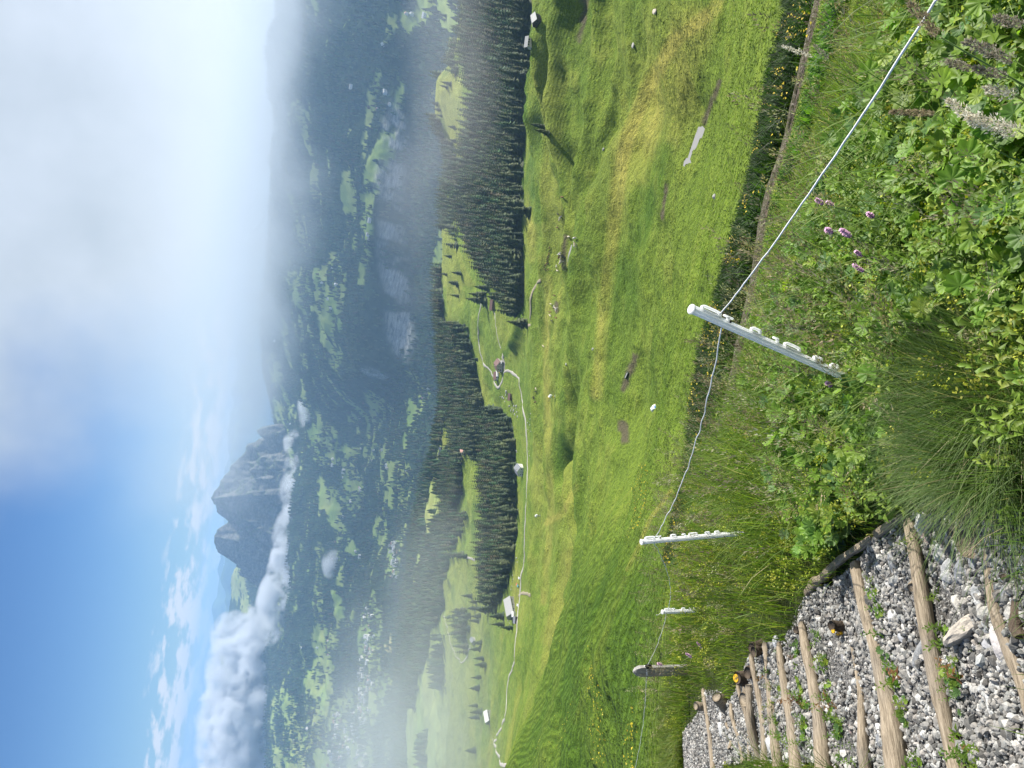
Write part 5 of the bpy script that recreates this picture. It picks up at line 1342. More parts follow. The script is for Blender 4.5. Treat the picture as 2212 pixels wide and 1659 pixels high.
# grey wooden post, pointed top
A4, B4 = post_ends((1510, 1447), (1367, 1440), 9.2)
t_ = empty('wooden_post', A4, 'grey weathered wooden fence post with pointed top beside the path bend', 'fence post')
bm = bmesh.new(); h_ = B4[2] - A4[2]; ring = []
for zz, wx, wy in ((-.4, .066, .045), (.2, .064, .045), (h_ * .5, .060, .042), (h_ - .10, .060, .042), (h_ - .03, .040, .03), (h_, .010, .012)):
    ring.append([bm.verts.new((sx * wx + random.uniform(-.004, .004), sy * wy, zz)) for sx, sy in ((-1, -1), (0, -1.15), (1, -1), (1, 1), (0, 1.15), (-1, 1))])
for a, b in zip(ring[:-1], ring[1:]):
    for k in range(6): bm.faces.new((a[k], a[(k + 1) % 6], b[(k + 1) % 6], b[k]))
bm.faces.new(ring[-1])
bm_obj('shaft', bm, GREYW.m, t_)
bm = bmesh.new(); bm_box(bm, (.075, -.03, h_ * .80), (.05, .06, .09)); bmesh.ops.bevel(bm, geom=list(bm.edges), offset=.012, segments=2, affect='EDGES'); bm_obj('insulator', bm, simple('black_insulator', (.02, .02, .022), .5), t_)
obj('twine_wrap', tube_mesh('twine_wrap', [(math.cos(i * .7) * .07, math.sin(i * .7) * .055, h_ * .80 + .002 * i) for i in range(20)], .005, TWINE, 5), t_)
# polywire: from beyond the frame over all posts and away down the path
def up_on(A, B, f): return A + (B - A) * f
def wire():
    q = np.random.default_rng(5); pts = []
    H1 = up_on(A1, B1, .845) + RT * .03; H2 = up_on(A2, B2, .88); H3 = up_on(A3, B3, .93); H4 = up_on(A4, B4, .80)
    chain = [(D(2130, -90, 1.25), D(2022, 0, 1.42), 0), (D(2022, 0, 1.42), H1, .02), (H1, up_on(A1, B1, .835) - RT * .02, 0), (up_on(A1, B1, .835) - RT * .02, H2, .075), (H2, H3, .10), (H3, H4, .04), (H4, D(1372, 1659, 11.5), .05), (D(1372, 1659, 11.5), D(1370, 1800, 12.5), 0)]
    for a, b, sag in chain:
        n = max(3, int(np.linalg.norm(b - a) / .05)); 
        for i in range(n):
            f = i / n; p_ = a + (b - a) * f; k = .7 if sag > .03 else .2
            p_ = p_ + np.array([q.normal(0, .001), q.normal(0, .001), -4 * sag * f * (1 - f) + (q.normal(0, .0016) + .007 * math.sin(i * .9) * math.sin(i * .37)) * k]); pts.append(p_)
    o = obj('fence_wire', tube_mesh('fence_wire', pts, .0028, TWINE, 6)); tag(o, 'white twisted polywire sagging from post to post along the verge', 'fence wire')
wire()
print('fence %.1f s' % (time.time() - T0))

# ------------------------------------------------------------------ plants of the verge
GRASSM = leafmat('grass_blades', .55, .52, .12, 5)
LEAFM = leafmat('herb_leaves', .5, .48, .15, 30)
SEEDM = leafmat('seed_heads', .8, .35, .25, 60)
FLOWM = leafmat('flower_petals', .6, .3, .2, 80)
def blades(base, length, width, az_, bend, cols, seg=3):
    """ribbons curving over: base N x 3, bend = horizontal reach as a share of the length"""
    N = len(base); V = np.empty((N, seg * 2 + 1, 3)); C_ = np.empty((N, seg * 2 + 1, 3))
    d = np.stack([np.cos(az_), np.sin(az_), np.zeros(N)], 1); sd_ = np.stack([-np.sin(az_), np.cos(az_), np.zeros(N)], 1)
    tw = rng.uniform(-.8, .8, N)
    for i in range(seg + 1):
        f = i / seg
        c_ = base + d * (bend * length * f ** 1.8)[:, None]
        c_[:, 2] += length * (f - .42 * np.minimum(bend, 1.4) * f ** 2.6)
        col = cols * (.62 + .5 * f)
        if i == seg: V[:, -1] = c_; C_[:, -1] = col
        else:
            wv = (sd_ * np.cos(tw * f)[:, None] + d * np.sin(tw * f)[:, None]) * (width * (1 - .55 * f) / 2)[:, None]
            V[:, 2 * i] = c_ - wv; V[:, 2 * i + 1] = c_ + wv; C_[:, 2 * i] = col; C_[:, 2 * i + 1] = col
    T_ = []
    for i in range(seg - 1): T_ += [(2 * i, 2 * i + 1, 2 * i + 3), (2 * i, 2 * i + 3, 2 * i + 2)]
    T_.append((2 * seg - 2, 2 * seg - 1, 2 * seg))
    Fc = (np.array(T_)[None] + (np.arange(N) * (seg * 2 + 1))[:, None, None]).reshape(-1, 3)
    return V.reshape(-1, 3), Fc, C_.reshape(-1, 3)
def verge_points(n, rmin=.8, rmax=13, a0=-50, a1=52, pw=.9, clear=.0, f=None):
    """points on the bank off the path, thinning with distance"""
    out = []; got = 0
    while got < n:
        m_ = n * 2; r = (rng.random(m_) * (rmax ** pw - rmin ** pw) + rmin ** pw) ** (1 / pw); a = rng.uniform(Rd(a0), Rd(a1), m_)
        x, y = r * np.sin(a), r * np.cos(a); k = ~on_path(x, y)
        if f is not None: k &= f(x, y)
        q = np.stack([x[k], y[k]], 1); out.append(q); got += len(q)
    q = np.concatenate(out)[:n]
    zz = np.where(np.hypot(q[:, 0], q[:, 1]) < 13.4, zn(q[:, 0], q[:, 1]), ground(q[:, 0], np.maximum(q[:, 1], 5)))
    return np.stack([q[:, 0], q[:, 1], zz], 1)
def pal(n, cols, wts, v=.2):
    c_ = np.array(cols)[rng.choice(len(cols), n, p=np.array(wts) / sum(wts))]
    return c_ * rng.uniform(1 - v, 1 + v, (n, 1)) * rng.uniform(.93, 1.07, (n, 3))
GP = [(.150, .240, .030), (.20, .285, .038), (.09, .16, .027), (.25, .31, .054), (.46, .41, .21), (.30, .345, .065)]
def lushness(x, y): return fbm(x / 1.3, y / 1.3, 3, 301)
_tc = nearpt(2140, 900)
def herb_zone(x, y):
    return herb_zone0(x, y) & (np.hypot(x - _tc[0], y - _tc[1]) > .36) & (segdist(x, y, PATH + [PATH[0]]) > .10)
def herb_zone0(x, y):      # broad leaves gather low on the bank, near the camera
    return (lushness(x + 9, y - 4) + .32 - np.maximum(np.hypot(x, y) - 3.2, 0) * .22 - np.clip(.25 - x, 0, 1.5) * .55 + .12) > 0
parts = []
# general sward
B_ = verge_points(86000, .9, 13.0); r = np.hypot(B_[:, 0], B_[:, 1]); N = len(B_)
lu = lushness(B_[:, 0], B_[:, 1])
pd_ = segdist(B_[:, 0], B_[:, 1], PATH + [PATH[0]])
hz_ = herb_zone0(B_[:, 0], B_[:, 1]); azb = np.degrees(np.arctan2(B_[:, 0], B_[:, 1]))
ln = rng.uniform(.18, .56, N) * (1 + lu * .5) * np.clip(.55 + r / 9, .6, 1.1) * np.clip(.30 + pd_ / .55, .3, 1) * np.where(r > edge_r(np.arctan2(B_[:, 0], B_[:, 1])) * 1.1, .55, 1) * np.where(hz_, .62, 1) * np.where((azb < -8) & (r > 4.8), .5, 1)
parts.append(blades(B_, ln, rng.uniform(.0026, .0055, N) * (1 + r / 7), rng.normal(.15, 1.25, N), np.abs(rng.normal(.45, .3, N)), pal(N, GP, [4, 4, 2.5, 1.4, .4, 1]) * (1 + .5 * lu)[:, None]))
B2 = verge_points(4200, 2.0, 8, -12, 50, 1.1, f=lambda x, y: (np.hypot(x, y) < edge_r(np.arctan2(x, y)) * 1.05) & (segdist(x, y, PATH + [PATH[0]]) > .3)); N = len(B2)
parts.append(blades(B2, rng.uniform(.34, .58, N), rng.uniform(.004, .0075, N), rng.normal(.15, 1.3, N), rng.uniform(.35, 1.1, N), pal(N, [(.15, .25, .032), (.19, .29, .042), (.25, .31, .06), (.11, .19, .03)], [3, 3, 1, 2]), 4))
# dense fine tussock at the lower right of the steps and smaller ones along the fence
TUS = [((2200, 1000), 2600, .26, .46, .0032, 0), ((2130, 900), 2400, .24, .44, .0030, 0), ((2230, 820), 1900, .22, .44, .0032, 0), ((2080, 800), 1300, .18, .40, .003, 0), ((2090, 1000), 900, .14, .34, .003, 0),
       ((1800, 1020), 800, .20, .36, .004, 1), ((1740, 930), 800, .22, .4, .005, 1), ((1690, 420), 1100, .35, .5, .006, 1), ((1760, 330), 900, .3, .46, .005, 1), ((1660, 640), 900, .4, .48, .006, 1), ((1650, 900), 900, .4, .5, .006, 1), ((1620, 1060), 800, .4, .5, .006, 1), ((1870, 140), 700, .2, .45, .005, 1),
       ((1470, 1560), 1200, .8, .4, .008, 2), ((1465, 1650), 1000, .8, .45, .008, 2), ((1850, 1680), 500, .25, .4, .005, 1), ((1700, 1690), 500, .3, .4, .006, 1), ((1640, 1480), 300, .2, .25, .006, 1), ((1990, 1690), 500, .2, .35, .005, 1)]
for pix, n, rad, L_, wd, kind in TUS:
    c0 = nearpt(*pix); x = c0[0] + rng.normal(0, rad / 2, n); y = c0[1] + rng.normal(0, rad / 2, n); k = ~on_path(x, y); x, y = x[k], y[k]; n = len(x)
    b = np.stack([x, y, zn(x, y)], 1); outw = np.arctan2(y - c0[1], x - c0[0])
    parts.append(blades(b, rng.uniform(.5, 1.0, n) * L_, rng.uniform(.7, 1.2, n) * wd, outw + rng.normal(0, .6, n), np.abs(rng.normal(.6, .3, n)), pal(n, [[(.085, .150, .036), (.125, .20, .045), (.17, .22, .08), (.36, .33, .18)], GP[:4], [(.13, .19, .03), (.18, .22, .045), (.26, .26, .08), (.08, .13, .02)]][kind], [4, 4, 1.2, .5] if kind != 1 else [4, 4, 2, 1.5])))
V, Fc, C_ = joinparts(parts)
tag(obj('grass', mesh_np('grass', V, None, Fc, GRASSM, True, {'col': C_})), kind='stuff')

# flowering culms: bent stalks with loose brown-purple panicles
def panicle(seed, n=34, L_=.13):
    q = random.Random(seed); V, Fc, C_ = [], [], []
    for i in range(n):
        f = i / n; a = q.uniform(0, 6.28); rr = .022 * math.sin(math.pi * (f * .85 + .12)) * q.uniform(.3, 1.2)
        c_ = Vector((math.cos(a) * rr, math.sin(a) * rr, f * L_)); d = Vector((math.cos(a) * .5, math.sin(a) * .5, q.uniform(.6, 1.2))).normalized() * q.uniform(.010, .018)
        s_ = d.cross(Vector((q.gauss(0, 1), q.gauss(0, 1), q.gauss(0, 1)))).normalized() * .0026
        b = len(V); V += [c_ - s_, c_ + s_, c_ + d]; Fc.append((b, b + 1, b + 2)); k = q.uniform(.6, 1.3); C_ += [(k,) * 3] * 3
        if i % 2 == 0:
            b = len(V); V += [Vector((0, 0, max(0, f * L_ - .012))), Vector((.001, .001, max(0, f * L_ - .012))), c_]; Fc.append((b, b + 1, b + 2)); C_ += [(.6, .7, .4)] * 3
    return np.array([tuple(v) for v in V]), np.array(Fc), np.array(C_)
PAN = [panicle(s_) for s_ in range(5)]
def culms(B_, hmin, hmax, cols, kscale=1.0, lean=.22):
    N = len(B_); h = rng.uniform(hmin, hmax, N); a = rng.normal(.1, 1.2, N); bd = np.abs(rng.normal(lean, .14, N)); r = np.hypot(B_[:, 0], B_[:, 1])
    out = [blades(B_, h, .0028 * (1 + r / 9), a, bd, pal(N, [(.085, .135, .03), (.14, .16, .05), (.22, .20, .09)], [3, 2, 1]), 4)]
    top = B_ + np.stack([np.cos(a), np.sin(a), np.zeros(N)], 1) * (bd * h)[:, None]; top[:, 2] += h * (1 - .42 * bd) - .01
    lean_ = np.stack([np.cos(a), np.sin(a)], 1) * (bd * 1.7 + .15)[:, None]; wh = rng.integers(0, 5, N); sc = rng.uniform(.7, 1.25, N) * kscale * (1 + r / 30)
    for k, (V, Fc, C_) in enumerate(PAN):
        s_ = wh == k
        out.append(inst(V, Fc, rotz_mats(rng.uniform(0, 6.28, s_.sum()), sc[s_] * 1.05, sc[s_], lean_[s_]), top[s_], cols(s_.sum()), C_))
    return out
brown = lambda n: pal(n, [(.24, .19, .14), (.34, .29, .19), (.18, .13, .11), (.44, .40, .27)], [2, 3, 1, 2])
parts = culms(verge_points(540, 1.8, 9.5, -26, 48, 1.1, f=lambda x, y: (lushness(x + 5, y) > -.12) & (np.hypot(x, y) < edge_r(np.arctan2(x, y)) * 1.15)), .38, .70, brown)
edge = lambda x, y: np.hypot(x, y) > edge_r(np.arctan2(x, y)) - 2.2
parts += culms(verge_points(330, 2.6, 9, -24, 46, 1.2, f=edge), .40, .75, brown)
parts += culms(verge_points(130, 1.3, 3.2, 2, 50, 1.3), .30, .55, brown, .75)
V, Fc, C_ = joinparts(parts)
tag(obj('flowering_grass', mesh_np('flowering_grass', V, None, Fc, SEEDM, True, {'col': C_})), kind='stuff')

# lady's mantle leaves, froth of small yellow-green flowers, lance-leaved herbs
def lobed_leaf(seed, lobes=9):
    q = random.Random(seed); n = lobes * 4; V = [(0, 0, 0)]; C_ = [(.75, .78, .8)]
    for i in range(n + 1):
        a = -2.75 + 5.5 * i / n; ph = (i / n * lobes) % 1.0
        r = 1.0 * (.80 + .22 * math.sin(math.pi * ph)) * (1 - .10 * abs(a) / 2.75)
        z = .20 * r + (.07 if i % 4 == 2 else -.035) + q.uniform(-.02, .02) + .10 * math.sin(a * 1.5 + seed)
        V.append((r * .55 * math.cos(a), r * .55 * math.sin(a), z * .45 + (.03 if i % 4 == 2 else -.02))); V.append((r * math.cos(a), r * math.sin(a), z))
        C_ += [(.95, .97, .95), (1.12, 1.1, 1.0)]
    Fc = []
    for i in range(n):
        b = 1 + 2 * i; Fc += [(0, b, b + 2), (b, b + 1, b + 3), (b, b + 3, b + 2)]
    return np.array(V), np.array(Fc), np.array(C_)
LOBE = [lobed_leaf(s_, 7 + s_ % 3) for s_ in range(4)]
def lance_plant(seed, n=18, h=.34):
    """upright stem with whorls of narrow pointed leaves"""
    q = random.Random(seed); V, Fc, C_ = [], [], []
    lx, ly = q.uniform(-.05, .05), q.uniform(-.05, .05)
    for i in range(n):
        f = (i + 1.5) / (n + 1); a = i * 2.4 + q.uniform(-.3, .3); L_ = .085 * (1.1 - .65 * f) * q.uniform(.8, 1.2); wd = L_ * .15
        c0 = Vector((lx * f, ly * f, f * h)); d = Vector((math.cos(a), math.sin(a), .75 * f + .1)).normalized(); s_ = d.cross(Vector((0, 0, 1))).normalized()
        m1 = c0 + d * L_ * .45 + Vector((0, 0, .006)); tip = c0 + d * L_ - Vector((0, 0, L_ * .28))
        b = len(V); V += [c0, m1 - s_ * wd + Vector((0, 0, .004)), m1, m1 + s_ * wd + Vector((0, 0, .004)), tip]
        Fc += [(b, b + 1, b + 2), (b, b + 2, b + 3), (b + 1, b + 4, b + 2), (b + 2, b + 4, b + 3)]
        k = q.uniform(.8, 1.15) * (.75 + .4 * f); C_ += [(k * .8,) * 3, (k,) * 3, (k * .9,) * 3, (k,) * 3, (k * 1.1,) * 3]
    b = len(V); V += [Vector((-.002, 0, 0)), Vector((.002, 0, 0)), Vector((lx, ly, h))]; Fc.append((b, b + 1, b + 2)); C_ += [(.8, .7, .5)] * 3
    return np.array([tuple(v) for v in V]), np.array(Fc), np.array(C_)
LAN = [lance_plant(s_) for s_ in range(5)]
def froth(seed, n=26):
    q = random.Random(seed); V, Fc, C_ = [], [], []
    for i in range(n):
        a = q.uniform(0, 6.28); rr = abs(q.gauss(0, .020)); c_ = Vector((math.cos(a) * rr, math.sin(a) * rr, q.gauss(0, .012)))
        u = Vector((q.gauss(0, 1), q.gauss(0, 1), q.gauss(0, 1))).normalized(); v = u.cross(Vector((q.gauss(0, 1), q.gauss(0, 1), q.gauss(0, 1)))).normalized(); s_ = q.uniform(.003, .0058)
        b = len(V); V += [c_ + u * s_, c_ + v * s_, c_ - u * s_, c_ - v * s_]; Fc += [(b, b + 1, b + 2), (b, b + 2, b + 3)]; C_ += [(q.uniform(.7, 1.2),) * 3] * 4
    for i in range(3):
        b = len(V); V += [Vector((0, 0, -.16)), Vector((.0016, 0, -.16)), Vector((q.gauss(0, .015), q.gauss(0, .015), 0))]; Fc.append((b, b + 1, b + 2)); C_ += [(.45, .55, .3)] * 3
    return np.array([tuple(v) for v in V]), np.array(Fc), np.array(C_)
FRO = [froth(s_) for s_ in range(4)]
LG = [(.125, .225, .027), (.17, .275, .032), (.085, .165, .028), (.11, .195, .062), (.22, .30, .038)]
parts = []
B_ = verge_points(9000, .8, 5.0, -30, 52, .8, f=herb_zone); N = len(B_); r = np.hypot(B_[:, 0], B_[:, 1])
sz = rng.uniform(.020, .056, N) * np.clip(.8 + r * .08, .8, 1.2); hh = np.abs(rng.normal(.15, .07, N)) + .02; wh = rng.integers(0, 4, N)
B_[:, 2] += hh; col = pal(N, LG, [4, 4, 2, 2, 1.2]) * (.5 + 2.8 * hh[:, None]).clip(.5, 1.2)
for k, (V, Fc, C_) in enumerate(LOBE):
    s_ = wh == k; n = s_.sum(); M = rot_mats(n, .38) * sz[s_][:, None, None]; parts.append(inst(V, Fc, M, B_[s_], col[s_], C_))
B_ = verge_points(1500, .9, 5.5, -20, 52, .9, f=lambda x, y: (lushness(x - 3, y + 7) > -.05 + np.clip(.2 - x, 0, 1) * .5) & (np.hypot(x - _tc[0], y - _tc[1]) > .36)); N = len(B_); wh = rng.integers(0, 5, N); col = pal(N, [(.15, .26, .03), (.21, .32, .04), (.11, .19, .026), (.25, .32, .048)], [3, 3, 1, 1])
for k, (V, Fc, C_) in enumerate(LAN):
    s_ = wh == k; n = s_.sum(); sc = rng.uniform(.6, 1.15, n); parts.append(inst(V, Fc, rotz_mats(rng.uniform(0, 6.28, n), sc, sc, rng.normal(0, .15, (n, 2))), B_[s_], col[s_], C_))
# weeds that have seeded in the steps
LOGS = [(L7(640, 330), L7(960, 1640)), (L7(400, 570), L7(640, 1640)), (L7(110, 890), L7(255, 1640)), (L66(912, 900), L66(1040, 1640)), (L66(818, 905), L66(930, 1640)), (L66(752, 965), L66(838, 1600))]
wp = []
for a, b in LOGS:
    a, b = nearpt(a[0] + 26, a[1]), nearpt(b[0] + 30, b[1]); n = 16
    f = np.clip(rng.beta(1.2, .7, n), 0, 1); wp.append(a + (b - a) * f[:, None] + rng.normal(0, .03, (n, 3)) * [1, 1, 0])
wp = np.concatenate(wp); N = len(wp); wp[:, 2] = zn(wp[:, 0], wp[:, 1]); wh = rng.integers(0, 5, N)
for k, (V, Fc, C_) in enumerate(LAN):
    s_ = wh == k; n = s_.sum(); sc = rng.uniform(.18, .42, n); parts.append(inst(V, Fc, rotz_mats(rng.uniform(0, 6.28, n), sc * 1.3, sc, rng.normal(0, .3, (n, 2))), wp[s_], pal(n, [(.13, .22, .03), (.18, .24, .04), (.24, .13, .05)], [3, 2, .7]), C_))
wp2 = np.repeat(wp[::2], 5, 0) + rng.normal(0, .03, (len(wp[::2]) * 5, 3)); wp2[:, 2] = zn(wp2[:, 0], wp2[:, 1]) + rng.uniform(.02, .05, len(wp2))
parts.append(inst(*LOBE[1][:2], rot_mats(len(wp2), .4) * rng.uniform(.010, .024, len(wp2))[:, None, None], wp2, pal(len(wp2), LG, [1] * 5), LOBE[1][2]))
V, Fc, C_ = joinparts(parts)
tag(obj('leafy_undergrowth', mesh_np('leafy_undergrowth', V, None, Fc, LEAFM, True, {'col': C_})), kind='stuff')
parts = []
B_ = verge_points(2300, 1.0, 10, -40, 50, .85, f=lambda x, y: lushness(x + 2, y + 3) > -.05); N = len(B_); B_[:, 2] += rng.uniform(.12, .34, N); wh = rng.integers(0, 4, N); col = pal(N, [(.30, .34, .03), (.38, .40, .05), (.22, .28, .03)], [3, 2, 2])
r = np.hypot(B_[:, 0], B_[:, 1])
for k, (V, Fc, C_) in enumerate(FRO):
    s_ = wh == k; n = s_.sum(); sc = rng.uniform(.6, 1.3, n) * (1 + r[s_] / 14); parts.append(inst(V, Fc, rotz_mats(rng.uniform(0, 6.28, n), sc, sc, rng.normal(0, .2, (n, 2))), B_[s_], col[s_], C_))
V, Fc, C_ = joinparts(parts)
tag(obj('flower_froth', mesh_np('flower_froth', V, None, Fc, FLOWM, True, {'col': C_})), kind='stuff')

# slope below the bank and the dark herb bank beyond the trail
def slope_points(n, r0, r1, a0, a1, keep=None):
    r = rng.uniform(r0, r1, n); a = rng.uniform(Rd(a0), Rd(a1), n); x, y = r * np.sin(a), r * np.cos(a)
    q = np.stack([x, y, ground(x, y)], 1); qx, qy = to_pic(q)
    k = np.ones(n, bool)
    tr = segdist(qx, qy, [(1800, -90), (1768, 0), (1702, 290), (1660, 420), (1626, 620), (1592, 780), (1545, 1000), (1490, 1300)])
    k &= tr > 3.5
    if keep is not None: k &= keep(qx, qy, r)
    return q[k]
def bound(qy): return np.interp(qy, [-90, 130, 400, 620, 780, 1000, 1300, 1500], [1712, 1672, 1612, 1552, 1506, 1482, 1440, 1430])
parts = []
q = slope_points(60000, 13.5, 40, -14, 44, lambda x, y, r: (x > bound(y) + 30 * fbm(y / 30, x / 50, 4, 5) + np.abs(rng.normal(0, 7, len(x)))) ); N = len(q)
_qx, _qy = to_pic(q); _TR = [(1800, -90), (1768, 0), (1702, 290), (1660, 420), (1626, 620), (1592, 780), (1545, 1000), (1490, 1300)]
_tx = np.interp(_qy, [t_[1] for t_ in _TR], [t_[0] for t_ in _TR]); _near = _qx > _tx; _ls = np.where(_near, np.clip((_qx - _tx) / 70 - .05, .06, .7), 1.0)
parts.append(blades(q, rng.uniform(.25, .7, N) * _ls, rng.uniform(.03, .075, N) * np.clip(_ls * 1.5, .5, 1), rng.uniform(0, 6.28, N), np.abs(rng.normal(.6, .3, N)), pal(N, [(.024, .058, .008), (.036, .080, .010), (.055, .11, .013), (.018, .042, .007)], [3, 3, 1.5, 2]) * np.where(_near, 2.6, 1)[:, None] * (1 + 1.1 * fbm(q[:, 0] / 1.6, q[:, 1] / 1.6, 3, 44))[:, None], 2))
q = slope_points(9000, 13.5, 20, -26, 44, lambda x, y, r: (r < 18.5) & (x > np.interp(y, [-90, 290, 620, 1000], [1800, 1722, 1645, 1565]))); N = len(q)
parts.append(blades(q, rng.uniform(.1, .25, N), rng.uniform(.015, .035, N), rng.uniform(0, 6.28, N), np.abs(rng.normal(.5, .3, N)), pal(N, GP[:4], [3, 3, 2, 2]), 2))
V, Fc, C_ = joinparts(parts)
tag(obj('meadow_herbs', mesh_np('meadow_herbs', V, None, Fc, GRASSM, True, {'col': C_})), kind='stuff')
parts = []
q = slope_points(3000, 16, 36, -14, 44, lambda x, y, r: (x > bound(y)) & (fbm(y / 40, x / 40, 3, 9) > .12)); N = len(q); q[:, 2] += rng.uniform(.3, .6, N)
tri = np.array([(0, 0, 0), (1, 0, .2), (.3, 1, .1)]); parts.append(inst(tri, [(0, 1, 2)], rot_mats(N, .4) * rng.uniform(.04, .075, N)[:, None, None], q, pal(N, [(.62, .46, .02), (.7, .55, .05)], [2, 1])))
# yellow flowers in drifts on the left spur
gq = (RR > 45) & (RR < 300) & (py > 1000)
q = pick_points(gq * smooth01(fbm(X / 14, Y / 14, 3, 141) * 5 - 1.1), X, Y, Z, P, 1100, 0, 1 / RR ** 1.2); N = len(q); q[:, 2] += .25
parts.append(inst(tri, [(0, 1, 2)], rot_mats(N, .5) * rng.uniform(.10, .26, N)[:, None, None], q, pal(N, [(.60, .46, .03), (.5, .42, .05)], [2, 1])))
V, Fc, C_ = joinparts(parts)
tag(obj('yellow_wildflowers', mesh_np('yellow_wildflowers', V, None, Fc, FLOWM, False, {'col': C_})), kind='stuff')
# herb clumps that give the meadow its nap
parts = []
q = pick_points((RR > 33) & (RR < 170) & (px > 1120), X, Y, Z, P, 24000, 0, 1 / RR ** 1.3); N = len(q); r = np.hypot(q[:, 0], q[:, 1])
cl = np.clip(.8 + 1.6 * fbm(q[:, 0] / 20, q[:, 1] / 20, 4, 88), .35, 1.5)
tuft = np.array([(-.5, 0, -.1), (.5, 0, -.1), (0, .1, .55), (0, -.5, -.1), (.05, .5, -.1), (-.1, 0, .5)])
parts.append(inst(tuft, [(0, 1, 2), (3, 4, 5)], rotz_mats(rng.uniform(0, 6.28, N), (.12 + r / 600) * rng.uniform(.6, 1.4, N), (.10 + r / 900) * rng.uniform(.5, 1.1, N), rng.normal(0, .5, (N, 2))), q, pal(N, [(.100, .165, .020), (.13, .20, .025), (.155, .22, .032), (.085, .145, .018)], [3, 3, 2, 1.4]) * cl[:, None], np.array([(.8,) * 3, (.8,) * 3, (1.15,) * 3] * 2)))
V, Fc, C_ = joinparts(parts)
tag(obj('meadow_grass_clumps', mesh_np('meadow_grass_clumps', V, None, Fc, GRASSM, False, {'col': C_})), kind='stuff')
print('plants %.1f s' % (time.time() - T0))

# ------------------------------------------------------------------ cattle
def skin_mesh(name, pts, edges, rad, root=0, sub=1):
    me = bpy.data.meshes.new('tmp'); me.from_pydata(pts, edges, []); o = bpy.data.objects.new('tmp', me); COL.objects.link(o)
    o.modifiers.new('s', 'SKIN'); o.modifiers.new('b', 'SUBSURF').levels = sub
    for i, r in enumerate(rad):
        sv = me.skin_vertices[0].data[i]; sv.radius = r if isinstance(r, tuple) else (r, r); sv.use_root = i == root
    dg = bpy.context.evaluated_depsgraph_get(); m2 = bpy.data.meshes.new_from_object(o.evaluated_get(dg)); m2.name = name
    bpy.data.objects.remove(o); bpy.data.meshes.remove(me)
    for p_ in m2.polygons: p_.use_smooth = True
    return m2
def cow_mesh(grazing):
    hd = [(1.02, 0, 1.22), (1.32, 0, .88), (1.52, 0, .50), (1.66, 0, .28)] if grazing else [(1.02, 0, 1.25), (1.34, 0, 1.45), (1.52, 0, 1.48), (1.78, 0, 1.36)]
    pts = [(-.85, 0, 1.12), (-.3, 0, 1.06), (.3, 0, 1.04), (.78, 0, 1.12)] + hd; ed = [(i, i + 1) for i in range(7)]; rad = [(.30, .29), (.37, .36), (.37, .36), (.30, .30), (.20, .22), (.15, .17), (.13, .14), (.085, .08)]
    for x, sx, hip in ((.70, 1, 3), (-.82, -1, 0)):
        for y in (-.2, .2):
            b = len(pts); pts += [(x, y, .74), (x + .03 * sx * -1, y * 1.05, .40), (x + (.02 if sx > 0 else .07), y * 1.05, .22), (x + .03, y * 1.05, .03)]
            ed += [(hip, b), (b, b + 1), (b + 1, b + 2), (b + 2, b + 3)]; rad += [.15, .085, .06, .06]
    b = len(pts); pts += [(-1.12, 0, 1.0), (-1.18, 0, .55)]; ed += [(0, b), (b, b + 1)]; rad += [.05, .03]
    k = 6; b = len(pts); h = hd[2]; pts += [(h[0] - .04, .2, h[2] + .08), (h[0] - .04, -.2, h[2] + .08)]; ed += [(k, b), (k, b + 1)]; rad += [.04, .04]
    return skin_mesh('cow', pts, ed, rad, 1)
def hide(name, a, b, th):
    m = MT(name); n_ = m.noise(1.3, 3, .5, m.objco()); return m.bsdf(m.ramp(n_, [(th - .02, a), (th + .02, b)]), .85)
HIDES = [hide('hide_cream', (.52, .42, .30), (.66, .60, .52), .5), hide('hide_piebald', (.68, .66, .62), (.16, .07, .035), .52), hide('hide_brown', (.13, .06, .03), (.20, .10, .05), .5), hide('hide_black', (.03, .026, .024), (.60, .58, .55), .66)]
CM = []
for g_ in (True, False):
    b_ = cow_mesh(g_)
    for h_ in HIDES:
        c2 = b_.copy(); c2.materials.append(h_); CM.append(c2)
def cow(px_, coat, yaw, label, group=None, k=1.0):
    P_ = hit(*px_); o = obj('cow', CM[coat + (0 if random.random() < .6 else 4)]); o.location = P_; o.rotation_euler = (0, 0, yaw); o.scale = (k,) * 3
    tag(o, label, 'cow', group)
cow(Lm(515, 70), 0, 1.4, 'cream cow standing at the right end of the small pool'); cow(Lm(565, 80), 1, 1.6, 'piebald cow lying nearest to the camera beside the pool'); cow(Lm(563, 138), 0, .3, 'cream cow grazing just below the middle of the pool')
for i, (x, y) in enumerate([(440, 215), (452, 208), (445, 232), (458, 240), (450, 255), (462, 226), (455, 268), (441, 285)]): cow(Lm(x, y), (0, 1, 2, 0, 1, 3, 0, 0)[i], 1.5 + i * .5, 'cow in the huddle on the muddy strip behind the pool', 'cows huddled on the mud by the pool')
cow(Lm(410, 315), 1, .2, 'piebald cow uphill of the mud strip, upper one of two'); cow(Lm(415, 345), 0, 1.2, 'cream cow just beneath the piebald one left of the mud')
cow(Lm(393, 548), 2, 1.4, 'brown cow alone between the two muddy patches'); cow(Lm(363, 618), 0, 1.4, 'cream cow above the second muddy patch')
for i, (x, y) in enumerate([(388, 645), (400, 650), (412, 655), (405, 668)]): cow(Lm(x, y), (1, 0, 1, 0)[i], i * 1.1, 'cow crowding on the second muddy patch', 'cows on the second muddy patch')
cow(Lm(358, 683), 2, 1.5, 'brown cow left of the second muddy patch, upper one'); cow(Lm(360, 713), 0, 1.0, 'white cow left of the second muddy patch'); cow(Lm(403, 730), 2, 1.3, 'brown cow below and left of the second muddy patch'); cow(Lm(370, 755), 3, 1.5, 'black and white cow farthest left of the muddy patch')
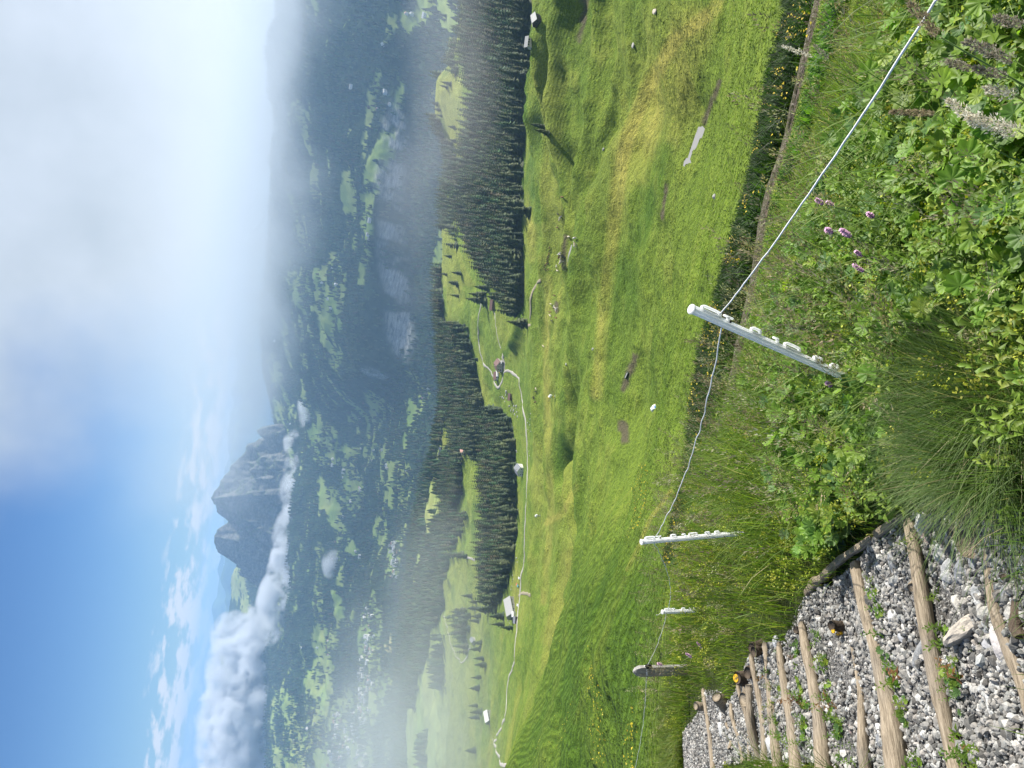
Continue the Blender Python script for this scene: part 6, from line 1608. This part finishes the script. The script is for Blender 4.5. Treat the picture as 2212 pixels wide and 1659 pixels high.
for i, (x, y) in enumerate([(352, 158), (346, 185), (345, 210), (340, 225), (335, 245), (330, 268), (333, 285), (345, 292), (322, 298), (308, 310), (313, 336), (325, 338), (338, 336)]): cow(Lm(x, y), 2 + i % 2, random.uniform(0, 6), 'dark young heifer of the straggling herd on the lit slope', 'dark heifers straggling over the lit slope', .8)
cow(Lm(300, 962), 0, 1, 'white cow alone below the dark gully'); cow(Lm(240, 1310), 0, 1, 'cream cow topmost of the four under the road bend'); cow(Lm(237, 1332), 3, 1.5, 'dark cow close to the cream one under the road bend'); cow(Lm(225, 1385), 3, .6, 'black cow nearest to the road below its bend'); cow(Lm(240, 1418), 2, 2, 'brown cow lowest of the four under the road bend')
cow(Lr(370, 1290), 2, 1.3, 'reddish brown cow on the dim slope right of the pool'); cow(Lr(348, 1405), 3, 1, 'dark cow of the trio right of the pool, uppermost'); cow(Lr(360, 1420), 1, 2, 'piebald cow of the trio right of the pool'); cow(Lr(352, 1438), 0, 2, 'cream cow of the trio right of the pool'); cow(Lr(332, 1487), 2, 1.4, 'small brown cow between the trio and the pool')

# ------------------------------------------------------------------ meadow odds and ends
STEELM = simple('machine_grey', (.30, .31, .32), .5, .2, 3, .5, 0, .4); WHITEP = simple('white_shell', (.82, .82, .80), .5, .05, 2, .4); DGREEN = simple('dark_green_paint', (.018, .05, .03), .5, .2, 4, .4); BLUEP = simple('blue_sheet', (.10, .25, .55), .6, .15, 3); ORANGEP = simple('orange_sheet', (.75, .30, .03), .6, .15, 3)
P_ = hit(1357, 811); yw_ = math.atan2(*(hit(1350, 835) - hit(1364, 790))[1::-1])
t_ = empty('water_trough', bank_z(P_, .02), 'dark green cattle trough on the bare muddy patch', 'trough', None, (0, 0, yw_))
bm = bmesh.new(); bm_box(bm, (0, .42, .32), (2.2, .07, .5)); bm_box(bm, (0, -.42, .32), (2.2, .07, .5)); bm_box(bm, (1.07, 0, .32), (.07, .77, .5)); bm_box(bm, (-1.07, 0, .32), (.07, .77, .5)); bm_box(bm, (0, 0, .10), (2.07, .77, .05)); bm_obj('basin', bm, DGREEN, t_)
bm = bmesh.new(); bm_box(bm, (0, 0, .46), (2.06, .76, .02)); bm_obj('water_surface', bm, WATER.m, t_)
for sx in (-.8, .8):
    bm = bmesh.new(); bm_box(bm, (sx, 0, .02), (.14, .9, .12)); bm_obj('foot', bm, GREYW.m, t_)
P_ = hit(1413, 882); t_ = empty('tarpaulin_bundle', bank_z(P_, 0), 'white and blue tarpaulin bundle with orange edge lying on the slope', 'bundle', None, (0, 0, .6))
def tarp(name, mat, k, off):
    q = random.Random(5); bm = bmesh.new(); n = 7; vs = []
    for i in range(n):
        for j in range(n):
            f, g_ = i / (n - 1) * 2 - 1, j / (n - 1) * 2 - 1; e_ = max(0, 1 - max(abs(f), abs(g_)) ** 2)
            vs.append(bm.verts.new((f * .85 * k * (1.15 - .5 * (g_ + 1) / 2) + off[0], g_ * 1.2 * k + off[1], e_ ** .6 * .75 * k + q.uniform(-.06, .06) + off[2])))
    for i in range(n - 1):
        for j in range(n - 1): bm.faces.new((vs[i * n + j], vs[(i + 1) * n + j], vs[(i + 1) * n + j + 1], vs[i * n + j + 1]))
    o = bm_obj(name, bm, mat, t_); sm = o.modifiers.new('thick', 'SOLIDIFY'); sm.thickness = .04
tarp('white_sheet', WHITEP, 1.0, (0, 0, 0)); tarp('blue_sheet', BLUEP, .5, (-.25, -.85, .12)); tarp('orange_sheet', ORANGEP, .42, (.5, -.55, .02))
def snow_gun(px_, label, col, k):
    P_ = hit(*px_); t_ = empty('snow_cannon', bank_z(P_, 0), label, 'snow cannon', None, (0, 0, 2.6), k)
    bm = bmesh.new(); bmesh.ops.create_cone(bm, cap_ends=True, segments=18, radius1=.62, radius2=.85, depth=1.5, matrix=Matrix.Translation((0, 0, 2.5)) @ Matrix.Rotation(Rd(78), 4, 'Y'))
    bmesh.ops.bevel(bm, geom=list(bm.edges), offset=.08, segments=2, affect='EDGES'); bm_obj('barrel', bm, WHITEP, t_)
    bm = bmesh.new(); bmesh.ops.create_cone(bm, cap_ends=True, segments=18, radius1=.9, radius2=.9, depth=.25, matrix=Matrix.Translation((.8, 0, 2.66)) @ Matrix.Rotation(Rd(78), 4, 'Y')); bm_obj('nozzle_ring', bm, col, t_)
    obj('pole', tube_mesh('pole', [(0, 0, .2), (0, 0, 2.0)], .14, STEELM, 8), t_)
    for i in range(3):
        a = i * 2.094; obj('leg', tube_mesh('leg', [(0, 0, .55), (math.cos(a) * 1.1, math.sin(a) * 1.1, .02)], .07, STEELM, 6), t_)
    bm = bmesh.new(); bm_box(bm, (-.1, .55, 1.3), (.5, .4, .7)); bm_obj('control_box', bm, col, t_)
snow_gun((1200, 857), 'white and yellow snow cannon on a tripod beside the dark gully', CARP['yellow'], 1.25); snow_gun((1168, 1114), 'grey and white snow cannon in the hollow below the road', STEELM, 1.15)
P_ = hit(1418, 26); t_ = empty('boulder_pale', P_, 'pale tan boulder with pointed end on the right-hand slope', 'boulder'); t_.name = 'boulder'
def boulder_mesh(seed, col):
    V, Fc = rock_template(seed, 3); return mesh_np('boulder', V, None, Fc, STONE.m, False, {'col': np.tile(np.array(col), (len(V), 1))})
BO = [boulder_mesh(400 + i, (.34, .335, .32)) for i in range(4)] + [boulder_mesh(410, (.50, .44, .36))]
bpy.data.objects.remove(t_)
def boulder(px_, k, label, group=None, m_=None):
    o = obj('boulder', BO[m_ if m_ is not None else random.randrange(4)]); P_ = hit(*px_); o.location = P_ + np.array([0, 0, k * .2]); k *= .62; o.scale = (k, k * random.uniform(.8, 1.2), k * random.uniform(.6, .9)); o.rotation_euler = (0, 0, random.uniform(0, 6)); tag(o, label, 'boulder', group)
boulder((1418, 26), 1.3, 'pale tan boulder with pointed end on the right-hand slope', None, 4); boulder(Lr(1355, 1285), .55, 'lone white stone in the meadow below the pond'); boulder(Lr(825, 300), 1.5, 'white rock high on the fold right of the yellow crest'); boulder(Lr(632, 978), 1.2, 'white rock beside the flat bright ridge'); boulder(Lr(450, 1604), .9, 'small white rock below the pool')
boulder(Lm(482, 1110), 1.2, 'white rock at the upper end of the dark gully'); boulder(Lm(700, 985), .8, 'dark-based rock on the bright crest')
for x, y in [(930, 545), (945, 560), (985, 470), (990, 490), (975, 520), (985, 560), (960, 600), (915, 690), (1020, 660), (1055, 690), (1075, 720), (1060, 750), (1100, 690), (1120, 740), (1090, 770), (1125, 800), (1040, 720), (1080, 660), (1110, 660), (900, 540)]:
    boulder(L6(x, y), random.uniform(1.0, 2.4), 'grey boulder of the rockfall around the small brown barn', 'boulders round the small brown barn')
for x, y in [(1255, 880), (1285, 905), (1260, 965), (1298, 990), (1295, 760), (1280, 1310), (1275, 1250), (1290, 830)]: boulder(L6(x, y), random.uniform(.7, 1.3), 'whitish rock beside the long straight stretch of road', 'rocks along the straight road')
for x, y in [(1000, 470), (1005, 430), (1000, 500), (995, 520), (1030, 320), (1033, 345), (1008, 455), (985, 735), (990, 760), (975, 720)]: boulder(LE(x, y), random.uniform(.9, 1.6), 'pale rock in the heap between the grove and the lane turning', 'rock heap by the lane turning')
for x, y in [(1115, 1245), (1095, 1290), (1120, 1265), (1075, 1380), (1060, 1350), (1105, 1610)]: boulder(L6(x, y), random.uniform(1.2, 2.4), 'big rock under the grove just above the white chalet', 'rocks above the white chalet')
for x, y in [(713, 812), (712, 840), (720, 870), (745, 800), (780, 815), (785, 870), (760, 900), (735, 880)]: boulder(LE(x, y), random.uniform(1.0, 1.8), 'pale rock of the ring around the misty grey farmhouse', 'rocks round the misty farmhouse')

# ------------------------------------------------------------------ single plants one can point at
PINK = simple('bistort_pink', (.66, .40, .58), .7, .3, 120, .2, 0, 0)
STEMG = simple('stem_green', (.10, .17, .035), .6, .2, 30)
def picture_point(x, y, r): return D(x, y, r)
def bistort(tip, foot_r, label, L_=.042, rad=.0105):
    T_ = np.array(tip); B0 = np.array([T_[0] - .05, T_[1] - .05, 0.0]); B0[2] = float(zn(B0[0], B0[1]))
    t_ = empty('bistort_flower', B0, label, 'flower', None); d = Vector(T_ - B0)
    obj('stem', tube_mesh('stem', [(0, 0, 0), tuple(d * .5 + Vector((.01, 0, .01))), tuple(d)], .0022, STEMG, 6), t_)
    L_ *= 1.2; rad *= .62; q = random.Random(int(T_[0] * 1000)); ax = (d.normalized() + Vector((.25, 0, 0))).normalized()
    bm = bmesh.new(); u = ax.orthogonal().normalized(); v = ax.cross(u)
    for i in range(150):
        f = q.random(); a = q.uniform(0, 6.28); rr = rad * math.sin(math.pi * (f * .86 + .1)) ** .7
        c_ = d + ax * (f * L_) + (u * math.cos(a) + v * math.sin(a)) * rr; o_ = (u * math.cos(a) + v * math.sin(a) + ax * .4).normalized(); s_ = o_.cross(ax).normalized()
        k = .0042; vs = [bm.verts.new(c_ - s_ * k * .6), bm.verts.new(c_ + o_ * k * 1.3 - s_ * k * .3), bm.verts.new(c_ + o_ * k * 1.3 + s_ * k * .3), bm.verts.new(c_ + s_ * k * .6)]; bm.faces.new(vs)
    core = bmesh.ops.create_cone(bm, cap_ends=True, segments=8, radius1=rad * .75, radius2=rad * .5, depth=L_ * .95)['verts']
    m_ = Matrix.Translation(d + ax * L_ / 2) @ ax.to_track_quat('Z', 'Y').to_matrix().to_4x4()
    for v_ in core: v_.co = m_ @ v_.co
    bm_obj('flower_head', bm, PINK, t_)
bistort(D(1838, 511, 2.35), 0, 'pink bistort spike, largest and lowest, right of the leaning post', .045, .0125); bistort(D(1798, 504, 2.45), 0, 'pink bistort spike, round one just above the largest', .030, .0135)
bistort(D(1779, 441, 2.6), 0, 'small mauve bistort spike highest of the group near the wire', .036, .009); bistort(D(1802, 446, 2.6), 0, 'small mauve bistort spike second of the upper pair', .034, .008)
bistort(D(1888, 470, 2.3), 0, 'fading pale bistort spike apart on the right of the group', .028, .009); bistort(D(1863, 553, 2.3), 0, 'thin mauve bistort bud beneath the largest spike', .03, .006); bistort(D(1866, 587, 2.3), 0, 'lowest slender pinkish bistort bud above the broad leaves', .045, .006)
bistort(D(1797, 834, 2.55), 0, 'pink flower left of the foot of the leaning post', .028, .010); bistort(D(1494, 1420, 7.6), 0, 'pale pink flower on the bank near the wooden post', .07, .022); bistort(D(1518, 1402, 7.4), 0, 'mauve flower pair on the bank left of the steps', .08, .02)
bistort(D(1430, 1437, 8.9), 0, 'bright red-pink blossom beside the wooden post', .06, .03)
PLUME = MT('plume_husks'); PLUME.bsdf(PLUME.mix(1.0, PLUME.attr('col').outputs['Color'], PLUME.ramp(PLUME.noise(300, 3, .6, PLUME.pos()), [(.3, (.7, .7, .7)), (.7, (1.25, 1.22, 1.2))]), 'MULTIPLY'), .85, None, .1, 0, .35)
def plume(a, b, r, wd, cols, label, n=320, loose=1.0):
    """a grass flower head reaching from picture point a (its base) to b (its tip)"""
    A, B = Vector(D(a[0], a[1], r)), Vector(D(b[0], b[1], r * .99)); ft = Vector((A.x - .12, A.y - .1, 0)); ft.z = float(zn(ft.x, ft.y))
    t_ = empty('plume_grass', ft, label, 'grass head', None)
    obj('stem', tube_mesh('stem', [(0, 0, 0), tuple((A - ft) * .6 + Vector((-.02, 0, .03))), tuple(A - ft)], [.0026, .0022, .0016], STEMG, 6), t_)
    q = random.Random(int(a[0] * 7 + a[1])); ax = B - A; L_ = ax.length; ax.normalize(); u = ax.orthogonal().normalized(); v = ax.cross(u); V, Fc, C_ = [], [], []
    for i in range(n):
        f = q.random() ** .9; an = q.uniform(0, 6.28); lump = .65 + .5 * math.sin(f * 17 + q.uniform(-.4, .4)) * loose * .6
        rr = wd * (math.sin(math.pi * min(1, f * .80 + .16)) ** .8) * q.uniform(.2, 1.0) * max(.25, lump)
        rd_ = u * math.cos(an) + v * math.sin(an); c_ = (A - ft) + ax * (f * L_) + rd_ * rr; d = (ax * q.uniform(.6, 1.3) + rd_ * q.uniform(.2, .8)).normalized() * q.uniform(.006, .012)
        s_ = d.cross(Vector((q.gauss(0, 1), q.gauss(0, 1), q.gauss(0, 1)))).normalized() * .0019; b_ = len(V); V += [tuple(c_ - s_), tuple(c_ + d * .55 - s_ * .8), tuple(c_ + d), tuple(c_ + d * .5 + s_)]; Fc += [(b_, b_ + 1, b_ + 2), (b_, b_ + 2, b_ + 3)]
        k = q.uniform(.65, 1.25); cc = cols[q.randrange(len(cols))]; C_ += [tuple(k * x for x in cc)] * 4
    obj('seed_head', mesh_np('seed_head', V, None, Fc, PLUME.m, True, {'col': np.array(C_)}), t_)
PALE, TAN, GREYB = [(.78, .74, .60), (.88, .85, .74), (.62, .57, .42)], [(.40, .33, .20), (.50, .43, .28), (.30, .25, .15)], [(.36, .33, .24), (.46, .43, .33), (.28, .24, .18)]
plume((2200, 282), (2092, 255), 1.28, .023, PALE, 'white fluffy grass plume, the largest and nearest at the right edge', 700); plume((2110, 262), (2046, 216), 1.34, .014, PALE, 'slim white grass plume curving away above the largest one', 320)
plume((2020, 245), (1926, 242), 1.55, .010, TAN, 'straight tan foxtail head standing alone right of the wire', 420, .2); plume((2030, 80), (1965, 8), 1.40, .016, TAN, 'blurred tan plume crossing the top of the wire', 360)
plume((2190, 130), (2085, 90), 1.25, .015, GREYB, 'grey-brown plume under the wire end, long and dense', 420, .4); plume((2175, 165), (2105, 148), 1.3, .012, GREYB, 'second grey-brown plume just below the long one', 320, .4); plume((2100, 150), (2046, 132), 1.45, .010, GREYB, 'short dark plume left of the two grey ones', 240, .4)
plume((2212, 55), (2150, 38), 1.3, .013, GREYB, 'dark plume at the corner of the verge nearest the camera', 280, .4); plume((2195, 205), (2130, 190), 1.28, .013, PALE, 'pale loose plume between grey ones and the white plume', 260); plume((1790, 130), (1760, 98), 2.6, .010, GREYB, 'small speckled grass head overlapping the stony trail', 160); plume((1755, 122), (1692, 100), 2.7, .010, PALE, 'pale feathery grass head in front of the dark bank', 200)
plume((2190, 660), (2125, 640), 1.9, .008, PALE, 'nodding cream grass head over the grey-green tuft', 160); plume((2120, 700), (2090, 690), 2.0, .007, PALE, 'small cream grass head left of the nodding one', 120)
# broad-leaved clumps close to the camera, leaf by leaf
leaf_me = []
for i, (V, Fc, C_) in enumerate(LOBE):
    for c0 in ((.10, .20, .022), (.15, .25, .028), (.075, .145, .05)):
        leaf_me.append(mesh_np('leaf', V, None, Fc, LEAFM, True, {'col': C_ * np.array(c0)}))
def mantle(px_, n, size, label, tall=.16):
    P_ = nearpt(*px_); t_ = empty('ladys_mantle', P_, label, 'plant')
    for i in range(n):
        a = i * 2.4 + random.uniform(-.4, .4); rr = random.uniform(.02, .13); h = tall * random.uniform(.55, 1.1); o = link(bpy.data.objects.new('leaf', random.choice(leaf_me)), t_)
        o.location = (math.cos(a) * rr, math.sin(a) * rr, h); k = size * random.uniform(.75, 1.15); o.scale = (k,) * 3; o.rotation_euler = (random.uniform(-.5, .2), random.uniform(-.4, .4), a)
        link(bpy.data.objects.new('stalk', tube_mesh('stalk', [(0, 0, 0), (math.cos(a) * rr * .5, math.sin(a) * rr * .5, h * .6), (math.cos(a) * rr, math.sin(a) * rr, h)], .0016, STEMG, 5)), t_)
for x, y, n, sz_, lab in [(2180, 480, 9, .058, 'broad yellow-green lobed plant below the white plume'), (2080, 470, 8, .060, 'large grey-green lobed plant sparkling with dew'), (2140, 590, 7, .056, 'lobed plant with browned torn leaf edge'), (2040, 420, 8, .050, 'lobed plant under the bistort flowers, darker green'), (2000, 640, 8, .050, 'lobed plant with one big upright fan leaf'), (1975, 760, 8, .052, 'lobed plant right below the foot of the leaning post'),
                          (2030, 900, 7, .050, 'lobed plant with scalloped bright leaf beside the grass tuft'), (1935, 1050, 6, .046, 'lobed plant hanging over the upper edging beam'), (2050, 1010, 6, .048, 'lobed plant at the lower end of the edging beam'), (1900, 560, 8, .046, 'lobed plant midway between bistorts and post foot'), (1880, 930, 7, .044, 'lobed plant among grass left of the leaning post'), (2150, 720, 6, .05, 'lobed plant half hidden by the grey-green grass tuft')]:
    mantle((x + 25, y), n, sz_, lab)
lance_me = [mesh_np('shoot', V, None, Fc, LEAFM, True, {'col': C_ * np.array((.16, .26, .03))}) for V, Fc, C_ in LAN]
def shoots(px_, n, k, label):
    P_ = nearpt(*px_); t_ = empty('leafy_herb', P_, label, 'plant')
    for i in range(n):
        o = link(bpy.data.objects.new('shoot', random.choice(lance_me)), t_); o.location = (random.gauss(0, .05), random.gauss(0, .05), -.01); o.scale = (k * random.uniform(.8, 1.15),) * 3; o.rotation_euler = (random.uniform(-.3, .3), random.uniform(-.3, .3), random.uniform(0, 6))
for x, y, n, k, lab in [(1960, 560, 6, .95, 'bright lance-leaved herb clump right of the bistort flowers'), (1965, 690, 6, .95, 'bright lance-leaved herb clump halfway to the leaning post'), (1990, 800, 7, 1.0, 'bright lance-leaved herb clump at the foot of the leaning post'), (1945, 360, 5, .9, 'lance-leaved herb in the gap under the wire'), (2020, 520, 5, .9, 'lance-leaved herb between the broad dewy leaves'),
                        (2110, 1590, 2, .42, 'small green sprig with reddish leaves on the lowest gravel tread'), (2075, 1500, 2, .34, 'tiny leafy weed rooted under the second step'), (1850, 1590, 2, .42, 'red-tinged sprig beside the thin splintered log'), (1935, 1425, 1, .25, 'single weed sprouting behind the third step'), (1745, 1590, 3, .4, 'low weed between two worn steps'), (2095, 1385, 2, .25, 'trailing weed in front of the wedge-shaped stone'), (1830, 1590 - 40, 1, .25, 'tiny weed in the fourth tread')]:
    shoots((x, y), n, k, lab)
print('things %.1f s' % (time.time() - T0))
# ------------------------------------------------------------------ fog and clouds: real volumes
def fog_mat(name, dens, scale, soft, bias, floor=None, aniso=.35, stretch=(1, 1, 1), detail=4, col=(1, 1, 1)):
    m = MT(name); o = m.objco()
    ln = m.n('ShaderNodeVectorMath', operation='LENGTH'); m.t.links.new(o, ln.inputs[0])
    p = m.scaled(m.pos(), tuple(k / scale for k in stretch))
    nz = m.noise(1.0, detail, .58, p)
    f = m.math('SUBTRACT', 1.0, ln.outputs['Value'])                         # 1 in the middle, 0 at the rim
    f = m.math('ADD', m.math('MULTIPLY', f, bias), m.math('MULTIPLY', m.math('SUBTRACT', nz, .5), soft))
    edge = m.math('MULTIPLY', m.math('SUBTRACT', 1.0, ln.outputs['Value']), 6.0, clamp=True)
    f = m.math('MULTIPLY', m.math('MULTIPLY', f, 1.0, clamp=True), edge)
    if floor is not None:     # cloud base and top
        sp = m.n('ShaderNodeSeparateXYZ'); m.t.links.new(m.pos(), sp.inputs[0])
        zz = m.math('ADD', sp.outputs[2], m.math('MULTIPLY', m.math('SUBTRACT', nz, .5), floor[2]))
        g = m.math('MULTIPLY', m.math('SUBTRACT', zz, floor[0]), 1 / floor[1], clamp=True)
        f = m.math('MULTIPLY', f, m.math('MULTIPLY', g, g))
        f = m.math('MULTIPLY', f, m.math('POWER', 2.718, m.math('MULTIPLY', m.math('MAXIMUM', zz, floor[3]), -1 / 330)))
    v = m.n('ShaderNodeVolumePrincipled'); v.inputs['Color'].default_value = (*col, 1); v.inputs['Anisotropy'].default_value = aniso
    m.t.links.new(m.math('MULTIPLY', f, dens), v.inputs['Density'])
    m.t.links.new(v.outputs[0], m.out.inputs['Volume'])
    return m.m
def fog(name, c0, rad, mat, yaw=0.0):
    bm = bmesh.new(); bmesh.ops.create_icosphere(bm, subdivisions=3, radius=1.0)
    me = bpy.data.meshes.new(name); bm.to_mesh(me); bm.free(); me.materials.append(mat)
    o = obj(name, me); o.location = c0; o.scale = rad; o.rotation_euler = (0, 0, yaw)
    return tag(o, kind='stuff')
def facing(P_): return math.atan2(P_[1], P_[0]) - math.pi / 2
c_ = D(560, 330, 5600); fog('fog_bank', c_ + np.array([550, 0, 380]), (3900, 1900, 1450), fog_mat('fog_right', .0016, 800, 3.0, 1.7, (-500, 420, 950, 0), .35, (1, 1, 1), 4, (.74, .785, .83)), facing(c_))
c_ = D(1010, 1600, 1050); fog('valley_fog', c_ + np.array([-90, 0, 35]), (430, 640, 200), fog_mat('fog_left', .0020, 260, 2.2, .95, None, .35, (1, 1, 1.6), 5, (.78, .83, .85)), facing(c_))
c_ = D(850, 1640, 2600); fog('valley_fog', c_ + np.array([-200, 0, 60]), (620, 900, 240), fog_mat('fog_village', .0009, 400, 2.2, .9, None, .35, (1, 1, 1.6), 4, (.78, .83, .85)), facing(c_))
c_ = D(1065, 230, 900); fog('fog_wisp', c_ + np.array([0, 0, 55]), (330, 160, 75), fog_mat('fog_wisp', .0015, 120, 2.2, .55, None, .35), facing(c_))
CLM = fog_mat('cumulus', .015, 170, 7.0, .85, None, .3, detail=7, col=(.84, .865, .90))
for (x, y, r), rad in [((650, 1010, 7050), (150, 120, 90)), ((640, 1060, 7000), (140, 120, 95)), ((655, 1110, 7000), (190, 130, 95)), ((630, 1170, 7050), (210, 130, 110)), ((612, 1240, 7100), (230, 150, 90)), ((588, 1310, 7200), (200, 150, 90)),
                       ((560, 1390, 8200), (330, 300, 230)), ((530, 1440, 8300), (380, 320, 300)), ((545, 1520, 8200), (420, 330, 270)), ((520, 1600, 8300), (460, 350, 330)), ((540, 1700, 8300), (480, 350, 280)), ((478, 1540, 8500), (240, 240, 200)), ((500, 1370, 8600), (200, 200, 170)),
                       ((672, 745, 6300), (170, 110, 60)), ((668, 705, 6350), (120, 100, 60)), ((668, 875, 6400), (140, 100, 60)), ((640, 950, 7000), (110, 100, 70)), ((715, 1215, 5500), (70, 60, 40))]:
    c_ = D(x, y, r); fog('cloud', c_, tuple(k * (1.75 if r < 7600 else 1.3) for k in rad), CLM, facing(c_))
print('built in %.1f s' % (time.time() - T0))
